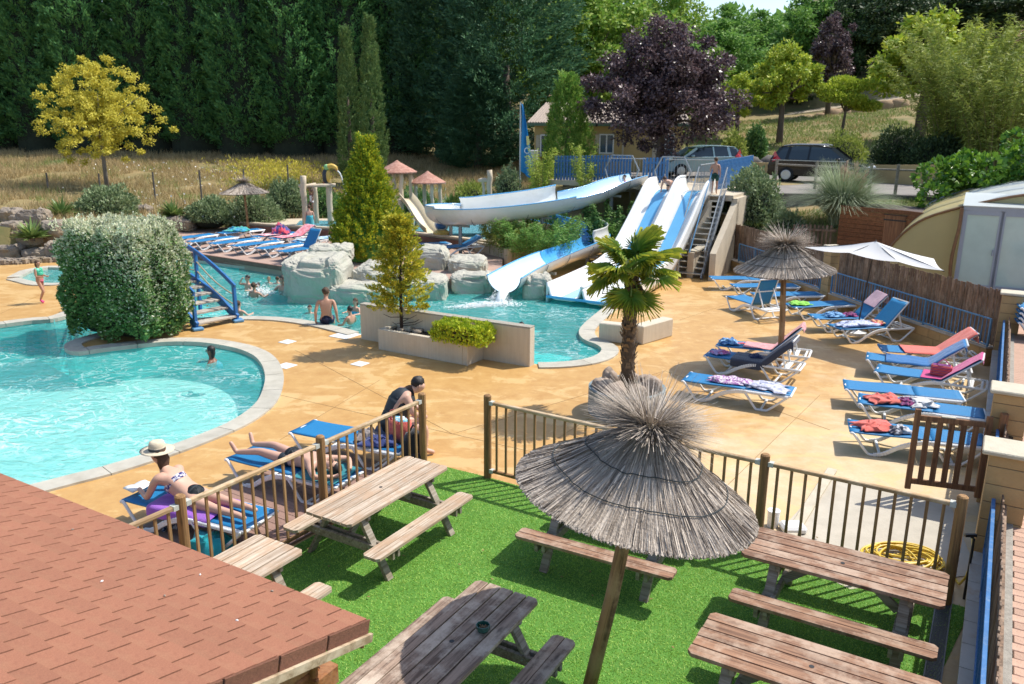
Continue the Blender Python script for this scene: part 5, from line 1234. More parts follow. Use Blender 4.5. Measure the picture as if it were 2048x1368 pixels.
for lb, (u, v), Yv in (('grey hexagonal start bar over the body slide', (1243, 350), 34.0), ('grey angled start bar over the left racing lane', (1345, 350), 32.6)):
    p = atY(u, v, Yv); p.z = 2.6; t = empty('start_frame', p, 0, lb, 'frame'); a = SN
    MB().tube([-a * .55, -a * .75 + Vector((0, 0, .6)), -a * .45 + Vector((0, 0, 1.15)), a * .45 + Vector((0, 0, 1.15)), a * .75 + Vector((0, 0, .6)), a * .55], .03, 6).build('bar', FRAMEG, t)

# ---- artificial pool rocks
ROCK = mat('artificial_rock', (.50, .46, .385), .9, .2, 1.2, .9, 14, col2=(.36, .36, .30), dirt=((.24, .32, .22), .6, .7))
ROCKN = mat('field_rock', (.34, .28, .22), .95, .25, 1.5, 1.0, 8, col2=(.19, .16, .13), dirt=((.30, .21, .07), .8, .6))
def rockmesh(wd, depth, h, seed, power, amp, freq):
    mb = MB().blob((0, 0, h * .42), (wd * .5, depth * .5, h * .58), seed, amp * .7, freq, 52, 34, power=power * .9); o_ = Vector((seed * 2.3, seed, seed * 1.7)); V = []
    for v in mb.v:
        v = Vector(v); d = v.normalized(); q = noise.voronoi(v * 1.5 + o_)[0]; crk = min(.16, q[1] - q[0]); f = noise.fractal(v * 5 + o_, .9, 2.1, 4) * .035; V.append(tuple(v + d * (f - (.16 - crk) * .30 + .05 * noise.cell(v * 1.5 + o_))))
    mb.v = V; return mb
def rock(label, u0, u1, vt, vb, depth=1.2, seed=0, name='pool_rock', cat='rock', grp='artificial rocks round the pool', m=ROCK, power=.55, amp=.16, zb=-.1, Y=None, freq=1.2, rz=0, sub=0):
    """rock whose foot stands at pixel row vb and whose outline spans u0..u1, up to vt"""
    b = at((u0 + u1) / 2, vb, zb) if Y is None else atY((u0 + u1) / 2, vb, Y); b.y += 0; zz = (b - Vector((0, 0, CAMH))).dot(_F); wd = (u1 - u0) / FPX * zz
    yc = b.y + depth / 2; top = atY((u0 + u1) / 2, vt, yc).z; h = max(.2, top - b.z)
    mb = MB().blob((0, 0, h * .42), (wd * .5, depth * .5, h * .60), seed, amp, freq, 28, 18, power=power, nu=44, nv=30) if 0 else rockmesh(wd, depth, h, seed, power, amp, freq); q_ = mb.build(name, m, None, smooth=False); q_.location = (b.x + b.x / max(b.y, 1) * depth / 2, yc, b.z); q_.rotation_euler.z = rz
    tag(q_, label, cat, grp); return q_
r1 = rock('largest green-stained artificial rock rising from the pool at left', 582, 702, 508, 610, 2.4, 1, power=.5)
rock('rounded boulder lying on top of the largest artificial rock', 622, 708, 486, 528, 1.4, 2, zb=.9, Y=25.2, power=.7)
rock('low saddle-shaped artificial rock right of the largest one', 660, 780, 560, 612, 2.0, 3, power=.55)
rock('pale rounded artificial rock behind the planter conifer', 712, 800, 524, 600, 1.8, 4, power=.65)
rock('tall square artificial rock, upper block of a stack', 828, 900, 493, 566, 1.6, 5, zb=.7, Y=26.6, power=.45)
rock('square artificial rock, lower block of the stack', 826, 898, 552, 603, 1.7, 6, power=.45)
rock('artificial rock with a broad flat top, right of the square stack', 898, 974, 514, 560, 1.5, 7, zb=.5, Y=26.0, power=.5)
rock('wide low artificial rock at the waterline left of the slide end', 900, 992, 545, 590, 1.5, 8, power=.5)
rock('grey artificial rock between the two slide ends', 1046, 1102, 545, 602, 1.1, 9, power=.6)
# planter box by the bamboo
bx = [at(942, 500, .25), at(1015, 518, .25)]
t = empty('bamboo_planter', bx[0], 0, 'low cream planter box holding the bamboo behind the rocks', 'planter'); wallseg(bx[0], bx[1], -.2, .62, parent=t, o=bx[0], th=.15); wallseg(bx[1], bx[1] + EY * 2.5, -.2, .62, parent=t, o=bx[0], th=.15); wallseg(bx[0] + EY * 3, bx[0], -.2, .62, parent=t, o=bx[0], th=.15)
# slide outfall: churned water
FOAM = mat('foam_glint', (.85, .90, .90), .6, .1, 20, .6, 60)
def foam_glint(label, p, sx, sy, rz, n, seed=0, hmax=.12):
    r2 = np.random.default_rng(seed); X = r2.normal(0, .33, (n, 2)); X = X[np.abs(X).max(1) < 1.1]; n = len(X); h_ = np.abs(r2.normal(0, hmax * .5, n)) * np.exp(-2 * (X ** 2).sum(1))
    B = np.c_[X[:, 0] * sx, X[:, 1] * sy, h_ + .01]; s_ = r2.uniform(.006, .024, n)
    o_ = np.array([[1, 0, 0], [0, 1, 0], [-1, 0, 0], [0, -1, 0], [0, 0, 1.0]]); V = (B[:, None] + o_[None] * s_[:, None, None] * np.array([1, 1, .5])).reshape(-1, 3)
    F = np.array([[0, 1, 4], [1, 2, 4], [2, 3, 4], [3, 0, 4]]); Q = (np.arange(n)[:, None, None] * 5 + F[None]).reshape(-1, 3)
    o = link(bpy.data.objects.new('splash', mesh_np('splash', V, Q, FOAM))); o.location = (p.x, p.y, -.07); o.rotation_euler.z = rz; o['kind'] = 'stuff'; return o
foam_glint('', at(1000, 602, -.07), .5, .5, 0, 900, 1, .3); foam_glint('', at(965, 612, -.07), 1.3, .35, .35, 1500, 2); foam_glint('', at(1010, 612, -.07), .7, .5, 0, 300, 3)
foam_glint('', at(522, 590, -.07), .6, .5, 0, 900, 4, .3); 
tag(MB().tube([C_[-1] + Vector((0, 0, .06)), C_[-1] + Vector((-.1, -.3, -.1)), C_[-1] + Vector((-.15, -.5, -.4))], [.16, .14, .2], 8).build('slide_water', FOAM, smooth=True), kind='stuff')

# ---- planter wall on the deck
CONC = mat('board_marked_concrete', (.62, .55, .43), .85, .08, 3, .35, 26, stretch=(9, 9, .4), dirt=((.46, .38, .26), 1.6, .45))
CTOP = mat('pebbly_top', (.50, .46, .38), .95, .3, 40, .9, 60)
wa, wb = at(722, 678), at(1059, 734); wd_ = (wb - wa).normalized(); wn = Vector((-wd_.y, wd_.x, 0))
t = empty('planter_wall', wa, 0, 'cream board-marked concrete wall between the deck and the slide pool', 'wall')
MB().beam(wn * .11 + Vector((0, 0, .40)), (wb - wa) + wn * .11 + Vector((0, 0, .40)), .22, .86, bev=.012).build('wall', CONC, t)
MB().beam(wn * .11 + Vector((0, 0, .845)), (wb - wa) + wn * .11 + Vector((0, 0, .845)), .215, .03, bev=.006).build('top', CTOP, t)
pa, pb_ = at(757, 699), at(935, 732); pd = (pb_ - pa).normalized(); pn = Vector((-pd.y, pd.x, 0)); Lp = (pb_ - pa).length; dep = .95
t = empty('planter_box', pa, 0, 'cream concrete planter box in front of the wall, holding the two yellow-green shrubs', 'planter')
hb_ = .48
for (a, b) in ((Vector((0, 0, 0)), pd * Lp), (pd * Lp - pn * 0, pd * Lp + pn * dep), (pn * dep, Vector((0, 0, 0)))):
    d_ = (b - a).normalized(); n_ = Vector((-d_.y, d_.x, 0)); MB().beam(a + n_ * .06 + d_ * (.0) + Vector((0, 0, hb_ / 2)), b + n_ * .06 - d_ * .122 + Vector((0, 0, hb_ / 2)), .12, hb_, bev=.008).build('side', CONC, t)
SOIL = mat('dark_soil', (.06, .045, .035), 1, .4, 20, 1, 30)
MB().prism([pn * .1 + pd * .1, pd * (Lp - .1) + pn * .1, pd * (Lp - .1) + pn * dep, pd * .1 + pn * dep], .1, hb_ - .06).build('soil', SOIL, t)
PLB = pa.copy(); 
for k in range(9):
    q_ = MB().blob((0, 0, 0), (rnd.uniform(.05, .13), rnd.uniform(.05, .10), rnd.uniform(.04, .08)), k, .25, 1.5, 10, 7).build('stone', ROCKN if k % 3 else CAPM, None, smooth=True); q_.location = pa + pd * rnd.uniform(.35, .95) + pn * rnd.uniform(.2, .5) + Vector((0, 0, hb_ - .03)); tag(q_, 'small stone on the soil of the planter box by the golden conifer', 'stone', 'stones in the planter box')
# low walls by the palm
for lb, (a, b) in (('low cream concrete bench wall beyond the palm trunk', (at(1197, 682), at(1268, 690))), ('short low cream concrete wall right of the palm trunk', (at(1285, 690), at(1345, 672)))):
    t = empty('low_wall', a, 0, lb, 'wall'); d_ = (b - a).normalized(); n_ = Vector((-d_.y, d_.x, 0)); MB().beam(n_ * .15 + Vector((0, 0, .22)), b - a + n_ * .15 + Vector((0, 0, .22)), .3, .44, bev=.02).build('wall', CONC, t)
# ---- blue footbridge
BLUEB = mat('bridge_blue', (.018, .14, .40), .4, .12, 5, dirt=((.10, .35, .60), 8, .3)); BW_ = wood('bleached_tread', (.52, .47, .40), (.28, .24, .2), (.42, .36, .28))
f1 = Vector((-7.75, 19.35, 0)); f2 = Vector((-7.05, 20.25, 0)); wv_ = (f2 - f1); dn = Vector((-.79, .61, 0)).normalized()
t = empty('footbridge', f1, 0, 'blue arched footbridge with bleached steps beside the clipped bush', 'bridge')
def arch(s): return .08 + 1.05 * math.sin(min(s, 2.4) / 2.4 * math.pi / 2) if s < 2.4 else 1.13 - .0 * (s - 2.4)
S_ = [i * .2 for i in range(0, 21)]
def archz(s): return .10 + 1.02 * (1 - (1 - min(s / 3.4, 1)) ** 1.9)
for o_ in (Vector((0, 0, 0)), wv_):
    pts = [o_ + dn * s + Vector((0, 0, archz(s))) for s in S_]
    for a, b in zip(pts, pts[1:]): MB().beam(a, b + (b - a) * .04, .07, .20).build('beam', BLUEB, t)
    tp = [o_ + dn * s + Vector((0, 0, archz(s) + .82)) for s in S_]
    for a, b in zip(tp, tp[1:]): MB().beam(a, b + (b - a) * .04, .06, .11, bev=.01).build('handrail', BLUEB, t)
    for s in (.06, 1.7, 3.3): MB().beam(o_ + dn * s + Vector((0, 0, -.02)), o_ + dn * s + Vector((0, 0, archz(s) + .82)), .085, .085, up=dn, bev=.01).build('post', BLUEB, t)
    for zz in (.30, .56): 
        for s_a, s_b in ((.06, 1.7), (1.7, 3.3)): MB().tube([o_ + dn * (s_a + (s_b - s_a) * k / 8) + Vector((0, 0, archz(s_a) + (archz(s_b) - archz(s_a)) * k / 8 + zz - .10 * math.sin(math.pi * k / 8))) for k in range(9)], .018, 6).build('rope', mat('rope', (.45, .38, .26), .9, .2, 60), t)
    MB().box(o_ + Vector((0, 0, .04)), (.26, .26, .08), rz=.6, bev=.02).build('foot_plate', BLUEL, t)
for k in range(9):
    s = .12 + .34 * k; q_ = MB().box((0, 0, 0), (.28, wv_.length - .06, .05), bev=.006).build('tread', BW_, t); q_.location = wv_ / 2 + dn * s + Vector((0, 0, archz(s) - .02)); q_.rotation_euler.z = math.atan2(dn.y, dn.x)

# ---- palm pot
p = at(1252, 822); PP = p.copy(); t = empty('palm_pot', p, 0, 'big round grey concrete pot with rocks, at the foot of the palm', 'pot')
POTM = mat('grey_pot', (.20, .26, .28), .8, .12, 4, .3, 40, dirt=((.32, .34, .33), 3, .5)); rp_ = .68
MB().lathe([(0, 0), (rp_, 0), (rp_, .46), (rp_ - .07, .46), (rp_ - .07, .36), (0, .36)], n=48).build('pot', POTM, t); MB().lathe([(rp_ - .065, .33), (.3, .37), (0, .38)], n=24).build('soil', SOIL, t)
for k in range(7):
    a = k * .9 + .5; q_ = MB().blob((0, 0, 0), (rnd.uniform(.15, .24), rnd.uniform(.12, .2), rnd.uniform(.14, .24)), k + 20, .3, 1.3, 14, 9, power=.8).build('pot_rock', mat('pink_rock', (.40, .31, .24), .9, .2, 5, .8, 20), None, smooth=True); q_.location = p + Vector((math.cos(a) * .42, math.sin(a) * .42, .46)); q_.rotation_euler.z = k; tag(q_, 'angular pinkish rock in the palm pot', 'rock', 'rocks in the palm pot')

# ---- pool enclosure, shed, bungalow
POLY = mat('frosted_panel', (.70, .74, .71), .35, .05, 1, trans=.3, spec=.6); POLYY = mat('yellowed_panel', (.74, .66, .36), .35, .05, 1.2, trans=.5); ALU = mat('pale_aluminium', (.33, .37, .43), .4, .05, 8); BRR = mat('brown_rib', (.22, .11, .045), .5, .15, 8)
EC = at(1830, 560, ZP); EC = Vector((10.25, 22.55, ZP)); ed = Vector((.87, -.49, 0)).normalized(); en = Vector((.49, .87, 0)).normalized()
enc = empty('pool_enclosure', EC, 0, 'arched glazed pool enclosure with grey double doors at the right edge', 'enclosure')
A1 = atY(1815, 500, 23.6); 
def EP(a, b, z): return ed * a + en * b + Vector((0, 0, z))
HE, WE = 2.75, 9.5
arc = [(0, 0), (.12, .6), (.5, 1.25), (1.05, 1.75), (1.95, 2.12)]      # curved eave: (inwards, height)
roofp = [(1.95, 2.12), (3.0, 2.42), (4.2, 2.62), (5.6, 2.72), (7.0, 2.62)]
ca = catmull([Vector((a, 0, b)) for a, b in arc], 4); cr_ = catmull([Vector((a, 0, b)) for a, b in roofp], 4)
# long side: curved panels along en, three bays
bays = [0, 2.3, 4.6, 6.9]
full = ca + cr_[1:]
for j in range(3):
    for nm, cv, m_ in (('side_panel', ca, POLYY), ('roof_panel', cr_, POLY)):
        MB().grid([[EP(p.x, bays[j] - 2.2 * 0 + f * 2.26 + .02, p.z) for f in (0, 1)] for p in cv]).build(nm, m_, enc, smooth=True, solid=.012)
for b_ in bays[:1] + bays[3:]:
    MB().tube([EP(p.x, b_, p.z) for p in full], .035, 6).build('rib', BRR if b_ == 0 else ALU, enc)
for p in (ca[-1], cr_[-1]): MB().beam(EP(p.x, .05, p.z - .03), EP(p.x, 6.85, p.z - .03), .05, .05).build('purlin', ALU, enc)
# front gable and door unit
gab = [EP(p.x, .02, p.z) for p in full] + [EP(7.0, .02, 0)]
MB().add(gab, [tuple(range(len(gab)))]).build('gable_panel', POLYY, enc)
def glazed(name, a, w_, z0, z1, parent):
    fr = MB(); 
    for s_ in (0, w_): fr.box(a + ed * s_ + Vector((0, 0, (z0 + z1) / 2)), (.10, .06, z1 - z0), rz=math.atan2(ed.y, ed.x))
    for z in (z0 + .06, z1 - .05): fr.box(a + ed * w_ / 2 + Vector((0, 0, z)), (w_ - .101, .06, .12), rz=math.atan2(ed.y, ed.x))
    o = fr.build('door', ALU, parent); MB().box(a + ed * w_ / 2 + Vector((0, 0, (z0 + z1) / 2)), (w_ - .07, .012, z1 - z0 - .12), rz=math.atan2(ed.y, ed.x)).build('pane', mat('door_glass', (.52, .66, .60), .12, .10, 1.2, spec=.7), o)
    MB().box(a + ed * (w_ * .9) - en * .05 + Vector((0, 0, 1.0)), (.03, .04, .16)).build('handle', ALU, o)
for k in range(3):
    glazed('door', EP(1.98 + k * .86, -.42, 0), .82, .02, 2.05, enc)
MB().prism([EP(1.92, -.46, 0), EP(7.0, -.46, 0), EP(7.0, .0, 0), EP(1.92, 0, 0)], 2.06, 2.16).build('lintel', ALU, enc)
MB().grid([[EP(1.90 + a, b, 2.17 + c) for a in (0, 5.2)] for b, c in ((-.5, 0), (.3, .09), (1.2, .22))]).build('porch_roof', POLY, enc, solid=.02)
for a in (1.88, 4.52): MB().tube(catmull([EP(a, -.5, 0), EP(a - .07, -.5, .6), EP(a - .05, -.5, 1.1), EP(a, -.5, 1.6), EP(a + .0, -.5, 2.1)], 4), .045, 6).build('post', BRR, enc)
# shed
SHW = wood('shed_board', (.26, .11, .045), (.15, .06, .025), axis=0, grain=20); sa, sb = atY(1672, 500, 27.0), atY(1846, 500, 24.8); sa.z = sb.z = 0
t = empty('wooden_shed', Vector((sa.x, sa.y, .6)), 0, 'brown plank shed with a black-hinged hatch behind the deck screens', 'shed'); dd = (sb - sa).normalized(); Ls = (sb - sa).length; nn = Vector((-dd.y, dd.x, 0)); zt0, zt1 = 2.35 - .6, 2.48 - .6
for k in range(13):
    z = .08 + k * .14; MB().beam(Vector((0, 0, z)), dd * (Ls * .80) + Vector((0, 0, z)), .025, .135, bev=.006).build('plank', SHW, t)
    MB().beam(dd * (Ls * .8) + Vector((0, 0, z)), dd * (Ls * 1.0) + nn * -.2 + Vector((0, 0, z)), .025, .135, bev=.006).build('plank', SHW, t)
MB().prism([nn * .12, dd * Ls + nn * .1, dd * Ls + nn * 2.5, nn * 2.5 - dd * .1], 1.70, 1.74).build('roof', mat('felt', (.12, .09, .08), .9, .2, 6), t)
hp = dd * (Ls * .66) - nn * .03
h_ = MB(); 
for k in range(4): MB().box(hp + dd * (k - 1.5) * .165 + Vector((0, 0, 1.15)), (.16, .02, 1.0), rz=math.atan2(dd.y, dd.x)).build('hatch_board', wood('hatch_wood', (.30, .15, .07), (.18, .08, .04), axis=2, grain=24), t)
MB().box(hp - nn * .015 + Vector((0, 0, 1.50)), (.72, .012, .04), rz=math.atan2(dd.y, dd.x)).build('hinge', BLACKI, t)
MB().box(hp - nn * .015 + dd * .0 + Vector((0, 0, 1.66)), (.74, .02, .02), rz=math.atan2(dd.y, dd.x)).build('hatch_edge', BLACKI, t)
# fence piece beside the shed
a_ = atY(1580, 500, 27.4); b_ = atY(1668, 500, 27.0); a_.z = b_.z = 0; slats('low dark picket fence between the thatched parasol and the shed', a_, (b_ - a_).normalized(), (b_ - a_).length, .5, 1.75, step=.13, w_=.06, rails=True, slat='picket', name='picket_fence')
# bungalow
YR = mat('yellow_render', (.52, .38, .17), .9, .06, 1.5, .2, 40, dirt=((.44, .33, .16), .8, .4)); TILE = mat('roof_tile', (.42, .34, .28), .85, .2, 8, .4, 20, col2=(.28, .23, .19)); GRN = mat('green_gutter', (.10, .17, .10), .6, .1, 5)
ba, bb = atY(1068, 330, 47), atY(1362, 330, 46); ba.z = bb.z = 2.3; t = empty('bungalow', ba, 0, 'yellow rendered bungalow with a tiled roof behind the juniper and the purple tree', 'house'); bd_ = (bb - ba).normalized(); Lb = (bb - ba).length; bn_ = Vector((-bd_.y, bd_.x, 0)); hw_ = 2.75
MB().prism([Vector((0, 0, 0)), bd_ * Lb, bd_ * Lb + bn_ * 7, bn_ * 7], 0, hw_).build('wall', YR, t)
rf = empty('roof', (0, 0, 0)); rf.parent = t
e_a, e_b = -bd_ * .4 - bn_ * .4 + Vector((0, 0, hw_)), bd_ * (Lb + .4) - bn_ * .4 + Vector((0, 0, hw_)); r_a, r_b = bn_ * 3.5 + bd_ * .3 + Vector((0, 0, hw_ + 1.15)), bd_ * Lb + bn_ * 3.5 + Vector((0, 0, hw_ + 1.15))
nb = 60
for k in range(nb):
    f0, f1 = k / nb, (k + 1) / nb; A_, B_ = e_a.lerp(e_b, (f0 + f1) / 2), r_a.lerp(r_b, (f0 + f1) / 2)
    if k == 0: pass
    MB().tube([A_, B_], [Lb / nb * .52] * 2, 6).build('tile_row', TILE, rf)
MB().add([e_a, e_b, r_b, r_a], [(0, 1, 2, 3)]).build('roof_deck', TILE, rf, solid=.05)
MB().beam(e_a - Vector((0, 0, .08)), e_b - Vector((0, 0, .08)), .12, .14).build('gutter', GRN, t)
WF = mat('white_window', (.75, .76, .76), .4, .04, 4); 
for u, w_, z0, z1 in ((1090, .55, 1.0, 2.1), (1213, .75, 1.15, 2.15), (1330, .9, .3, 2.2)):
    q_ = atY(u, 290, 46.5); s_ = (q_ - ba).dot(bd_); c_ = bd_ * s_ - bn_ * .03 + Vector((0, 0, (z0 + z1) / 2)); fr = MB()
    for k in (-1, 0, 1): fr.box(c_ + bd_ * k * w_ / 2, (.07, .07, z1 - z0), rz=math.atan2(bd_.y, bd_.x))
    for k in (-1, 1): fr.box(c_ + Vector((0, 0, k * (z1 - z0) / 2)), (w_ + .07, .075, .07), rz=math.atan2(bd_.y, bd_.x))
    o = fr.build('window', WF, t); MB().box(c_, (w_, .02, z1 - z0), rz=math.atan2(bd_.y, bd_.x)).build('pane', glass('dark_glass', (.05, .08, .11)), o); MB().box(c_ - Vector((0, 0, (z1 - z0) / 2 + .07)), (w_ + .2, .14, .05), rz=math.atan2(bd_.y, bd_.x)).build('sill', CAPM, o)
    MB().box(c_ + bd_ * (-w_ / 2 - .16) - bn_ * .01, (.2, .05, z1 - z0), rz=math.atan2(bd_.y, bd_.x)).build('surround', CAPM, o)
q_ = atY(1246, 290, 46); s_ = (q_ - ba).dot(bd_); MB().cyl(bd_ * s_ - bn_ * .1, bd_ * s_ - bn_ * .1 + Vector((0, 0, hw_)), .05, n=8).build('downpipe', CAPM, t)
q_ = atY(1062, 330, 46); t = empty('air_conditioner', (q_.x, q_.y, 3.0), 0, 'white air conditioning unit left of the bungalow', 'air conditioner'); MB().box((0, 0, .3), (.75, .35, .6), bev=.02).build('case', WF, t); MB().lathe([(0, -.02), (.22, -.02), (.22, 0)], n=20, m=Matrix.Rotation(R(90), 3, 'X')).build('fan_cover', FRAMEG, t, loc=(0, -.18, .3)); MB().box((0, 0, -.3), (.6, .3, .6)).build('stand', FRAMEG, t)
# flag
q_ = gspot(1038, 38.5); FP = q_; t = empty('flag_pole', q_, 0, 'tall pole with a limp blue flag beside the bungalow', 'flag'); hp_ = atY(1038, 204, 38.5).z - q_.z
MB().cyl((0, 0, -.2), (0, 0, hp_), .045, .03, 8).build('pole', mat('pole_grey', (.55, .56, .55), .4, .05, 5), t); FLG = mat('flag_blue', (.02, .25, .58), .7, .1, 3, trans=.2)
rows = []
for i in range(26):
    f = i / 25; z = hp_ - .08 - f * 3.0; w_ = (.05 + .60 * f ** .8) * (1 if f < .85 else 1 - (f - .85) * 2.2)
    rows.append([Vector((.04 + w_ * g + .02 * math.sin(9 * g + f * 5), .10 * math.sin(g * 9 + f * 4) * g * (1.1 - f * .3), z - g * .35 * f)) for g in np.linspace(0, 1, 12)])
MB().grid(rows).build('flag', FLG, t, smooth=True); YE = mat('flag_emblem', (.75, .68, .25), .7, .05, 3); WE_ = mat('flag_white', (.75, .78, .8), .7, .05, 3)
e_ = MB()
for a, b in (((.33, -.12, hp_ - 1.5), (.36, -.12, hp_ - 1.9)),): e_.beam(a, b, .03, .12)
e_.build('emblem', YE, t); MB().lathe([(.10, 0), (.14, 0), (.14, .02), (.10, .02)], n=16, m=Matrix.Rotation(R(90), 3, 'X')).build('emblem', WE_, t, loc=(.32, -.13, hp_ - 2.15))
MB().box((0, 0, .35), (.45, .35, .7)).build('base_box', mat('grey_green_box', (.28, .36, .36), .6, .1, 4), t)

# ---- splash pad play equipment
LOGW = mat('pale_log', (.60, .50, .36), .8, .12, 4, .5, 14, stretch=(1, 1, .3)); RTH = mat('red_thatch', (.52, .30, .23), .85, .2, 8, .6, 20, col2=(.30, .12, .08)); CRS = mat('cream_slide', (.72, .62, .42), .3, .04, 3, coat=.3)
def logp(parent, a, b, r=.12, seed=0):
    a = Vector(a); b = Vector(b); pts = [a.lerp(b, k / 7) + Vector((noise.noise(Vector((k * .9, seed, 0))), noise.noise(Vector((k * .9, seed, 5))), 0)) * .05 for k in range(8)]; MB().tube(pts, [r * (1 + .18 * noise.noise(Vector((k * 1.3, seed, 9)))) for k in range(8)], 9).build('log_post', LOGW, parent, smooth=True)
ZS = .6
def hut(label, u, v, dist, hh, rad, posts, seed):
    p = atY(u, v, dist); p.z = ZS; t = empty('shower_hut', p, 0, label, 'play hut', 'dripping thatched play huts')
    for k in range(posts): a = 2 * math.pi * k / posts + .4; logp(t, (math.cos(a) * rad * .72, math.sin(a) * rad * .72, 0), (math.cos(a) * rad * .72, math.sin(a) * rad * .72, hh + .05), .085, seed + k)
    for k in range(4):
        f = k / 4; r0 = rad * (1 - f) + .02; r1 = rad * (1 - f) * .5 + .02; z0 = hh + f * .44
        MB().lathe([(r0, z0 - .05), (r0 * 1.02, z0), (max(r0 - rad * .30, .02), z0 + .15), (max(r0 - rad * .34, .01), z0 + .13)], n=20).build('roof_tier', RTH, t, smooth=False)
    dr_ = MB()
    for k in range(90):
        a = rnd.uniform(0, 6.28); z = rnd.uniform(0, hh); r_ = rad * (1.02 + .02 * (hh - z)); dr_.beam((math.cos(a) * r_, math.sin(a) * r_, z), (math.cos(a) * r_, math.sin(a) * r_, z + rnd.uniform(.03, .12)), .012, .012)
    o = dr_.build('falling_water', FOAM, t); o['kind'] = 'stuff'; return t
def ytop(u, v, Y): return atY(u, v, Y).z
YH = 35.6
h1 = hut('larger dripping hut with a reddish tiered roof above the small slide', 797, 430, YH, ytop(797, 343, YH) - ZS, .82, 4, 1)
h2 = hut('smaller dripping hut with a reddish tiered roof, right of the larger one', 857, 430, YH + .6, ytop(857, 364, YH + .6) - ZS, .76, 4, 11)
# small slide
p0 = atY(812, 405, 34.8); p1 = atY(862, 466, 33.4); p1.z = ZS + .06; p0.z = ZS + 1.25; t = empty('toddler_slide', Vector((p1.x, p1.y, ZS)), 0, 'cream toddler slide coming down from the larger hut', 'slide'); o_ = Vector((p1.x, p1.y, ZS))
pts = catmull([p0, p0.lerp(p1, .3) + Vector((0, 0, .02)), p0.lerp(p1, .75) + Vector((0, 0, -.12)), p1 + (p1 - p0) * .06], 6); dv = (p1 - p0); dv.z = 0; sv = Vector((dv.y, -dv.x, 0)).normalized()
MB().grid([[q_ + sv * a + Vector((0, 0, b)) - o_ for a, b in ((-.34, .26), (-.32, .28), (-.27, .04), (-.2, 0), (.2, 0), (.27, .04), (.32, .28), (.34, .26))] for q_ in pts]).build('chute', CRS, t, smooth=True, solid=.03); MB().box(p0 - dv.normalized() * .4 - o_ + Vector((0, 0, -.04)), (.8, .8, .06), rz=math.atan2(dv.y, dv.x)).build('platform', LOGW, t); logp(t, p0 - o_ - Vector((0, 0, 1.25)) + sv * .3, p0 - o_ + sv * .3, .08, 3); logp(t, p0 - o_ - Vector((0, 0, 1.25)) - sv * .3, p0 - o_ - sv * .3, .08, 4)
# toucan frame
pa2, pb2 = atY(611, 445, 35.4), atY(661, 441, 36.2); pa2.z = pb2.z = ZS; t = empty('climbing_frame', pa2, 0, 'pale log frame on the splash pad with a toucan on top', 'climbing frame'); ztA = ytop(611, 352, 35.4) - ZS; zt = ytop(640, 371, 35.8) - ZS
logp(t, (0, 0, 0), (0, 0, ztA), .13, 20); logp(t, pb2 - pa2, pb2 - pa2 + Vector((0, 0, zt)), .13, 21); logp(t, Vector((-.2, 0, zt)), pb2 - pa2 + Vector((.3, 0, zt)), .07, 22); logp(t, Vector((.2, 1.2, 0)), Vector((.2, 1.2, zt)), .11, 23); logp(t, Vector((0, 0, zt)), Vector((.2, 1.3, zt)), .06, 24)
tp_ = pb2 + Vector((-.05, 0, zt + .08)); t = empty('toucan', tp_, 0, 'colourful toucan figure spouting water on the log frame', 'toucan'); TB, TY, TR, TG = mat('toucan_black', (.03, .04, .05), .5), mat('toucan_yellow', (.75, .50, .10), .5), mat('toucan_red', (.65, .10, .05), .5), mat('toucan_green', (.30, .6, .25), .5)
MB().blob((-.06, 0, .28), (.15, .14, .34), 1, .05).build('body', TB, t, smooth=True); MB().blob((.05, -.02, .3), (.12, .13, .26), 2, .05).build('breast', TY, t, smooth=True); MB().blob((0, 0, .68), (.13, .12, .13), 3, .05).build('head', TG, t, smooth=True); MB().tube(catmull([(.06, 0, .70), (.22, 0, .74), (.38, 0, .68), (.46, 0, .54)], 4), [.11, .11, .10, .10, .10, .095, .09, .09, .08, .07, .06, .05, .03], 8).build('beak', TY, t, smooth=True); MB().tube([(.42, 0, .62), (.46, 0, .53)], [.065, .03], 8).build('beak_tip', TR, t, smooth=True); MB().tube([(-.1, 0, .1), (-.16, 0, -.18)], [.08, .03], 6).build('tail', TR, t)
wj = catmull([tp_ + Vector((.46, 0, .54)), tp_ + Vector((.62, 0, .3)), tp_ + Vector((.8, 0, -.6)), tp_ + Vector((.95, 0, -1.9))], 5); o = MB().tube(wj, .03, 5).build('water_jet', FOAM, smooth=True); o['kind'] = 'stuff'
# blue and white ball fountain
p = atY(884, 470, 32.6); p.z = ZS + .05; t = empty('ball_fountain', p, 0, 'small blue and white creature-shaped fountain on the splash pad edge', 'fountain'); MB().blob((0, 0, .42), (.30, .28, .28), 5, .06).build('body', mat('fountain_white', (.68, .72, .75), .4), t, smooth=True); MB().blob((-.02, -.12, .38), (.22, .20, .16), 6, .15).build('mask', mat('fountain_blue', (.02, .14, .42), .4), t, smooth=True); MB().lathe([(.34, 0), (.36, .1), (.2, .2), (0, .2)], n=12).build('base', mat('fountain_yellow', (.72, .52, .15), .5), t); MB().blob((-.2, -.02, .7), (.05, .04, .08), 7).build('ear', bpy.data.materials['fountain_white'], t, smooth=True)
# small wooden figure beside flag
p = atY(978, 385, 37.0); q_ = gspot(978, 37.0); t = empty('log_post', q_, 0, 'short pale log post with a carved bird head left of the flag', 'post'); hh_ = atY(978, 340, 37).z - q_.z; logp(t, (0, 0, 0), (0, 0, hh_), .12, 31); MB().blob((-.28, 0, hh_ - .45), (.26, .1, .1), 3, .2).build('head', LOGW, t, smooth=True); MB().tube([(-.3, 0, hh_ - .5), (-.25, 0, hh_ - .9), (-.3, 0, hh_ - 1.3)], .07, 7).build('neck', LOGW, t)

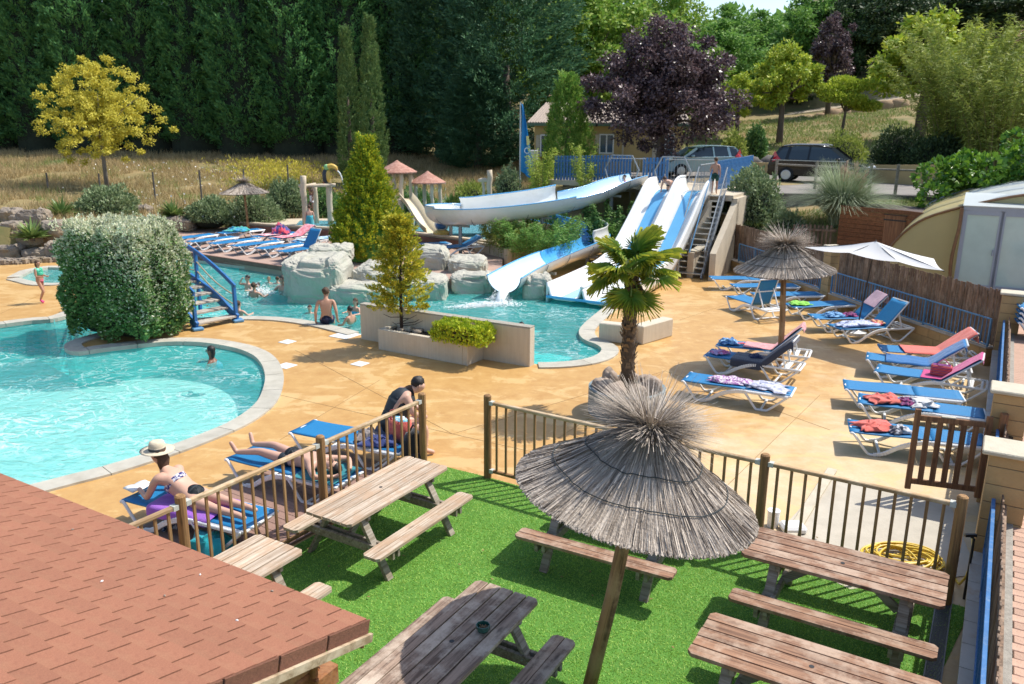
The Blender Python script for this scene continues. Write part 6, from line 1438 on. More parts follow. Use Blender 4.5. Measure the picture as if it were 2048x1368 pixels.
# ---- cars and parking
def car(label, loc, yaw, body_m, L_=4.45, W=1.8, Hh=1.62, grp='parked cars', rails=True, rearlight=True):
    t = empty('parked_car', loc, yaw, label, 'car', grp); hw = W / 2
    # side outline of body shell (x along car, nose at +x)
    lower = [(-2.20, .38), (-2.22, .75), (-2.12, 1.0), (-1.3, 1.02), (.2, 1.0), (1.05, .96), (1.75, .84), (2.12, .68), (2.22, .45), (2.15, .28), (-2.1, .28)]
    k = L_ / 4.45; rows = []
    def shell(prof, widths, name, m, z0=None):
        V = []; n = len(prof)
        for s, wf in ((-1, 0), (1, 0)): V += [(x * k, s * hw * wd, z) for (x, z), wd in zip(prof, widths)]
        F = [tuple(range(n))[::-1], tuple(range(n, 2 * n))] + [(i, (i + 1) % n, n + (i + 1) % n, n + i) for i in range(n)]
        return MB().add(V, F).build(name, m, t, bevel=.05)
    shell(lower, [.95, .97, .97, .99, 1, .99, .93, .88, .86, .9, .93], 'body', body_m)
    cab_ = [(-2.05, 1.0), (-1.86, 1.36), (-1.62, Hh - .07), (-1.0, Hh - .01), (-.2, Hh), (.42, Hh - .10), (1.15, .97)]
    V = []; n = len(cab_)
    inset = [.90, .80, .74, .74, .74, .74, .88]
    gl = MB(); 
    for s in (-1, 1): V += [(x * k, s * hw * w_, z) for (x, z), w_ in zip(cab_, inset)]
    F = [tuple(range(n))[::-1], tuple(range(n, 2 * n))] + [(i, i + 1, n + i + 1, n + i) for i in range(n - 1)]
    gl.add(V, F).build('windows', glass('car_glass', (.02, .035, .045)), t)
    rp_ = [(-1.92, 1.30), (-1.66, Hh - .035), (-1.0, Hh + .02), (-.2, Hh + .025), (.46, Hh - .08)]
    MB().grid([[Vector((x * k, s * hw * .76, z)) for s in (-1, -.5, 0, .5, 1)] for x, z in rp_]).build('roof', body_m, t, smooth=True, solid=.035)
    for s in (-1, 1):
        for (x0, z0, w0), (x1, z1, w1) in (((.46, Hh - .09, .75), (1.18, .98, .89)), ((-.45, Hh - .02, .75), (-.50, 1.0, .92)), ((-1.30, Hh - .04, .75), (-1.42, 1.0, .92)), ((-1.70, Hh - .10, .76), (-2.08, 1.0, .91))):
            MB().beam((x0 * k, s * hw * w0, z0), (x1 * k, s * hw * w1, z1), .07 if x0 < 0 and x0 > -1 else .12, .03, up=(0, 1, 0)).build('pillar', body_m, t)
        if rails: MB().tube([(.3 * k, s * hw * .70, Hh + .01), (.1 * k, s * hw * .70, Hh + .06), (-1.3 * k, s * hw * .70, Hh + .05), (-1.6 * k, s * hw * .70, Hh - .01)], .022, 6).build('roof_rail', STEEL, t)
        MB().beam((-2.05 * k, s * hw * .975, .985), (1.1 * k, s * hw * .985, .965), .02, .03).build('trim', STEEL, t)
        MB().blob((.78 * k, s * (hw + .09), 1.05), (.10, .10, .07), 2, .05, 1, 10, 7).build('mirror', body_m, t, smooth=True)
        if rearlight:
            MB().add([(-2.13 * k, s * hw * .93, .98), (-2.02 * k, s * hw * .975, .90), (-1.66 * k, s * hw * .985, 1.02), (-1.80 * k, s * hw * .93, 1.16), (-1.95 * k, s * hw * .86, 1.38), (-2.10 * k, s * hw * .84, 1.05)], [(0, 1, 2, 3, 4, 5)]).build('rear_light', mat('tail_light', (.55, .02, .03), .15, .05, 2, spec=.8), t, solid=.03)
        MB().blob((2.08 * k, s * hw * .70, .70), (.14, .2, .09), 2, .05, 1, 10, 6).build('headlight', mat('lamp_glass', (.6, .62, .62), .1, .05, 2, spec=.8), t, smooth=True)
        for x in (-1.38, 1.36):
            wh = MB().lathe([(.0, -.11), (.29, -.11), (.335, -.08), (.335, .08), (.29, .11), (0, .11)], n=24, m=Matrix.Rotation(R(90), 3, 'X')).build('wheel', mat('tyre', (.015, .015, .016), .8, .2, 20), t, loc=(x * k, s * (hw - .10), .335)); MB().lathe([(0, -.125), (.2, -.115), (.22, -.10), (.22, .115), (.2, .125), (0, .12)], n=20, m=Matrix.Rotation(R(90), 3, 'X')).build('rim', STEEL, wh)
    MB().box((-2.20 * k, 0, .78), (.03, .52, .12)).build('number_plate', mat('plate_white', (.7, .7, .66), .5, .03, 3), t); MB().box((-2.16 * k, 0, .45), (.14, W * .9, .26), bev=.05).build('bumper', body_m, t)
    MB().add([(-2.085 * k, -hw * .72, 1.03), (-2.085 * k, hw * .72, 1.03), (-1.80 * k, hw * .62, Hh - .13), (-1.80 * k, -hw * .62, Hh - .13)], [(0, 1, 2, 3)]).build('rear_window', glass('car_glass'), t, solid=.02)
    return t
CBLK = mat('black_car_paint', (.006, .007, .009), .2, .1, 3, spec=.35, coat=.35); CBLU = mat('pale_blue_car_paint', (.30, .48, .55), .25, .08, 3, spec=.6, coat=.8)
pc = atY(1652, 345, 37.2); car('black estate car parked behind the rail fence, seen from its rear corner', (pc.x, pc.y + .6, 2.475), R(-28), CBLK, L_=4.5)
pc = atY(1398, 330, 41.5); car('pale blue car parked beyond the slide platform', (pc.x, pc.y, 2.475), R(188), CBLU, L_=4.0, Hh=1.5, rails=False)
# rail fence of the car park
def rail_fence(label, pts, h=1.0):
    o = pts[0]; t = empty('rail_fence', o, 0, label, 'fence', 'round-rail fences of the car park')
    for p in pts: MB().cyl(p - o + Vector((0, 0, -.3)), p - o + Vector((0, 0, h + .1)), .065, .06, 8).build('post', W_GREY, t)
    for a, b in zip(pts, pts[1:]): MB().tube([a - o + Vector((0, 0, h - .1)), b - o + Vector((0, 0, h - .1))], .04, 8).build('rail', W_GREY, t)
Zp = 2.48
def onp(u, Y): p = atY(u, 380, Y); return Vector((p.x, p.y, Zp))
rail_fence('round-rail fence in front of the black car', [onp(1549, 35.2), onp(1629, 33.6), onp(1676, 32.6), onp(1738, 31.6), onp(1791, 30.9), onp(1851, 30.4), onp(1898, 30.0)])
p = onp(1916, 30.2); t = empty('barrier_post', p, 0, 'dark barrier box with pale dome and orange lamp at the rail fence end', 'barrier'); MB().box((0, 0, .5), (.42, .36, 1.0), bev=.03).build('box', mat('barrier_grey', (.10, .11, .12), .5, .1, 4), t); MB().lathe([(.26, 1.0), (.26, 1.06), (.2, 1.18), (.08, 1.24), (0, 1.25)], n=20).build('dome', WF, t, smooth=True); MB().lathe([(.05, 1.24), (.05, 1.32), (0, 1.33)], n=10).build('lamp', mat('orange_lamp', (.75, .28, .03), .3), t)
a_, b_ = onp(1722, 38.2), onp(1925, 34.6); wallw = empty('parking_wall', a_, 0, 'low cream wall closing the car park on the right', 'wall'); wallseg(a_, b_, Zp - .2, Zp + .75, Zp + .95, .2, YR, parent=wallw, o=a_); a2_ = onp(1500, 44); b2_ = onp(1560, 43.5); wallw = empty('parking_wall', a2_, 0, 'low cream wall beyond the car park between the two cars', 'wall'); wallseg(a2_, b2_, Zp - .2, Zp + .6, Zp + .6, .2, YR, parent=wallw, o=a2_)
tag(MB().beam(onp(1640, 33.0) - Vector((0, .3, .22)), onp(1900, 29.7) - Vector((0, .0, .22)), .25, .42).build('parking_kerb', mat('dark_kerb', (.12, .11, .10), .9, .3, 5, .6)), kind='structure')
# wire fence in the meadow
for k, (u, vt, vb) in enumerate(((96, 350, 392), (201, 347, 385), (310, 344, 390), (404, 340, 385), (492, 338, 375), (580, 330, 372))):
    p = gspot(u, 39.5); h_ = atY(u, vt, 39.5).z - p.z; t = MB().cyl((0, 0, -.2), (0, 0, max(.9, h_)), .045, .04, 7).build('fence_post', mat('grey_post', (.13, .12, .11), .9, .2, 8)); t.location = p
    tag(t, ['thin grey fence post at the far left of the meadow', 'thin grey fence post right beside the yellow tree trunk', 'thin grey fence post in the meadow right of the yellow tree', 'thin grey fence post in the meadow above the yucca', 'thin grey fence post in the meadow above the small thatched parasol', 'thin pale fence post in the meadow left of the toucan frame'][k], 'fence post', 'wire fence posts in the meadow')
for k, (e_, s_) in enumerate(((-.62, -.10), (-1.35, -.75), (-.95, -.62), (-.42, -.55), (-2.3, -.35), (-1.1, -.25))):
    q_ = RP(e_, s_, .008); o = MB().blob((0, 0, 0), (.010, .006, .005), k, .3, 1.5, 8, 6).build('pebble', WHITEP if k % 2 else ROCKN, None, smooth=True); o.location = q_; o.rotation_euler.z = k; tag(o, 'tiny pale pebble lying on the shingle roof', 'pebble', 'pebbles on the shingle roof')
r3 = random.Random(3); lf = MB()
for k in range(60): lf.box((r3.uniform(-2.5, 4) , r3.uniform(4.5, 9.5), .035), (.03, .014, .003), rz=r3.uniform(0, 3))
tag(lf.build('fallen_leaves', mat('dead_leaf', (.32, .20, .08), .9, .2, 8)), kind='stuff')
# hillside path
HP = mat('gravel_path', (.46, .38, .26), .95, .15, 3, .4, 40); pts_px = [(1300, 262), (1400, 251), (1480, 243), (1560, 232), (1640, 221), (1720, 209), (1800, 197), (1900, 182), (2060, 160), (2200, 140)]
rows = []
for u, v in pts_px:
    Yp = 70 + (u - 1480) * .002; p = atY(u, v, 72); rows.append([Vector((p.x, p.y, p.z)), Vector((p.x, p.y + 2.2, p.z + .12))])
tag(MB().grid(rows).build('hill_path', HP, smooth=True), kind='structure')
HPZ = [(r[0].x, r[0].z) for r in rows]
brows = []
for r in rows:
    p = r[0]; brows.append([Vector((p.x, 64, H(p.x, 64) - .5)), Vector((p.x, 70.6, H(p.x, 70) + .0)), Vector((p.x, 71.4, p.z - 1.3)), Vector((p.x, 72.0, p.z - .02)), Vector((p.x, 74.3, p.z + .05)), Vector((p.x, 77, p.z + 1.2)), Vector((p.x, 84, max(H(p.x, 84), p.z + 3)))])
tag(MB().grid(brows).build('hill_terrace', mat('terrace_soil', (.25, .20, .09), .95, .2, .6, .6, 8, col2=(.11, .13, .04), dirt=((.24, .14, .07), .4, .6)), smooth=True), kind='structure')
for k in range(15):
    u = 1488 + k * 22 + rnd.uniform(-4, 4); p = atY(u, np.interp(u, [a for a, b in pts_px], [b for a, b in pts_px]) + 17, 70.8); s_ = rnd.uniform(.45, .75) + .25 * (k > 7)
    q_ = MB().blob((0, 0, 0), (s_ * .95, .6, s_ * .72), k + 40, .2, 1.3, 14, 9, power=.7).build('boulder', mat('tan_boulder', (.42, .29, .17), .95, .2, 1.5, .8, 8, col2=(.27, .18, .1)), None, smooth=True); q_.location = p; tag(q_, 'tan boulder in the retaining row under the hillside path', 'boulder', 'boulders under the hillside path')
# boulders round the left of the deck
brk = [(0, 45, 416, 446), (30, 85, 425, 450), (44, 105, 418, 462), (92, 140, 440, 475), (0, 60, 442, 470), (40, 98, 458, 492), (0, 48, 490, 522), (50, 112, 494, 526), (100, 150, 480, 520), (270, 305, 408, 440), (300, 330, 425, 450), (290, 340, 448, 475), (330, 372, 432, 468), (250, 290, 440, 465), (364, 392, 436, 462), (-34, 36, 450, 498)]
nmz = ['at the far left of the upper row', 'second from the left edge in the upper row', 'behind the left yucca', 'low between the yucca and the bush', 'at the left edge, middle row', 'mossy brown, middle of the left bank', 'at the left edge, bottom row', 'bottom row left of the clipped bush', 'half hidden by the clipped bush', 'pale, upright, in the bank above the clipped bush', 'orange stained, left of the second yucca', 'flat, above the clipped bush', 'right of the second yucca', 'low, above the middle of the clipped bush', 'at the foot of the grey-green shrubs', 'filling the left edge between the two rows']
for k, (u0, u1, v0, v1) in enumerate(brk):
    Yb = 31.0 if k < 9 else 36.0
    if k in (6, 7, 8): Yb = 29.8
    if k in (4, 5, 3, 15): Yb = 30.5
    rock('grey-brown boulder ' + nmz[k], u0, u1, v0, v1, .9, 60 + k, 'bank_boulder', 'boulder', 'boulders on the left bank', ROCKN, .62, .22, Y=Yb, freq=1.5)
sc_g = MB(); r3 = random.Random(3)
for k in range(420): u = r3.uniform(-20, 150); p = at(u, 527 - u * .06 + r3.uniform(-3, 4)); sc_g.box((p.x, p.y, r3.uniform(0, .1)), [r3.uniform(.05, .16)] * 3, rz=r3.uniform(0, 3))
tag(sc_g.build('gravel', ROCKN), kind='stuff')
for k in range(6):
    u = 1440 + k * 26 + (30 if k > 2 else 0); q_ = gspot(u, 46.8); o = MB().blob((0, 0, .3), (.9, .6, .6), 80 + k, .25, 1.3, 12, 8, power=.75).build('boulder', mat('dark_boulder', (.16, .145, .13), .95, .2, 2, .8, 9), None, smooth=True); o.location = q_; tag(o, 'dark boulder along the back edge of the car park', 'boulder', 'boulders behind the car park')
# ================================================================ PLANTS
def leafmat(name, c1, c2, tint, trans=.22, rough=.6, scale=.8):
    return mat(name, c1, rough, .1, scale, col2=c2, tint=tint, trans=trans, spec=.3, detail=3)
BARK = mat('bark', (.16, .12, .09), .95, .25, 5, 1, 12, stretch=(1, 1, .25)); BARKG = mat('grey_bark', (.24, .21, .18), .95, .25, 5, 1, 12, stretch=(1, 1, .25))
LM = dict(
    hedge=leafmat('leyland_leaf', (.10, .28, .10), (.06, .19, .08), (.24, .48, .15), .28),
    cedar=leafmat('cedar_leaf', (.06, .165, .085), (.045, .125, .07), (.14, .27, .12), .2),
    cypress=leafmat('cypress_leaf', (.12, .23, .07), (.08, .18, .06), (.28, .38, .13), .22),
    gold=leafmat('gold_conifer_leaf', (.17, .32, .03), (.05, .16, .02), (.74, .66, .04), .25),
    gold2=leafmat('gold_juniper_leaf', (.42, .44, .045), (.17, .25, .035), (.85, .70, .07), .28),
    yel=leafmat('yellow_leaf', (.62, .55, .07), (.42, .41, .05), (.80, .70, .12), .35),
    junip=leafmat('juniper_leaf', (.16, .36, .055), (.10, .27, .05), (.42, .56, .12), .28),
    plum=leafmat('purple_leaf', (.055, .032, .042), (.034, .020, .030), (.26, .18, .18), .2, .36),
    light=leafmat('light_leaf', (.19, .36, .05), (.10, .24, .035), (.42, .52, .10), .3), mid=leafmat('mid_leaf', (.14, .30, .06), (.09, .22, .045), (.28, .46, .10), .3),
    oak=leafmat('dark_leaf', (.035, .075, .028), (.022, .05, .022), (.10, .15, .05), .15), ygreen=leafmat('yellow_green_leaf', (.33, .45, .04), (.17, .30, .03), (.60, .62, .08), .3),
    bamboo=leafmat('bamboo_leaf', (.24, .31, .05), (.14, .21, .04), (.46, .50, .11), .3), bam2=leafmat('young_bamboo_leaf', (.38, .50, .05), (.18, .32, .04), (.62, .66, .12), .3),
    bigl=leafmat('glossy_leaf', (.055, .16, .025), (.03, .10, .02), (.24, .42, .04), .25, .3), grey=leafmat('grey_green_leaf', (.17, .25, .11), (.10, .16, .06), (.38, .45, .24), .2),
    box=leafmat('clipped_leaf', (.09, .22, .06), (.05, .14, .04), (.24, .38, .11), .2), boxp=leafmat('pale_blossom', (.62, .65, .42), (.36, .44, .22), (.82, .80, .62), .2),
    lowg=leafmat('lime_shrub_leaf', (.42, .55, .02), (.14, .26, .02), (.68, .70, .05), .2), pamp=leafmat('pampas_leaf', (.24, .32, .16), (.14, .22, .09), (.50, .55, .38), .2), tan=leafmat('plume', (.52, .36, .25), (.40, .27, .19), (.62, .48, .36), .2),
    yucca=leafmat('yucca_leaf', (.13, .22, .06), (.07, .15, .04), (.30, .40, .13), .15, .4), dry=leafmat('dry_grass', (.42, .31, .15), (.28, .20, .09), (.60, .47, .25), .3), grn=leafmat('wild_grass', (.16, .24, .05), (.10, .16, .04), (.32, .40, .12), .3),
    fan=leafmat('fan_leaf', (.15, .30, .04), (.09, .20, .03), (.66, .58, .05), .3, .42), fand=leafmat('dead_fan', (.28, .20, .14), (.18, .13, .09), (.38, .3, .22), .15))
def trunk_mb(h, r, lean=(0, 0), limbs=(), n=8):
    mb = MB(); pts = [(0, 0, -.3), (lean[0] * .2, lean[1] * .2, h * .3), (lean[0] * .6, lean[1] * .6, h * .65), (lean[0], lean[1], h)]; mb.tube(pts, [r * 1.25, r, r * .75, r * .45], n)
    for a, b, rr in limbs: m_ = (Vector(a) + Vector(b)) / 2 + Vector((0, 0, .12 * (Vector(b) - Vector(a)).length)); mb.tube([a, m_, b], [rr, rr * .7, rr * .25], 6)
    return mb
def broad(name, h, w_, cb, lm, n=9000, clumps=60, ls=.16, seed=0, asp=.6, barkm=None, gap=.0, tr=.12, flat=1.0, shell=.55, sig=.16, wmid=.45):
    """crown made of leaf clumps spread through an uneven volume; cb is the height of its base. returns (trunk mesh builder, crown mesh)"""
    r2 = np.random.default_rng(seed + 100); ch = h - cb; C = []; 
    while len(C) < clumps:
        d = r2.normal(0, 1, 3); d /= np.linalg.norm(d); rr = r2.uniform(shell, 1.0) if r2.uniform() < .8 else r2.uniform(.15, shell)
        zz = d[2] * rr; az = math.atan2(d[1], d[0]); lob = 1 + .22 * math.sin(3 * az + seed) * (1 - abs(zz)) + .15 * math.sin(5 * az + 2 * seed + zz * 3)
        zf = (zz + 1) / 2; prof_ = (math.sin(math.pi * min(1, max(.02, zf)) ** (math.log(.5) / math.log(wmid)))) ** .6
        C.append((d[0] * rr * w_ / 2 * lob * (.45 + .55 * prof_), d[1] * rr * w_ / 2 * lob * (.45 + .55 * prof_), cb + ch * zf * flat + r2.uniform(-.2, .2)))
    C = np.array(C); k = n // clumps; sg = sig * w_ * (ch / w_) ** .3
    off = r2.normal(0, 1, (clumps, k, 3)); off /= (np.linalg.norm(off, axis=2, keepdims=True) + 1e-9); off *= (r2.uniform(0, 1, (clumps, k, 1)) ** .5) * sg * r2.uniform(.5, 1.15, (clumps, 1, 1)) * np.array([1, 1, .72])
    P = (C[:, None] + off).reshape(-1, 3); D = off.reshape(-1, 3) + np.array([0, 0, -.05]) + .25 * (P - np.array([0, 0, cb + ch * .4])) / w_
    me = leaf_mesh('crown', P, D, ls, lm, asp, nrm=off.reshape(-1, 3) * 2.2 / sg + r2.normal(0, .6, P.shape), jitter=.5, up=.7)
    limbs = []; 
    for i in range(0, clumps, max(1, clumps // 14)):
        z0 = min(cb + ch * .25, C[i][2] - .1); z0 = max(z0, cb * .6); limbs.append(((0, 0, z0), tuple(C[i] * .92), tr * .45))
    return trunk_mb(cb + ch * .55, tr, (0, 0), limbs), me
def tree(kind, label, cat, loc, tm, cm, scale=1, rz=0, bark=None, group=None):
    t = empty(kind, loc, rz, label, cat, group); t.scale = (scale,) * 3 if not hasattr(scale, '__len__') else scale
    if isinstance(tm, MB): o = tm.build('trunk', bark or BARK, t, smooth=True); tm_ = o.data
    else: shared('trunk', tm, t); tm_ = tm
    shared('crown', cm, t); return t, tm_
def plumes(name, n, posf, ln, lm, per=36, ls=.12, spread=.16, seed=0, asp=.35, upw=.8):
    """feathery conifer sprays; posf(rng, n) gives their roots and outward directions"""
    r2 = np.random.default_rng(seed); P, D = posf(r2, n); D = unit(D + np.array([0, 0, upw])); L_ = ln * r2.uniform(.5, 1.3, (n, 1, 1)); t = r2.uniform(0, 1, (n, per, 1)) ** .8
    side = r2.normal(0, 1, (n, per, 3)); Q = P[:, None] + D[:, None] * t * L_ + side * spread * (1 - t * .75) * (L_ / ln) * np.array([1, 1, .6]); Dd = (D[:, None] * .9 + side * .35 * (1 - t * .5)).reshape(-1, 3)
    out_ = np.repeat(P[:, None] * np.array([1, 1, 0]), per, 1).reshape(-1, 3)
    return leaf_mesh(name, Q.reshape(-1, 3), Dd, ls, lm, asp, jitter=.25, nrm=unit(out_) * 1.2 + side.reshape(-1, 3) * .8, up=.3)
def cone_pos(h, w_, z0=0, power=.7, inner=.15, lobes=.12):
    def f(r2, n):
        z = r2.uniform(0, 1, n) ** 1.05; a = r2.uniform(0, 6.283, n); rr = w_ / 2 * np.maximum(.03, (1 - z) ** power) * (1 + lobes * np.sin(a * 3 + z * 5) + lobes * .7 * np.sin(a * 7 + z * 11)) * (1 - inner * r2.uniform(0, 1, n) ** 2)
        rr *= np.clip(.55 + z * 4, 0, 1)
        return np.c_[np.cos(a) * rr, np.sin(a) * rr, z0 + z * (h - z0)], np.c_[np.cos(a), np.sin(a), np.zeros(n)]
    return f
# ---- the tall conifer hedge
hm = [plumes('crown', 1250, cone_pos(13.2, 4.6, .2, .42, .45, .2), 1.35, LM['hedge'], 36, .24, .17, s, .30) for s in (1, 2, 3)]
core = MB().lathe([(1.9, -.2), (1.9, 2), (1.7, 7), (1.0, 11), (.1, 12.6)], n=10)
htm = None; pos = [-43, -39.4, -36, -32.3, -28.8, -25.2, -21.7, -18.2, -14.8, -11.6, -8.4]
for k, x in enumerate(pos):
    Y = 57.5 + rnd.uniform(-.7, .7) + max(0, (x + 12) * .5); z = H(x, Y); lb = ['tall dark leyland conifer at the far left end of the hedge row', 'second', 'third', 'fourth', 'fifth', 'sixth', 'seventh', 'eighth', 'ninth', 'tenth', 'eleventh'][k]
    if k: lb = 'tall dark leyland conifer, ' + lb + ' from the left in the hedge row' + ({5: ', behind the yellow tree', 9: ', behind the cypress pair'}.get(k, ''))
    t, htm = tree('leyland_conifer', lb, 'tree', (x, Y, z), htm or trunk_mb(11, .3), hm[k % 3], scale=(1, 1, rnd.uniform(.96, 1.08) * (1 - .012 * max(0, k - 6))), rz=rnd.uniform(0, 6), group='tall leyland hedge along the back of the meadow')
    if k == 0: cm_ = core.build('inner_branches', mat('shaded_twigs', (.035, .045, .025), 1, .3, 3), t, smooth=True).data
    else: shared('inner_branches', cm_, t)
cdm = [plumes('crown', 1500, cone_pos(14.5, w_, .2, .55, .4, .18), 1.6, LM['cedar'], 40, .27, .26, s, .30, upw=.35) for s, w_ in ((11, 9.5), (12, 7.0))]
for u, Y, m_, sc_, lb in ((1010, 56, 0, 1.05, 'largest dark blue-green conifer, left of the column juniper'), (880, 58.5, 1, .95, 'dark conifer between the hedge row and the largest conifer'), (955, 53, 1, .42, 'low dark evergreen in the shade under the big conifers')):
    g = gspot(u, Y); tree('dark_conifer', lb, 'tree', g, trunk_mb(6, .4), cdm[m_], scale=(sc_ if sc_ > .5 else .62, sc_ if sc_ > .5 else .62, sc_), rz=u, group='big dark conifers behind the slide')
# ---- cypresses
cym = plumes('crown', 620, cone_pos(8.6, 1.35, .3, .60, .25, .14), .36, LM['cypress'], 34, .12, .06, 21, .35, upw=2.2)
for u, Y, s_, lb in ((702, 47, .93, 'slim Italian cypress, the shorter left one of the pair'), (748, 46.5, 1.0, 'slim Italian cypress, the taller right one of the pair')):
    g = gspot(u, Y); hh = atY(u, 50 if u < 720 else 28, Y).z - g.z; tree('italian_cypress', lb, 'tree', g, trunk_mb(5, .14), cym, scale=(s_ * 1.05, s_ * 1.05, hh / 8.9), rz=u, group='pair of Italian cypresses')
jum = plumes('crown', 700, cone_pos(5.4, 2.6, .1, .55, .3, .14), .6, LM['junip'], 36, .14, .10, 31, .35, upw=2.0); g = gspot(1131, 42.5); tree('column_juniper', 'broad upright bright green juniper in front of the yellow bungalow', 'tree', g, trunk_mb(4, .15), jum, scale=(1, 1, (atY(1131, 155, 42.5).z - g.z) / 5.7))
# ---- golden conifers
g = Vector((-5.1, 28.9, .2)); hh = atY(737, 292, 29).z - g.z
gm_ = plumes('crown', 1250, cone_pos(hh, 3.2, .1, 1.12, .35, .09), .40, LM['gold'], 46, .085, .075, 41, .5, upw=1.5); t, _ = tree('golden_conifer', 'golden green cone-shaped conifer behind the artificial rocks', 'tree', g, trunk_mb(hh * .7, .12), gm_)
MB().lathe([(1.0, .1), (1.0, .7), (.35, 2.2), (.03, hh * .8)], n=10).build('inner_branches', LM['junip'], t, smooth=True)
pp = at(803, 662, .42); g = pp; hh = atY(800, 436, pp.y).z - g.z
def spray_pos(h, w_):
    def f(r2, n):
        z = r2.uniform(.14, .98, n); a = r2.integers(0, 11, n) * .571 + np.floor(z * 9) * 1.3 + r2.normal(0, .22, n); rr = r2.uniform(.15, 1, n) * w_ / 2 * (1 - z) ** .62
        return np.c_[np.cos(a) * rr, np.sin(a) * rr, z * h + rr * .25], np.c_[np.cos(a), np.sin(a), np.zeros(n)]
    return f
gm2 = plumes('crown', 400, spray_pos(hh, 1.3), .24, LM['gold2'], 40, .065, .045, 43, .5, upw=.7); lm_ = MB(); r4 = random.Random(5)
tb = trunk_mb(hh * .9, .035, (.03, 0))
for k in range(34): a = r4.uniform(0, 6.28); z = r4.uniform(.03, .8) * hh; L_ = .52 * (1 - z / hh) ** .7; tb.tube([(0, 0, z), (math.cos(a) * L_ * .6, math.sin(a) * L_ * .6, z + .04), (math.cos(a) * L_, math.sin(a) * L_, z + .14)], [.012, .008, .004], 5)
tree('golden_juniper', 'small open golden conifer growing in the planter box', 'tree', g, tb, gm2, bark=mat('dark_bark', (.05, .035, .028), .95, .2, 8))
pc_ = at(905, 690, .48); LW_, DW_, HW_ = 1.25, .78, .5
def boxpts(n, sx, sy, sz, seed, rough_=.08, top=True):
    r2 = np.random.default_rng(seed); P = r2.uniform(-1, 1, (n, 3)); ax = r2.choice([0, 1, 2], n, p=[.28, .28, .44]); s = np.where(r2.uniform(0, 1, n) < .5, -1, 1); P[np.arange(n), ax] = s; P[:, 2] = np.where((ax == 2) & (s < 0), np.abs(P[:, 2]), P[:, 2])
    Nn = np.zeros((n, 3)); Nn[np.arange(n), ax] = s; Nn[:, 2] = np.where(ax == 2, 1, Nn[:, 2])
    # round the corners
    pw = 6.0; L_ = (np.abs(P) ** pw).sum(1) ** (1 / pw); P = P / L_[:, None]; lump = np.array([noise.fractal(Vector(p) * 2.2 + Vector((seed, 0, 0)), .8, 2, 3) for p in P]); P = P * (1 + rough_ * lump[:, None]) * (1 - .14 * r2.uniform(0, 1, (n, 1)) ** 2)
    return P * np.array([sx, sy, sz]) / 2, Nn
P_, N_ = boxpts(6500, LW_, DW_, HW_ * 1.05, 3, .16); P_[:, 2] += HW_ * .22; P_ = P_[P_[:, 2] > -.02]; N2 = N_[:len(P_)]
t = empty('lime_shrub', pc_ + pn * .42, -math.atan2(-pd.y, pd.x), 'low lime green clipped conifer shrub at the right end of the planter box', 'shrub'); shared('foliage', leaf_mesh('foliage', P_, N2 + np.array([0, 0, .8]), .065, LM['lowg'], .55, nrm=N2, jitter=.5), t); MB().blob((0, 0, .18), (LW_ * .43, DW_ * .42, .22), 3, .2).build('twigs', mat('brown_twigs', (.10, .07, .04), 1, .3, 12), t, smooth=True)
# ---- clipped bush
bc = Vector((-9.2, 18.95, 0)); BXs, BYs = 2.6, 1.75; BH = 2.6
P_, N_ = boxpts(56000, BXs, BYs, BH, 9, .16); P_[:, 2] += BH / 2; n = len(P_)
t = empty('clipped_bush', bc, -.42, 'big box-clipped bush with creamy blossom on its top and right side', 'bush'); r2 = np.random.default_rng(4)
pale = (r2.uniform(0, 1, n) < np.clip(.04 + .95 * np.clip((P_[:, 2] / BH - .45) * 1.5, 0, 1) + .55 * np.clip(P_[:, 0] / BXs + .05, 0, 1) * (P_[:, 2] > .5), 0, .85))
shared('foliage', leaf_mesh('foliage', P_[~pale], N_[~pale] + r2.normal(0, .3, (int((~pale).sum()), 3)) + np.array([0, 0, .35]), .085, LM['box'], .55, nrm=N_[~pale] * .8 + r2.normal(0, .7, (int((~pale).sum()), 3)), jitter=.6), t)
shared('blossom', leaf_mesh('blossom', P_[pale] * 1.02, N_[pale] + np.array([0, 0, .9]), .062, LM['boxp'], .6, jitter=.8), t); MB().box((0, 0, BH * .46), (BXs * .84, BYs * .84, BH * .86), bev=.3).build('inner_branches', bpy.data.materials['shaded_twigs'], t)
m_ = 260; X = r2.uniform(-1, 1, (m_, 2)); PT = np.c_[X[:, 0] * BXs * .48, X[:, 1] * BYs * .48, np.full(m_, BH * .96)]
shared('shoots', plumes('shoots', m_, lambda r, n_: (PT, np.c_[r.normal(0, .25, (n_, 2)), np.ones(n_)]), .26, LM['boxp'], 9, .06, .03, 7, .6), t)
t = empty('young_shoots', Vector((-8.45, 19.25, 0)), 0, 'bright green leafy shoots between the clipped bush and the footbridge', 'bush'); Q_ = r2.normal(0, 1, (1500, 3)) * np.array([.26, .3, .42]) + np.array([0, 0, .75]); Q_ = Q_[Q_[:, 2] > .02]; shared('foliage', leaf_mesh('foliage', Q_, Q_ * .5, .07, LM['bam2'], .6), t)
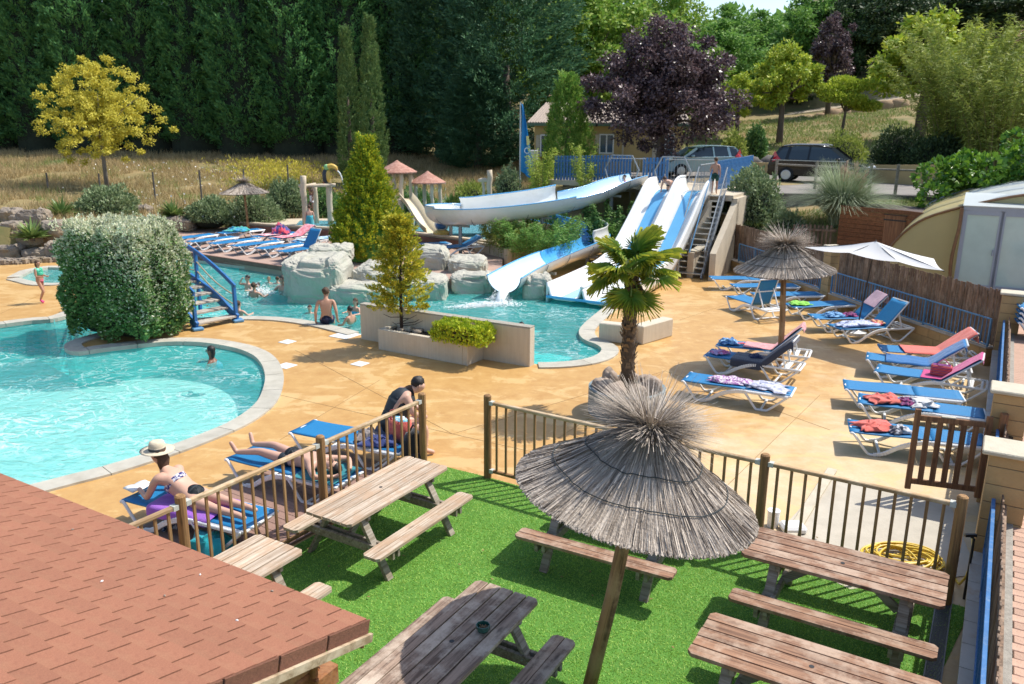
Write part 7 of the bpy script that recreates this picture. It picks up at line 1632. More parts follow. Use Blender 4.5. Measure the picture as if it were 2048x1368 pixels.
# ---- broadleaf trees
tb, cm = broad('yellow', 6.9, 6.6, 1.1, LM['yel'], 27000, 300, .13, 3, .5, tr=.10, shell=.3, sig=.052, wmid=.33); g = gspot(213, 41.5); hh = atY(213, 118, 41.5).z - g.z
tree('yellow_tree', 'golden yellow leaved tree alone in the dry meadow', 'tree', g, tb, cm, hh / 6.7, 1.2, BARKG)
tb, cm = broad('plum', 8.2, 7.9, 1.25, LM['plum'], 44000, 170, .17, 5, .62, tr=.2, shell=.45, sig=.095, wmid=.40); g = gspot(1316, 40.5); hh = atY(1316, 32, 40.5).z - g.z
tree('purple_tree', 'large purple-leaved plum tree in front of the bungalow', 'tree', g, tb, cm, hh / 8.1, .4, BARK)
LT = {}
for k, (nm, h, w_, cb, lm, n, cl, ls, sd) in dict(l1=('a', 14, 10, 2, 'light', 15000, 90, .36, 7), l2=('b', 13, 9, 1.5, 'mid', 15000, 80, .36, 8), o1=('c', 12, 10, 1, 'oak', 15000, 90, .34, 9), y1=('d', 6, 5, 1.6, 'ygreen', 9000, 60, .22, 10), p1=('e', 8, 4.2, 1.8, 'plum', 9000, 55, .22, 11)).items():
    LT[k] = broad(nm, h, w_, cb, LM[lm], n, cl, ls, sd, .65, tr=.22, sig=.12, shell=.5)
H0 = dict(l1=14, l2=13, o1=12, y1=6, p1=8)
bt = [(1165, -40, 60, 230, 'l1', 'light green tree directly behind the big dark conifer'), (1255, 5, 66, 200, 'l1', 'light green tree behind the left side of the purple tree'), (1325, -60, 80, 150, 'l1', 'tall light green tree behind the middle of the purple tree'), (1420, 40, 72, 150, 'l2', 'green tree at the right shoulder of the purple tree'), (1452, 8, 96, 130, 'l2', 'mid green tree whose round top stands against the gap of sky'), (1508, 22, 92, 120, 'l2', 'mid green tree right of the round-topped one against the sky'), (1568, 58, 86, 110, 'l1', 'light tree behind the small yellow-green tree'), (1612, -30, 84, 140, 'l2', 'tall green tree left of the small purple one'),
      (1700, -40, 82, 150, 'o1', 'dark oak right of the small purple tree'), (1775, -50, 80, 180, 'o1', 'dark oak behind the yellow-green tree'), (1880, -60, 84, 220, 'o1', 'dark oak behind the big bamboo'), (1990, -50, 80, 220, 'o1', 'dark oak at the top right corner'),
      (1652, 12, 70, 76, 'p1', 'small slender purple-leaved tree on the hillside'), (1556, 90, 58, 118, 'y1', 'small yellow-green tree standing on the hillside lawn'), (1470, 150, 60, 90, 'y1', 'yellow-green tree peeping out right of the purple tree'), (1835, 28, 56, 200, 'y1', 'yellow-green leafy tree left of the big bamboo'),
      (1400, 92, 62, 120, 'l1', 'light green tree in the gap right of the purple crown'), (1500, 120, 78, 110, 'l2', 'lower green tree in the hillside wood above the path'), (1585, 130, 76, 110, 'o1', 'dark shrubby tree above the hillside path'), (1340, 60, 70, 150, 'l2', 'mid green tree behind the purple tree')]
tmem = {}
for u, vt, Y, wpx, k, lb in bt:
    g = gspot(u, Y); top = atY(u, vt, Y).z; zz = (g - Vector((0, 0, CAMH))).dot(_F); wm = wpx / FPX * zz; hh = max(2.5, top - g.z); w0 = {'l1': 10, 'l2': 9, 'o1': 10, 'y1': 5, 'p1': 4.2}[k]
    sxy = wm / w0 * 1.15; szz = hh / H0[k]
    t, tmem[k] = tree({'p1': 'purple_tree', 'o1': 'oak_tree', 'y1': 'yellow_green_tree'}.get(k, 'broadleaf_tree'), lb, 'tree', g, tmem.get(k) or LT[k][0], LT[k][1], (sxy, sxy, szz), u * .7, BARK, group='trees of the hillside wood')
# far wood: one continuous mass behind
r2 = np.random.default_rng(77); n = 90000; fx_ = r2.uniform(-50, 120, n); fy_ = r2.uniform(92, 150, n); gz = hgt(fx_, fy_) if False else None
cells = r2.uniform([-50, 95], [130, 150], (900, 2)); _uu = 1024 + FPX * cells[:, 0] / (cells[:, 1] * cp); _vt = 251 - (hgt(cells[:, 0], cells[:, 1]) + 6.5 - CAMH) / cells[:, 1] * FPX; cells = cells[(_uu < 1340) | (_uu > 1640) | (_vt > 48)][:520]; cz = hgt(cells[:, 0], cells[:, 1]); ch_ = r2.uniform(5, 10, 520); idx_ = r2.integers(0, 520, n); d = r2.normal(0, 1, (n, 3)); d = unit(d); d[:, 2] = np.abs(d[:, 2])
P_ = np.c_[cells[idx_, 0], cells[idx_, 1], cz[idx_] + ch_[idx_] * .45] + d * (ch_[idx_] * .52)[:, None] * r2.uniform(.75, 1.05, (n, 1)) * np.array([.85, .85, 1.0])
o = link(bpy.data.objects.new('far_wood', leaf_mesh('far_wood', P_, d, .8, LM['mid'], .7, nrm=d * 1.5, jitter=.5))); tag(o, kind='stuff')
for k in range(9):
    u = 700 + k * 62; g = gspot(u, 84); t, tmem['l1'] = tree('broadleaf_tree', 'light green treetop number %s from the left above the dark hedge' % ['one', 'two', 'three', 'four', 'five', 'six', 'seven', 'eight', 'nine'][k], 'tree', g, tmem['l1'], LT['l1'][1], (1.0, 1.0, 1.42 + .1 * (k % 3)), k, BARK, group='light treetops above the hedge')
# umbrella-shaped small tree
g = gspot(1678, 57); hh = atY(1678, 160, 57).z - g.z; r2 = np.random.default_rng(8); cl = np.array([(-.9, 0, .86), (-.1, .3, .98), (.9, -.2, .92), (.3, -.4, .70), (1.5, 0, .60), (.9, .2, .62), (-.8, -.3, .74), (.1, 0, .84)]); n = 9000; ii = r2.integers(0, len(cl), n); d = unit(r2.normal(0, 1, (n, 3))); P_ = cl[ii] * np.array([1.1, 1.1, hh]) + d * (r2.uniform(0, 1, (n, 1)) ** .4) * np.array([.95, .95, .34]); t = empty('cloud_tree', g, 0, 'small cloud-pruned yellow-green tree on the hillside lawn', 'tree'); shared('crown', leaf_mesh('crown', P_, d + np.array([0, 0, .4]), .15, LM['ygreen'], .6, nrm=d), t); trunk_mb(hh * .7, .12, (.2, 0), [((0.1, 0, hh * .5), (cl[i] * np.array([1.1, 1.1, hh])).tolist(), .05) for i in range(8)]).build('trunk', BARK, t, smooth=True)
# ---- bamboo
def bamboo(name, label, g, h, w_, n_c, n_l, lm, ls=.2, seed=0, base=.25, droop=.35, cat='bamboo', group=None, culm=True, asp=.16):
    r2 = np.random.default_rng(seed); a = r2.uniform(0, 6.283, n_c); r0 = r2.uniform(0, 1, n_c) ** .5 * w_ * base; tilt = r2.uniform(.2, 1, n_c) * (w_ / 2 - r0 * .6); hh = h * r2.uniform(.6, 1.0, n_c)
    def cu(i, t_): 
        t_ = np.asarray(t_); rr = r0[i] + tilt[i] * t_ ** 1.8; return np.stack([np.cos(a[i]) * rr, np.sin(a[i]) * rr, hh[i] * (t_ - droop * .35 * t_ ** 3)], -1)
    ii = r2.integers(0, n_c, n_l); tt = r2.uniform(.18, 1, n_l) ** .8; P_ = cu(ii, tt) + r2.normal(0, .06 * w_ ** .5, (n_l, 3)) * (1.3 - tt)[:, None]; D_ = r2.normal(0, 1, (n_l, 3)) * np.array([1, 1, .4]) + np.array([0, 0, -.25])
    t = empty(name, g, 0, label, cat, group); shared('foliage', leaf_mesh('foliage', P_, D_, ls, lm, asp, jitter=.2), t)
    if culm:
        mb = MB()
        for i in range(min(n_c, 90)): mb.tube([tuple(q) for q in cu(np.full(6, i), np.linspace(0, 1, 6))], [.03 * (h / 6), .025 * (h / 6), .02 * (h / 6), .014, .01, .005], 5, cap=False)
        mb.build('stems', mat('bamboo_stem', (.24, .22, .08), .6, .15, 6), t, smooth=True)
    return t
g = gspot(1905, 41.5); hh = atY(1905, 12, 41.5).z - g.z; bamboo('giant_bamboo', 'huge feathery olive green bamboo clump at the right', g, hh * 1.12, 7.6, 130, 42000, LM['bamboo'], .26, 1, .14, .5)
g = gspot(1985, 38.5); bamboo('giant_bamboo', 'second olive bamboo clump at the right edge behind the glossy shrub', g, 6.8, 6, 90, 20000, LM['bamboo'], .26, 2, .2, .4)
bamboo('bamboo', 'green bamboo thicket under the winding slide', Vector((1.0, 29.3, .2)), 1.95, 3.1, 60, 11000, LM['mid'], .15, 3, .42, .5); bamboo('bamboo', 'olive bamboo clump in the low planter box left of the slide', Vector((-.1, 30.0, .3)), 1.5, 2.0, 40, 5000, LM['bamboo'], .14, 4, .42, .5)
g = gspot(1078, 36.6); bamboo('young_bamboo', 'bright yellow-green young bamboo right of the flag pole', g, atY(1078, 322, 36.6).z - g.z + .9, 1.5, 26, 4200, LM['bam2'], .16, 5, .2, .2); g = gspot(1165, 35.6); bamboo('young_bamboo', 'bright yellow-green bamboo sprig in front of the blue fence', g, atY(1165, 298, 35.6).z - g.z + .5, 1.6, 12, 2200, LM['bam2'], .15, 6, .1, .2)
bamboo('bamboo', 'dark creeper shrub against the cream tower wall', Vector((4.0, 31.0, 0)), 2.4, 2.2, 30, 6000, LM['box'], .12, 7, .45, .3, cat='shrub', culm=False, asp=.5)
bamboo('bamboo', 'light shrub between the tower wall and the racing slide', Vector((3.75, 29.9, 0)), 1.8, .9, 14, 1700, LM['mid'], .12, 8, .35, .3, cat='shrub', culm=False, asp=.4)
# ---- shrubs
def shrub(name, label, u0, u1, vt, vb, Y, lm, n=5000, ls=.1, seed=0, cat='shrub', asp=.45, dep=1.0, core_=True, group=None, rag=.25, base=None):
    g = gspot((u0 + u1) / 2, Y) if base is None else base; zz = (g - Vector((0, 0, CAMH))).dot(_F); wd = (u1 - u0) / FPX * zz; zt = atY((u0 + u1) / 2, vt, Y).z; hh = max(.4, zt - g.z)
    r2 = np.random.default_rng(seed); d = unit(r2.normal(0, 1, (n, 3))); d[:, 2] = np.abs(d[:, 2]); lump = np.array([noise.fractal(Vector(q) * 2.6 + Vector((seed, 0, 0)), .7, 2, 3) for q in d]); P_ = d * (1 + rag * lump[:, None]) * (1 - .3 * r2.uniform(0, 1, (n, 1)) ** 1.6) * np.array([wd / 2, min(wd / 2, 1.6) * dep, hh])
    t = empty(name, g, 0, label, cat, group); shared('foliage', leaf_mesh('foliage', P_, d + r2.normal(0, .4, (n, 3)) + np.array([0, 0, .4]), ls, lm, asp, nrm=d + r2.normal(0, .5, (n, 3)), jitter=.4), t)
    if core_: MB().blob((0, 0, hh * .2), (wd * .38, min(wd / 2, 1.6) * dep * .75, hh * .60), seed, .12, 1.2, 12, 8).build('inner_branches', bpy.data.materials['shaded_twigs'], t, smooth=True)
    return t
GS = 'grey-green shrubs behind the deck'
shrub('rosemary_shrub', 'grey-green shrub below the yellow tree, behind the clipped bush', 158, 270, 376, 450, 34.5, LM['grey'], 6500, .13, 1, group=GS)
shrub('rosemary_shrub', 'wide grey-green shrub left of the small thatched parasol', 372, 470, 400, 466, 37.0, LM['grey'], 6500, .12, 2, group=GS); shrub('rosemary_shrub', 'grey-green shrub right behind the small thatched parasol pole', 455, 560, 392, 462, 37.4, LM['grey'], 6500, .12, 3, group=GS); shrub('rosemary_shrub', 'grey-green shrub left of the toucan frame', 530, 612, 362, 450, 39.5, LM['grey'], 6500, .12, 4, group=GS)
shrub('rosemary_shrub', 'dark shrub seen inside the log frame', 600, 690, 380, 446, 40.0, LM['box'], 5000, .12, 5, group=GS); shrub('wild_shrub', 'dark green shrub between the two dripping huts', 790, 880, 380, 440, 39.6, LM['box'], 4500, .12, 6); shrub('wild_shrub', 'olive shrub right of the smaller hut', 900, 985, 365, 425, 38.6, LM['bamboo'], 4500, .12, 7); shrub('wild_shrub', 'pale olive shrub left of the flag pole', 985, 1045, 335, 400, 38.2, LM['grey'], 3500, .12, 8)
shrub('wild_shrub', 'green shrub mass under the upper run of the winding slide', 960, 1120, 400, 470, 33.2, LM['box'], 7000, .12, 9, base=Vector((.9, 33.6, .1)))
shrub('flowering_bush', 'round bush with pale pinkish tips right of the slide stairs', 1440, 1566, 340, 462, 30.2, LM['grey'], 12000, .11, 10, cat='bush', asp=.6, base=Vector((8.95, 30.6, .55)), rag=.2)
shrub('wild_shrub', 'light grey-green growth below the round bush beside the fence', 1515, 1600, 420, 470, 29.0, LM['grey'], 3500, .10, 11, base=Vector((9.6, 28.6, .9)))
shrub('hillside_bush', 'round dark green bush on the slope above the car park', 1483, 1530, 252, 300, 50, LM['box'], 3500, .18, 12); shrub('hillside_bush', 'dark bushes above the right end of the car park', 1735, 1850, 255, 330, 44.5, LM['oak'], 7000, .16, 13); shrub('hillside_bush', 'dark undergrowth below the big bamboo', 1800, 1930, 270, 335, 41, LM['oak'], 8000, .16, 14); shrub('hillside_bush', 'yellow-green low bush on the slope behind the black car', 1630, 1730, 268, 300, 49, LM['bamboo'], 4500, .15, 15); shrub('hillside_bush', 'olive bush between the pale blue car and the slope', 1430, 1490, 268, 318, 47, LM['bamboo'], 3500, .15, 16)
# glossy big-leaved shrub
g = gspot(2010, 27.5); r2 = np.random.default_rng(5); cl = r2.normal(0, 1, (60, 3)) * np.array([1.15, .9, 1.0]); hh = atY(2010, 218, 27.5).z - g.z; cl = np.c_[cl[:, 0], cl[:, 1], np.abs(cl[:, 2]) * .5 * hh * .62 + .25]; n = 11000; ii = r2.integers(0, 60, n); d = unit(r2.normal(0, 1, (n, 3))); P_ = cl[ii] + d * .42; P_ = P_[P_[:, 2] < hh * 1.05]; n = len(P_)
t = empty('glossy_shrub', g, 0, 'tall shrub with large glossy round leaves at the right edge above the pool enclosure', 'shrub'); shared('foliage', leaf_mesh('foliage', P_, d[:n] + np.array([0, 0, .1]), .17, LM['bigl'], .85, jitter=.5), t); trunk_mb(1.6, .06, (0, 0), [((0, 0, .2), tuple(cl[i]), .03) for i in range(0, 60, 4)]).build('stems', BARK, t, smooth=True)
# yuccas
def yucca(label, u, v, Y, r=.75, n=110, seed=0, g=None, trunk=0):
    g = g or gspot(u, Y); r2 = np.random.default_rng(seed); el = np.arccos(1 - r2.uniform(0, 1, n) * .92); a = r2.uniform(0, 6.283, n); D = np.c_[np.cos(a) * np.sin(el), np.sin(a) * np.sin(el), np.cos(el)]; L_ = r * r2.uniform(.7, 1.1, n); B = np.zeros((n, 3)) + np.array([0, 0, trunk]) + D * .08; T = B + D * L_[:, None]; T[:, 2] -= .1 * r * np.sin(el); Mi = (B + T) / 2 + np.array([0, 0, .05 * r]); S = unit(np.cross(D, np.array([0, 0, 1.0]) + r2.normal(0, .2, (n, 3)))) * .045 * r / .75
    V = np.stack([B - S * .5, B + S * .5, Mi + S, T, Mi - S], 1).reshape(-1, 3); me = mesh_np('leaves', V, np.arange(5 * n).reshape(n, 5), LM['yucca'], np.repeat(r2.uniform(0, 1, n), 5)); t = empty('yucca', g, 0, label, 'yucca', 'spiky yuccas'); shared('leaves', me, t)
    MB().cyl((0, 0, -.1), (0, 0, .12 + trunk), .09, n=8).build('stem', BARK, t); return t
yucca('spiky yucca on the bank at the left edge, above the small pool', 22, 472, 30.6, .75, 110, 1, Vector((at(22, 478, .9).x * 1.0, 30.2, .75))); yucca('spiky yucca behind the upper left boulders', 122, 410, 33.0, .78, 110, 2); yucca('spiky yucca above the right half of the clipped bush', 345, 425, 36.6, .75, 110, 3); yucca('bright spiky yucca right of the smaller hut', 902, 385, 39, .85, 120, 4, gspot(902, 39) + Vector((0, 0, .5)))
for k, (u, lb) in enumerate(((1560, 'left'), (1578, 'second'), (1650, 'third'), (1690, 'fourth'), (1470, 'far left'))): yucca('small spiky yucca on the slope above the car park, %s one of the row' % lb, u, 280, 49.5, .7, 60, 20 + k, trunk=.3)
# pampas grass
g = Vector((12.3, 28.9, .9)); g = gspot(1678, 28.3); g.z -= .1; r2 = np.random.default_rng(6); n = 2600; a = r2.uniform(0, 6.283, n); rr = r2.uniform(.2, 1, n) ** .7; hh = max(1.7, atY(1678, 355, 28.3).z - g.z); ks = 6; tt = np.linspace(0, 1, ks); R_ = 2.25 * rr; hp = hh * (1.05 - .35 * rr)
pts = np.stack([np.cos(a)[:, None] * (R_[:, None] * tt ** 1.5 + .15), np.sin(a)[:, None] * (R_[:, None] * tt ** 1.5 + .15), hp[:, None] * (1.9 * tt - 1.35 * tt ** 2.2 * rr[:, None])], -1) + r2.normal(0, .05, (n, 1, 3)); S = np.stack([-np.sin(a), np.cos(a), np.zeros(n)], -1)[:, None] * (.014 * (1.1 - tt))[None, :, None]
V = np.stack([pts - S, pts + S], 2).reshape(n, ks * 2, 3); Q = np.array([[2 * i, 2 * i + 1, 2 * i + 3, 2 * i + 2] for i in range(ks - 1)]); QQ = (np.arange(n)[:, None, None] * ks * 2 + Q[None]).reshape(-1, 4)
t = empty('pampas_grass', g, 0, 'big clump of arching pampas grass with tan plumes', 'pampas grass'); shared('leaves', mesh_np('leaves', V.reshape(-1, 3), QQ, LM['pamp'], np.repeat(r2.uniform(0, 1, n), ks * 2)), t)
for k in range(15):
    a_ = r2.uniform(0, 6.28); r_ = r2.uniform(0, .9); x0, y0 = math.cos(a_) * .2, math.sin(a_) * .2; x1, y1 = math.cos(a_) * r_ + .2, math.sin(a_) * r_; zt = hh * r2.uniform(1.0, 1.28); m_ = 130; f = r2.uniform(.62, 1, m_); P_ = np.c_[x0 + (x1 - x0) * f, y0 + (y1 - y0) * f, zt * f] + r2.normal(0, .035, (m_, 3)); o = shared('plume', leaf_mesh('plume', P_, np.tile([.1, 0, 1.0], (m_, 1)), .13, LM['tan'], .2), t); MB().tube([(x0, y0, 0), ((x0 + x1) / 2, (y0 + y1) / 2, zt * .5), (x1, y1, zt * .95)], [.012, .009, .004], 4).build('stalk', bpy.data.materials['bamboo_stem'], t)
# ---- grasses on the land
def field(name, u0, u1, Y0, Y1, n, hgt_, lm, seed, wid=.018, mask=None, spread=.35):
    r2 = np.random.default_rng(seed); Y = np.sqrt(r2.uniform(Y0 ** 2, Y1 ** 2, n)); u = r2.uniform(u0, u1, n); X = (u - 1024) / FPX * (Y * cp + 2.4 * sp)
    cl = r2.uniform(0, 1, n)
    pn_ = np.array([noise.noise(Vector((x * .45, y * .45, seed))) for x, y in zip(X, Y)]); k = (~inside(X, Y, inner)) & (pn_ > (-.25 if mask is None else mask)); k &= ~inside(X, Y, [(6.2, 33.3), (10.2, 31.1), (24, 29.8), (31, 33), (31, 46), (6, 47), (5, 37)]); X, Y = X[k], Y[k]; Z = hgt(X, Y); n = len(X)
    B = np.c_[X, Y, Z - .02]; T = B + np.c_[r2.normal(0, hgt_ * spread, (n, 2)), hgt_ * r2.uniform(.5, 1.2, n)]; a = r2.uniform(0, 6.28, n); S = np.c_[np.cos(a), np.sin(a), np.zeros(n)] * wid
    V = np.stack([B - S, B + S, T], 1).reshape(-1, 3); o = link(bpy.data.objects.new(name, mesh_np(name, V, np.arange(3 * n).reshape(n, 3), lm, np.repeat(r2.uniform(0, 1, n), 3)))); tag(o, kind='stuff')
field('dry_grass', -60, 1100, 31, 58, 95000, .38, LM['dry'], 1); field('wild_grass', -60, 1100, 33, 52, 26000, .34, LM['grn'], 2, mask=.12); field('wild_grass', 1420, 1960, 24, 30.5, 22000, .16, LM['grn'], 3, .012); field('wild_grass', 1340, 2050, 46, 70, 40000, .22, LM['grn'], 4, .03); field('dry_grass', 1340, 2050, 46, 70, 16000, .24, LM['dry'], 5, .03, .1)
# wildflowers
r2 = np.random.default_rng(12); n = 260; Y = r2.uniform(36, 50, n); u = np.concatenate([r2.normal(300, 60, n // 2), r2.normal(440, 60, n - n // 2)]); X = (u - 1024) / FPX * (Y * cp + .6); Z = hgt(X, Y) + r2.uniform(.25, .6, n); V, Fq = [], []
P_ = np.c_[X, Y, Z]; o = link(bpy.data.objects.new('wild_flowers', leaf_mesh('wild_flowers', P_, np.tile([0, -.3, .2], (n, 1)), .075, mat('white_petal', (.78, .76, .70), .7, .05, 3), 1.0, jitter=.6))); tag(o, kind='stuff')
n = 3600; Y = r2.uniform(44, 52, n); u = r2.normal(555, 55, n); X = (u - 1024) / FPX * (Y * cp + .6); Z = hgt(X, Y) + r2.uniform(.05, .5, n); o = link(bpy.data.objects.new('broom_scrub', leaf_mesh('broom_scrub', np.c_[X, Y, Z], np.tile([0, 0, 1.0], (n, 1)), .16, LM['yel'], .3, jitter=.5))); tag(o, kind='stuff')
# ---- the palm
PT_ = atY(1262, 548, PP.y + .1); PH = PT_.z; t = empty('fan_palm', Vector((PP.x, PP.y, .38)), 0, 'fan palm with a shaggy brown trunk growing in the round grey pot', 'palm'); dx_ = PT_.x - PP.x; PH2 = PH - .38
tr_ = MB(); rows = []; 
for i in range(34):
    f = i / 33; c_ = Vector((dx_ * f ** 1.3, 0, PH2 * f)); rows.append([c_ + Vector((math.cos(a) * (.115 + .015 * math.sin(i * 2.6 + a * 3)), math.sin(a) * (.115 + .015 * math.sin(i * 2.1 + a * 2)), 0)) for a in np.linspace(0, 2 * math.pi, 15)])
tr_.grid(rows).build('trunk', mat('palm_trunk', (.14, .095, .06), .95, .3, 12, 1, 30), t, smooth=True); sc_ = None
for k in range(120):
    f = rnd.uniform(.02, .97); a = k * 2.4; p = Vector((dx_ * f ** 1.3 + math.cos(a) * .115, math.sin(a) * .115, PH2 * f)); 
    if sc_ is None: sc_ = MB().add([(-.05, 0, 0), (.05, 0, 0), (.03, -.045, .11), (-.03, -.045, .11), (0, .02, .0)], [(0, 1, 2, 3), (1, 0, 4)]).build('leaf_base', mat('leaf_base', (.30, .21, .13), .95, .3, 12), t); sc_.location = p; sc_.rotation_euler = (rnd.uniform(-.2, .2), 0, a + math.pi / 2)
    else: shared('leaf_base', sc_.data, t, p, rot=(rnd.uniform(-.3, .3), 0, a + math.pi / 2), scale=(rnd.uniform(.5, 1),) * 3)
def fan_mesh(rad, seed, m, segs=30, droopy=.18, arc=285):
    r2 = np.random.default_rng(seed); V = []; Q = []; T = []
    for k in range(segs):
        a = R(-arc / 2 + arc * k / (segs - 1)); da = R(arc / segs * .5); L_ = rad * (1 - .22 * abs(k / (segs - 1) - .5) * 2) * r2.uniform(.9, 1.05); fold = .03 * (1 if k % 2 else -1)
        c = lambda aa, r_, z_: (math.cos(aa) * r_, math.sin(aa) * r_, z_ - droopy * (r_ / rad) ** 2.6 * r2.uniform(.6, 1.4))
        n0 = len(V); V += [c(a - da, .05, 0), c(a + da, .05, 0), c(a + da * .8, L_ * .5, .02 + fold), c(a - da * .8, L_ * .5, .02 - fold), c(a + da * .12, L_, -.0), c(a - da * .12, L_, 0)]; Q += [(n0, n0 + 1, n0 + 2, n0 + 3), (n0 + 3, n0 + 2, n0 + 4, n0 + 5)]; tv = r2.uniform(0, .45); T += [0, 0, tv * .5, tv * .5, min(1, tv + .35), min(1, tv + .35)]
    return mesh_np('fan', np.array(V), np.array(Q), m, np.array(T))
fans = [fan_mesh(.46, s, LM['fan'], 40, .12) for s in range(4)]; crown = Vector((dx_, 0, PH2))
for k in range(27):
    el = [1.3, 1.05, .8, .55, .35, .15, -.1, -.45][k % 8] + rnd.uniform(-.12, .12); a = k * 2.399; L_ = rnd.uniform(.38, .56); d = Vector((math.cos(a) * math.cos(el), math.sin(a) * math.cos(el), math.sin(el))); e_ = crown + d * L_ + Vector((0, 0, -.05))
    pe = MB().tube([crown, crown + d * L_ * .5 + Vector((0, 0, .02)), e_], [.014, .010, .008], 5).build('frond', mat('petiole', (.22, .30, .06), .5, .1, 5), t, smooth=True)
    x = (d - Vector((0, 0, .12))).normalized(); y = Vector((0, 0, 1)).cross(x).normalized(); z = x.cross(y); q_ = Matrix((x, y, z)).transposed().to_quaternion(); o = shared('fan', fans[k % 4], pe, e_); o.rotation_mode = 'QUATERNION'; o.rotation_quaternion = q_ @ Matrix.Rotation(rnd.uniform(-.4, .4), 3, 'X').to_quaternion(); o.scale = (rnd.uniform(.85, 1.12),) * 3
df_ = fan_mesh(.45, 9, LM['fand'], 22, .4, 120)
for k in range(5):
    a = k * 1.3 - 1.2; o = shared('dead_frond', df_, t, crown + Vector((math.cos(a) * .14, math.sin(a) * .14, -.22))); o.rotation_euler = (0, R(100), a)
MB().blob(crown + Vector((.12, -.1, -.28)), (.09, .09, .12), 2, .3, 2).build('flower_stub', mat('fibre', (.13, .08, .06), 1, .3, 20), t, smooth=True)
# ================================================================ PEOPLE
SKA, SKB, SKC = mat('skin_tan', (.50, .27, .18), .5, .06, 8, spec=.4), mat('skin_pale', (.60, .36, .26), .5, .06, 8, spec=.4), mat('skin_dark', (.20, .10, .065), .5, .06, 8, spec=.4)
HB, HBR, HBL = mat('hair_black', (.018, .014, .013), .6, .2, 40), mat('hair_brown', (.11, .055, .028), .7, .3, 50, .5, 90), mat('hair_light', (.26, .17, .09), .7, .2, 40)
EYE = mat('eye_dark', (.02, .015, .015), .3); LIP = mat('lip', (.35, .10, .09), .5)
J0 = dict(pel=((0, 0, .92), .135), bel=((0, .01, 1.08), .120), che=((0, 0, 1.27), .135), nkb=((0, 0, 1.42), .062), nek=((0, .012, 1.49), .052), hlo=((0, .03, 1.555), .068), hmi=((0, .02, 1.625), .092), hto=((0, .01, 1.69), .068))
for s, q in ((1, 'r'), (-1, 'l')):
    J0.update({q + 'sh': ((s * .165, 0, 1.385), .056), q + 'el': ((s * .22, -.02, 1.11), .041), q + 'wr': ((s * .22, .05, .88), .027), q + 'ha': ((s * .22, .08, .80), .034), q + 'hi': ((s * .088, 0, .87), .088), q + 'kn': ((s * .10, .015, .48), .056), q + 'an': ((s * .10, -.02, .09), .037), q + 'to': ((s * .115, .13, .03), .028)})
ED = [('pel', 'bel'), ('bel', 'che'), ('che', 'nkb'), ('nkb', 'nek'), ('nek', 'hlo'), ('hlo', 'hmi'), ('hmi', 'hto')] + [(a if a in ('che', 'pel') else q + a, q + b) for q in 'rl' for a, b in (('che', 'sh'), ('sh', 'el'), ('el', 'wr'), ('wr', 'ha'), ('pel', 'hi'), ('hi', 'kn'), ('kn', 'an'), ('an', 'to'))]
def skinned(name, V, E_, Rr, m, parent, root=0, sub=2):
    me = bpy.data.meshes.new(name); me.from_pydata([tuple(v) for v in V], E_, []); me.materials.append(m); o = link(bpy.data.objects.new(name, me), parent); o.modifiers.new('skin', 'SKIN').use_smooth_shade = True
    for i, r in enumerate(Rr): me.skin_vertices[0].data[i].radius = (r, r)
    for i in range(len(V)): me.skin_vertices[0].data[i].use_root = (i == root)
    x = o.modifiers.new('sub', 'SUBSURF'); x.levels = x.render_levels = sub; return o
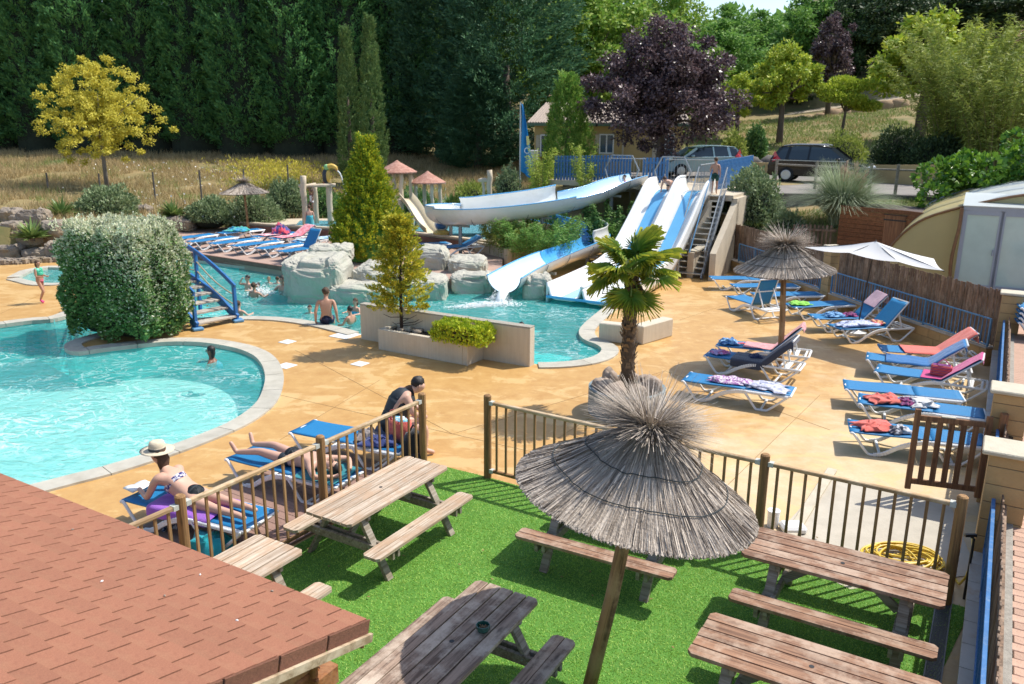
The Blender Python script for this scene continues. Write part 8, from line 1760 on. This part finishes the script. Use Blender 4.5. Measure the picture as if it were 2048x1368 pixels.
def person(label, loc, rz, J, skin=SKA, hair=HB, face=(0, 1, 0), size=1.0, wear=(), long_hair=0, fingers=False, group=None, waterline=None, bulk=1.0):
    t = empty('person', loc, rz, label, 'person', group); t.scale = (size,) * 3
    P = {k: Vector(J.get(k, v[0])) for k, v in J0.items()}; Rr = {k: v[1] * (bulk if k in ('pel', 'bel', 'che', 'rhi', 'lhi') else (bulk + 1) / 2) for k, v in J0.items()}
    ks = list(J0) if waterline is None else [k for k in J0 if k in waterline]; ix = {k: i for i, k in enumerate(ks)}; V = [P[k] for k in ks]; E_ = [(ix[a], ix[b]) for a, b in ED if a in ix and b in ix]; R_ = [Rr[k] for k in ks]
    if fingers:
        for q in 'rl':
            w_, h_ = P[q + 'wr'], P[q + 'ha']; d = (h_ - w_).normalized(); sd = d.cross(Vector((0, 0, 1))); sd = sd.normalized() if sd.length > .1 else Vector((1, 0, 0)); dn_ = sd.cross(d)
            for k, (o_, L_) in enumerate(((-.026, .062), (-.009, .075), (.009, .070), (.025, .055))):
                a = h_ + sd * o_; n0 = len(V); V += [a, a + d * L_ * .55 + dn_ * .006, a + d * L_ + dn_ * .022]; R_ += [.0095, .0085, .007]; E_ += [(n0, n0 + 1), (n0 + 1, n0 + 2)]
            n0 = len(V); a = w_.lerp(h_, .5); V += [a, a + sd * -.035 + d * .02, a + sd * -.045 + d * .055]; R_ += [.012, .010, .008]; E_ += [(n0, n0 + 1), (n0 + 1, n0 + 2)]
    skinned('body', V, E_, R_, skin, t, ix.get('pel', ix.get('che', 0)))
    f = Vector(face).normalized(); up = (P['hto'] - P['hlo']).normalized(); f = (f - up * f.dot(up)).normalized(); sx = f.cross(up); M3 = Matrix((sx, f, up)).transposed(); hc = P['hlo'].lerp(P['hto'], .52)
    hb = MB(); hq = M3.to_4x4(); mb = MB().blob((0, -.018, .026), (.090, .098, .096), 3, .16, 4.5, 18, 14); hb.v = [tuple(hc + M3 @ Vector(v)) for v in mb.v]; hb.f = [fc for fc in mb.f if not all(mb.v[i][1] > .035 and mb.v[i][2] < .055 for i in fc)]
    if long_hair:
        m2 = MB().blob((0, -.075, -.02 - long_hair * .4), (.085, .045, .07 + long_hair * .5), 5, .25, 3, 14, 10); n0 = len(hb.v); hb.v += [tuple(hc + M3 @ Vector(v)) for v in m2.v]; hb.f += [tuple(i + n0 for i in fc) for fc in m2.f]
    hb.build('hair', hair, t, smooth=True)
    e = MB(); 
    for s in (-1, 1): e.blob(hc + M3 @ Vector((s * .032, .083, .0)), (.011, .008, .007), 1, 0, 1, 8, 5)
    e.build('eyes', EYE, t, smooth=True); MB().blob(hc + M3 @ Vector((0, .094, -.022)), (.012, .017, .022), 1, 0, 1, 8, 6).blob(hc + M3 @ Vector((.086, -.005, -.012)), (.012, .02, .03), 1, 0, 1, 8, 6).blob(hc + M3 @ Vector((-.086, -.005, -.012)), (.012, .02, .03), 1, 0, 1, 8, 6).build('nose_and_ears', skin, t, smooth=True); MB().blob(hc + M3 @ Vector((0, .082, -.055)), (.022, .008, .006), 1, 0, 1, 8, 5).build('mouth', LIP, t, smooth=True)
    for nm, m, segs, fac in wear:
        g = MB()
        for a, b, t0, t1 in segs:
            q = [t0 + (t1 - t0) * k / 4 for k in range(5)]; rr = [(Rr[a] * (1 - x) + Rr[b] * x) * .96 * fac + .003 for x in q]; g.tube([P[a].lerp(P[b], x) for x in q], rr, 14)
            if t0 == 0: g.blob(P[a], (rr[0] * .985,) * 3, 1, 0, 1, 12, 8)
        g.build(nm, m, t, smooth=True)
    return t, P, M3, hc
SHORTS = lambda m, f=1.08, e=.45: ('shorts', m, [('pel', 'bel', 0, .3), ('pel', 'rhi', 0, 1), ('pel', 'lhi', 0, 1), ('rhi', 'rkn', 0, e), ('lhi', 'lkn', 0, e)], f)
SUIT = lambda m, f=1.07: ('swimsuit', m, [('pel', 'bel', 0, 1), ('bel', 'che', 0, .95), ('pel', 'rhi', 0, .6), ('pel', 'lhi', 0, .6)], f)
NAVYS, PINKS, TURQ = mat('navy_trunks', (.01, .015, .06), .7), mat('pink_suit', (.70, .18, .24), .7), cloth('turquoise_towel', (.06, .42, .50), (.02, .33, .42)); BLKS = mat('black_swimwear', (.02, .028, .035), .6); NEON = mat('neon_float', (.10, .62, .40), .4); ORG = mat('orange_float', (.85, .28, .03), .4); REDF = mat('red_float', (.75, .08, .06), .4); MGF = mat('magenta_float', (.72, .06, .36), .4); CYS = mat('cyan_swimwear', (.03, .38, .60), .6)
# walking girl
t, P, M3, hc = person('girl in a neon float vest and pink bottoms walking on the far left deck', at(86, 606), R(-95), dict(rkn=(.09, .16, .50), ran=(.10, -.02, .14), rto=(.10, .10, .04), lkn=(-.09, .02, .48), lan=(-.09, -.16, .09), lto=(-.1, -.02, .03), rel=(.22, .02, 1.12), rwr=(.18, .26, 1.10), rha=(.17, .33, 1.12), lel=(-.22, .0, 1.12), lwr=(-.18, .22, 1.06), lha=(-.16, .29, 1.08)), SKA, HBR, size=.70, wear=[('swim_vest', NEON, [('bel', 'che', .35, 1), ('che', 'rsh', 0, 1), ('che', 'lsh', 0, 1), ('che', 'nkb', 0, .5)], 1.3), ('bikini_bottom', PINKS, [('pel', 'bel', 0, .2), ('pel', 'rhi', 0, 1), ('pel', 'lhi', 0, 1)], 1.1), ('shoes', mat('pink_shoe', (.75, .05, .22), .6), [('ran', 'rto', .1, 1), ('lan', 'lto', .1, 1)], 1.25)], long_hair=.1)
# woman packing her bag
wl_ = at(786, 862, .42); wl_.z = 0
t, P, M3, hc = person('woman in a dark swimsuit bending over her backpack by the left fence', wl_, R(-66), dict(pel=(0, 0, .50), bel=(0, .05, .66), che=(0, .15, .83), nkb=(0, .25, .95), nek=(0, .30, .99), hlo=(0, .36, .99), hmi=(0, .41, 1.03), hto=(0, .42, 1.10), rsh=(.175, .17, .93), rel=(.24, .24, .70), rwr=(.12, .42, .60), rha=(.07, .48, .56), lsh=(-.175, .17, .93), lel=(-.22, .30, .72), lwr=(-.10, .46, .62), lha=(-.05, .52, .58), rhi=(.11, .02, .46), rkn=(.14, .44, .45), ran=(.14, .42, .09), rto=(.15, .57, .03), lhi=(-.11, .02, .46), lkn=(-.14, .44, .45), lan=(-.14, .42, .09), lto=(-.15, .57, .03)), SKB, HB, face=(0, .8, -.75), wear=[SUIT(BLKS, 1.1), ('swimsuit_straps', BLKS, [('bel', 'che', .8, 1), ('che', 'nkb', 0, .3)], 1.06)], fingers=True, bulk=1.42, size=1.06)
# reading woman with hat, propped on her elbows; local y runs towards the feet end of the lounger
L1t = LO['L1'][0]; p = onl('L1', 0, 0, -.36); z0 = .365
t, P, M3, hc = person('woman in a straw hat and spotted bikini lying on her front, reading', L1t.location, L1t.rotation_euler.z - math.pi / 2, dict(pel=(0, .92, .46), bel=(0, .76, .50), che=(0, .58, .62), nkb=(0, .46, .76), nek=(0, .43, .82), hlo=(0, .38, .86), hmi=(0, .36, .92), hto=(0, .37, .99), rsh=(.19, .52, .70), rel=(.22, .36, .42), rwr=(.12, .14, .43), rha=(.08, .07, .43), lsh=(-.19, .52, .70), lel=(-.22, .36, .42), lwr=(-.12, .14, .43), lha=(-.08, .07, .43), rhi=(.10, .98, .45), rkn=(.12, 1.36, .43), ran=(.13, 1.74, .43), rto=(.14, 1.84, .41), lhi=(-.10, .98, .45), lkn=(-.10, 1.36, .43), lan=(-.08, 1.72, .43), lto=(-.08, 1.82, .41)), SKB, HBR, face=(0, -1, -.5), wear=[('bikini_bottom', BLKS, [('pel', 'bel', 0, .15), ('pel', 'rhi', 0, .9), ('pel', 'lhi', 0, .9)], 1.07), ('bikini_band', cloth('spotted', (.70, .68, .72), (.03, .03, .16), 1, 34), [('bel', 'che', .55, .85)], 1.16)], long_hair=.14, fingers=True, bulk=1.05)
up_ = (P['hto'] - P['hlo']).normalized(); hq = t.matrix_basis; hatp = hq @ (hc + up_ * .045); q_ = (hq.to_3x3() @ (up_ + Vector((0, .10, 0)))).normalized(); hat = empty('straw_hat', hatp, 0, 'cream straw hat with a dark band worn by the reading woman', 'hat'); hat.rotation_mode = 'QUATERNION'; hat.rotation_quaternion = Vector((0, 0, 1)).rotation_difference(q_); STRAW = mat('straw', (.68, .58, .42), .85, .1, 60, .4, 120)
MB().lathe([(.098, .0), (.15, -.008), (.20, .004), (.205, .008), (.15, .0), (.10, .012), (.097, .07), (.085, .115), (.05, .128), (0, .118)], n=36).build('hat_body', STRAW, hat, smooth=True); MB().lathe([(.1005, .008), (.1015, .012), (.1, .042), (.098, .044)], n=36).build('hat_band', BLKS, hat, smooth=True)
bk = hq @ Vector((.02, .0, .405)); o = MB().grid([[Vector((x, y, .012 + .015 * abs(math.sin(x * 18)))) for y in (-.11, 0, .11)] for x in np.linspace(-.15, .15, 9)]).build('open_book', mat('paper', (.8, .8, .78), .8, .04, 30), smooth=True, solid=.012); o.location = bk; o.rotation_euler.z = L1t.rotation_euler.z - math.pi / 2 - .2; tag(o, 'open white book or magazine in front of the reading woman', 'book')
# sunbather
L2t = LO['L2'][0]
person('sunbather in black trunks lying face up with bare feet at the lounger end', L2t.location, L2t.rotation_euler.z - math.pi / 2, dict(pel=(0, .98, .47), bel=(0, 1.14, .48), che=(0, 1.34, .50), nkb=(0, 1.50, .47), nek=(0, 1.56, .47), hlo=(0, 1.62, .48), hmi=(0, 1.69, .47), hto=(0, 1.76, .46), rsh=(-.18, 1.44, .47), rel=(-.36, 1.66, .45), rwr=(-.16, 1.84, .42), rha=(-.09, 1.86, .42), lsh=(.18, 1.44, .47), lel=(.36, 1.66, .45), lwr=(.16, 1.84, .42), lha=(.09, 1.86, .42), rhi=(-.09, .93, .45), rkn=(-.14, .50, .50), ran=(-.16, .06, .42), rto=(-.20, -.02, .58), lhi=(.09, .93, .45), lkn=(.13, .50, .50), lan=(.17, .08, .42), lto=(.20, .00, .58)), SKB, HB, face=(0, .1, 1), wear=[('swim_trunks', BLKS, [('pel', 'bel', 0, .12), ('pel', 'rhi', 0, 1), ('pel', 'lhi', 0, 1), ('rhi', 'rkn', 0, .18), ('lhi', 'lkn', 0, .18)], 1.05)], fingers=True)
# man seated on the coping
s_ = at(652, 652); person('bare-backed man in navy trunks sitting on the pool edge beside the planter wall', Vector((s_.x, s_.y + .12, -.0)), R(8), dict(pel=(0, 0, .15), bel=(0, 0, .30), che=(0, .02, .50), nkb=(0, .05, .645), nek=(0, .07, .70), hlo=(.01, .11, .76), hmi=(.01, .12, .83), hto=(.01, .11, .90), rsh=(.19, .03, .62), rel=(.25, -.08, .36), rwr=(.27, -.02, .10), rha=(.30, .04, .05), lsh=(-.19, .03, .62), lel=(-.26, -.08, .36), lwr=(-.27, -.04, .10), lha=(-.26, .04, .05), rhi=(.09, .03, .12), rkn=(.12, .42, .12), ran=(.12, .48, -.30), rto=(.13, .58, -.38), lhi=(-.09, .03, .12), lkn=(-.12, .42, .12), lan=(-.12, .48, -.30), lto=(-.13, .58, -.38)), SKA, HBR, face=(.35, .9, -.35), wear=[SHORTS(NAVYS, 1.1, .7)], bulk=1.0)
UP = ('bel', 'che', 'nkb', 'nek', 'hlo', 'hmi', 'hto', 'rsh', 'lsh', 'rel', 'lel', 'rwr', 'lwr', 'rha', 'lha')
def swimmer(label, u, v, rz, dep=1.24, J=None, skin=SKB, hair=HBR, size=1, wear=(), long_hair=0, face=(0, 1, 0)):
    p = at(u, v, -.07); JJ = dict(rel=(.30, .12, 1.22), rwr=(.28, .34, 1.24), rha=(.26, .42, 1.25), lel=(-.30, .12, 1.22), lwr=(-.28, .34, 1.24), lha=(-.26, .42, 1.25)); JJ.update(J or {})
    return person(label, Vector((p.x, p.y, -.07 - dep * size)), rz, JJ, skin, hair, face, size, wear, long_hair, group='swimmers in the pool', waterline=UP)
FLT = lambda m, f=1.9: ('armbands', m, [('rsh', 'rel', .45, .95), ('lsh', 'lel', .45, .95)], f)
swimmer('boy leaning his arms on the pool edge next to the seated man', 702, 656, R(60), 1.00, dict(rel=(.30, .05, 1.16), rwr=(.22, .26, 1.10), rha=(.2, .34, 1.09), lel=(-.26, .1, 1.14), lwr=(-.22, .30, 1.10), lha=(-.2, .38, 1.09)), SKA, HB, .78, face=(.2, .9, -.4))
swimmer('girl with a turquoise top in the water left of the planter wall end', 712, 636, R(150), 1.02, None, SKB, HBR, .75, [('top', CYS, [('bel', 'che', .5, 1)], 1.12)], .1)
swimmer('small child with magenta armbands swimming left of the seated man', 620, 626, R(180), 1.40, None, SKB, HBR, .66, [FLT(MGF)])
swimmer('swimmer shielding their face, leftmost of the splashing group', 497, 578, R(150), 1.22, dict(rel=(.22, .22, 1.42), rwr=(.06, .22, 1.62), rha=(.02, .18, 1.68)), SKB, HB, .85)
swimmer('boy seen from behind with brown hair in the middle of the splashing group', 509, 594, R(-20), 1.22, None, SKA, HBR, .85)
swimmer('child half hidden by spray in the splashing group', 517, 583, R(170), 1.34, None, SKB, HB, .7)
swimmer('toddler with orange armbands behind the splashing group', 538, 566, R(175), 1.40, None, SKB, HBL, .62, [FLT(ORG)])
swimmer('child with red armbands facing away beside the bearded man', 555, 567, R(10), 1.38, None, SKB, HBR, .66, [FLT(REDF)])
swimmer('man swimming towards the group with his shoulders above the water', 566, 580, R(150), 1.28, None, SKB, HB, 1.0)
swimmer('child with wet brown hair at the pool edge beside the footbridge foot', 478, 630, R(-20), 1.24, dict(rel=(.32, .05, 1.24)), SKB, HBR, .8)
swimmer('dark-haired swimmer seen between the bars of the footbridge', 427, 598, R(10), 1.34, None, SKA, HB, .85)
swimmer('head of a dark-haired swimmer just showing above the planter wall', 1043, 668, R(200), 1.40, dict(rel=(.36, .1, 1.30), rwr=(.50, .28, 1.42), rha=(.54, .36, 1.44)), SKB, HB, .9)
swimmer('black-haired swimmer with a ponytail alone in the front pool', 424, 722, R(100), 1.36, dict(bel=(0, -.12, 1.22), rel=(.34, .12, 1.28), rwr=(.4, .3, 1.30)), SKC, HB, .9, [('top', CYS, [('bel', 'che', 0, 1)], 1.08)], .12)
p = at(1215, 361, 2.72); q1 = Vector((4.45, 33.6, 2.35))
person('child with a pink armband sliding down the top of the winding slide', q1, R(120), dict(pel=(0, 0, .14), bel=(0, -.08, .26), che=(0, -.16, .42), nkb=(0, -.18, .56), nek=(0, -.17, .62), hlo=(0, -.15, .68), hmi=(0, -.15, .75), hto=(0, -.16, .82), rsh=(.16, -.15, .52), rel=(.25, -.0, .38), rwr=(.2, .14, .3), rha=(.2, .2, .3), lsh=(-.16, -.15, .52), lel=(-.25, 0, .38), lwr=(-.2, .14, .3), lha=(-.2, .2, .3), rhi=(.08, .04, .12), rkn=(.09, .4, .22), ran=(.09, .75, .1), rto=(.09, .85, .18), lhi=(-.08, .04, .12), lkn=(-.09, .4, .22), lan=(-.09, .75, .1), lto=(-.09, .85, .18)), SKB, HB, size=.75, wear=[FLT(MGF, 2), SUIT(CYS)])
q1 = s0_ + SD * .2 + SN * .75 + Vector((0, 0, 2.66))
person('child crawling head first onto the left lane of the racing slide', q1, R(148), dict(pel=(0, -.35, .36), bel=(0, -.18, .38), che=(0, .02, .42), nkb=(0, .16, .46), nek=(0, .22, .47), hlo=(0, .28, .48), hmi=(0, .33, .52), hto=(0, .36, .58), rsh=(.16, .08, .42), rel=(.2, .12, .22), rwr=(.18, .2, .02), rha=(.18, .27, 0), lsh=(-.16, .08, .42), lel=(-.2, .12, .22), lwr=(-.18, .2, .02), lha=(-.18, .27, 0), rhi=(.09, -.38, .32), rkn=(.11, -.32, .06), ran=(.11, -.68, .05), rto=(.11, -.8, .03), lhi=(-.09, -.38, .32), lkn=(-.11, -.32, .06), lan=(-.11, -.68, .05), lto=(-.11, -.8, .03)), SKB, HBR, size=.85, face=(0, 1, -.2), wear=[SHORTS(BLKS)])
q1 = ST1 + SNr * .55 + SDir * .05 + Vector((0, 0, ztop + .0))
person('boy in dark green shorts at the top of the slide stairs, seen from behind', q1, R(-20), dict(che=(0, .03, 1.27), rkn=(.1, .12, .52), ran=(.1, .02, .14), lel=(-.24, .02, 1.12), lwr=(-.2, .22, 1.0), lha=(-.18, .28, 1.0)), SKA, HBR, size=.74, wear=[SHORTS(mat('green_shorts', (.02, .09, .07), .8), 1.15, .6)])
q1 = atY(621, 464, 34.3); q1.z = .26; t, *_ = person('person wrapped in a turquoise towel standing on the terrace by the log frame', q1, R(20), {}, SKB, HBR, size=.80); rows = [[Vector(((.20 + .03 * math.sin(a * 5)) * math.cos(a) * (1.05 if k else 1), (.16 + .02 * math.sin(a * 4 + 1)) * math.sin(a), 1.2 - k * .12)) for a in np.linspace(0, 2 * math.pi, 25)] for k in range(9)]; MB().grid(rows).build('towel_wrap', TURQ, t, smooth=True, solid=.01)
q1 = atY(625, 430, 35.5); q1.z = .62 + .55; person('dark-skinned child in a white top hanging from the log frame under the toucan', q1, R(150), dict(rel=(.2, .02, 1.62), rwr=(.14, .04, 1.86), rha=(.13, .05, 1.93), lel=(-.2, .02, 1.62), lwr=(-.14, .04, 1.86), lha=(-.13, .05, 1.93), rkn=(.1, .28, .62), ran=(.1, .02, .42), rto=(.1, .1, .34), lkn=(-.1, .12, .5)), SKC, HB, size=.60, wear=[('white_top', WHT, [('pel', 'bel', .3, 1), ('bel', 'che', 0, 1)], 1.12), SHORTS(WHT, 1.05, .2)])
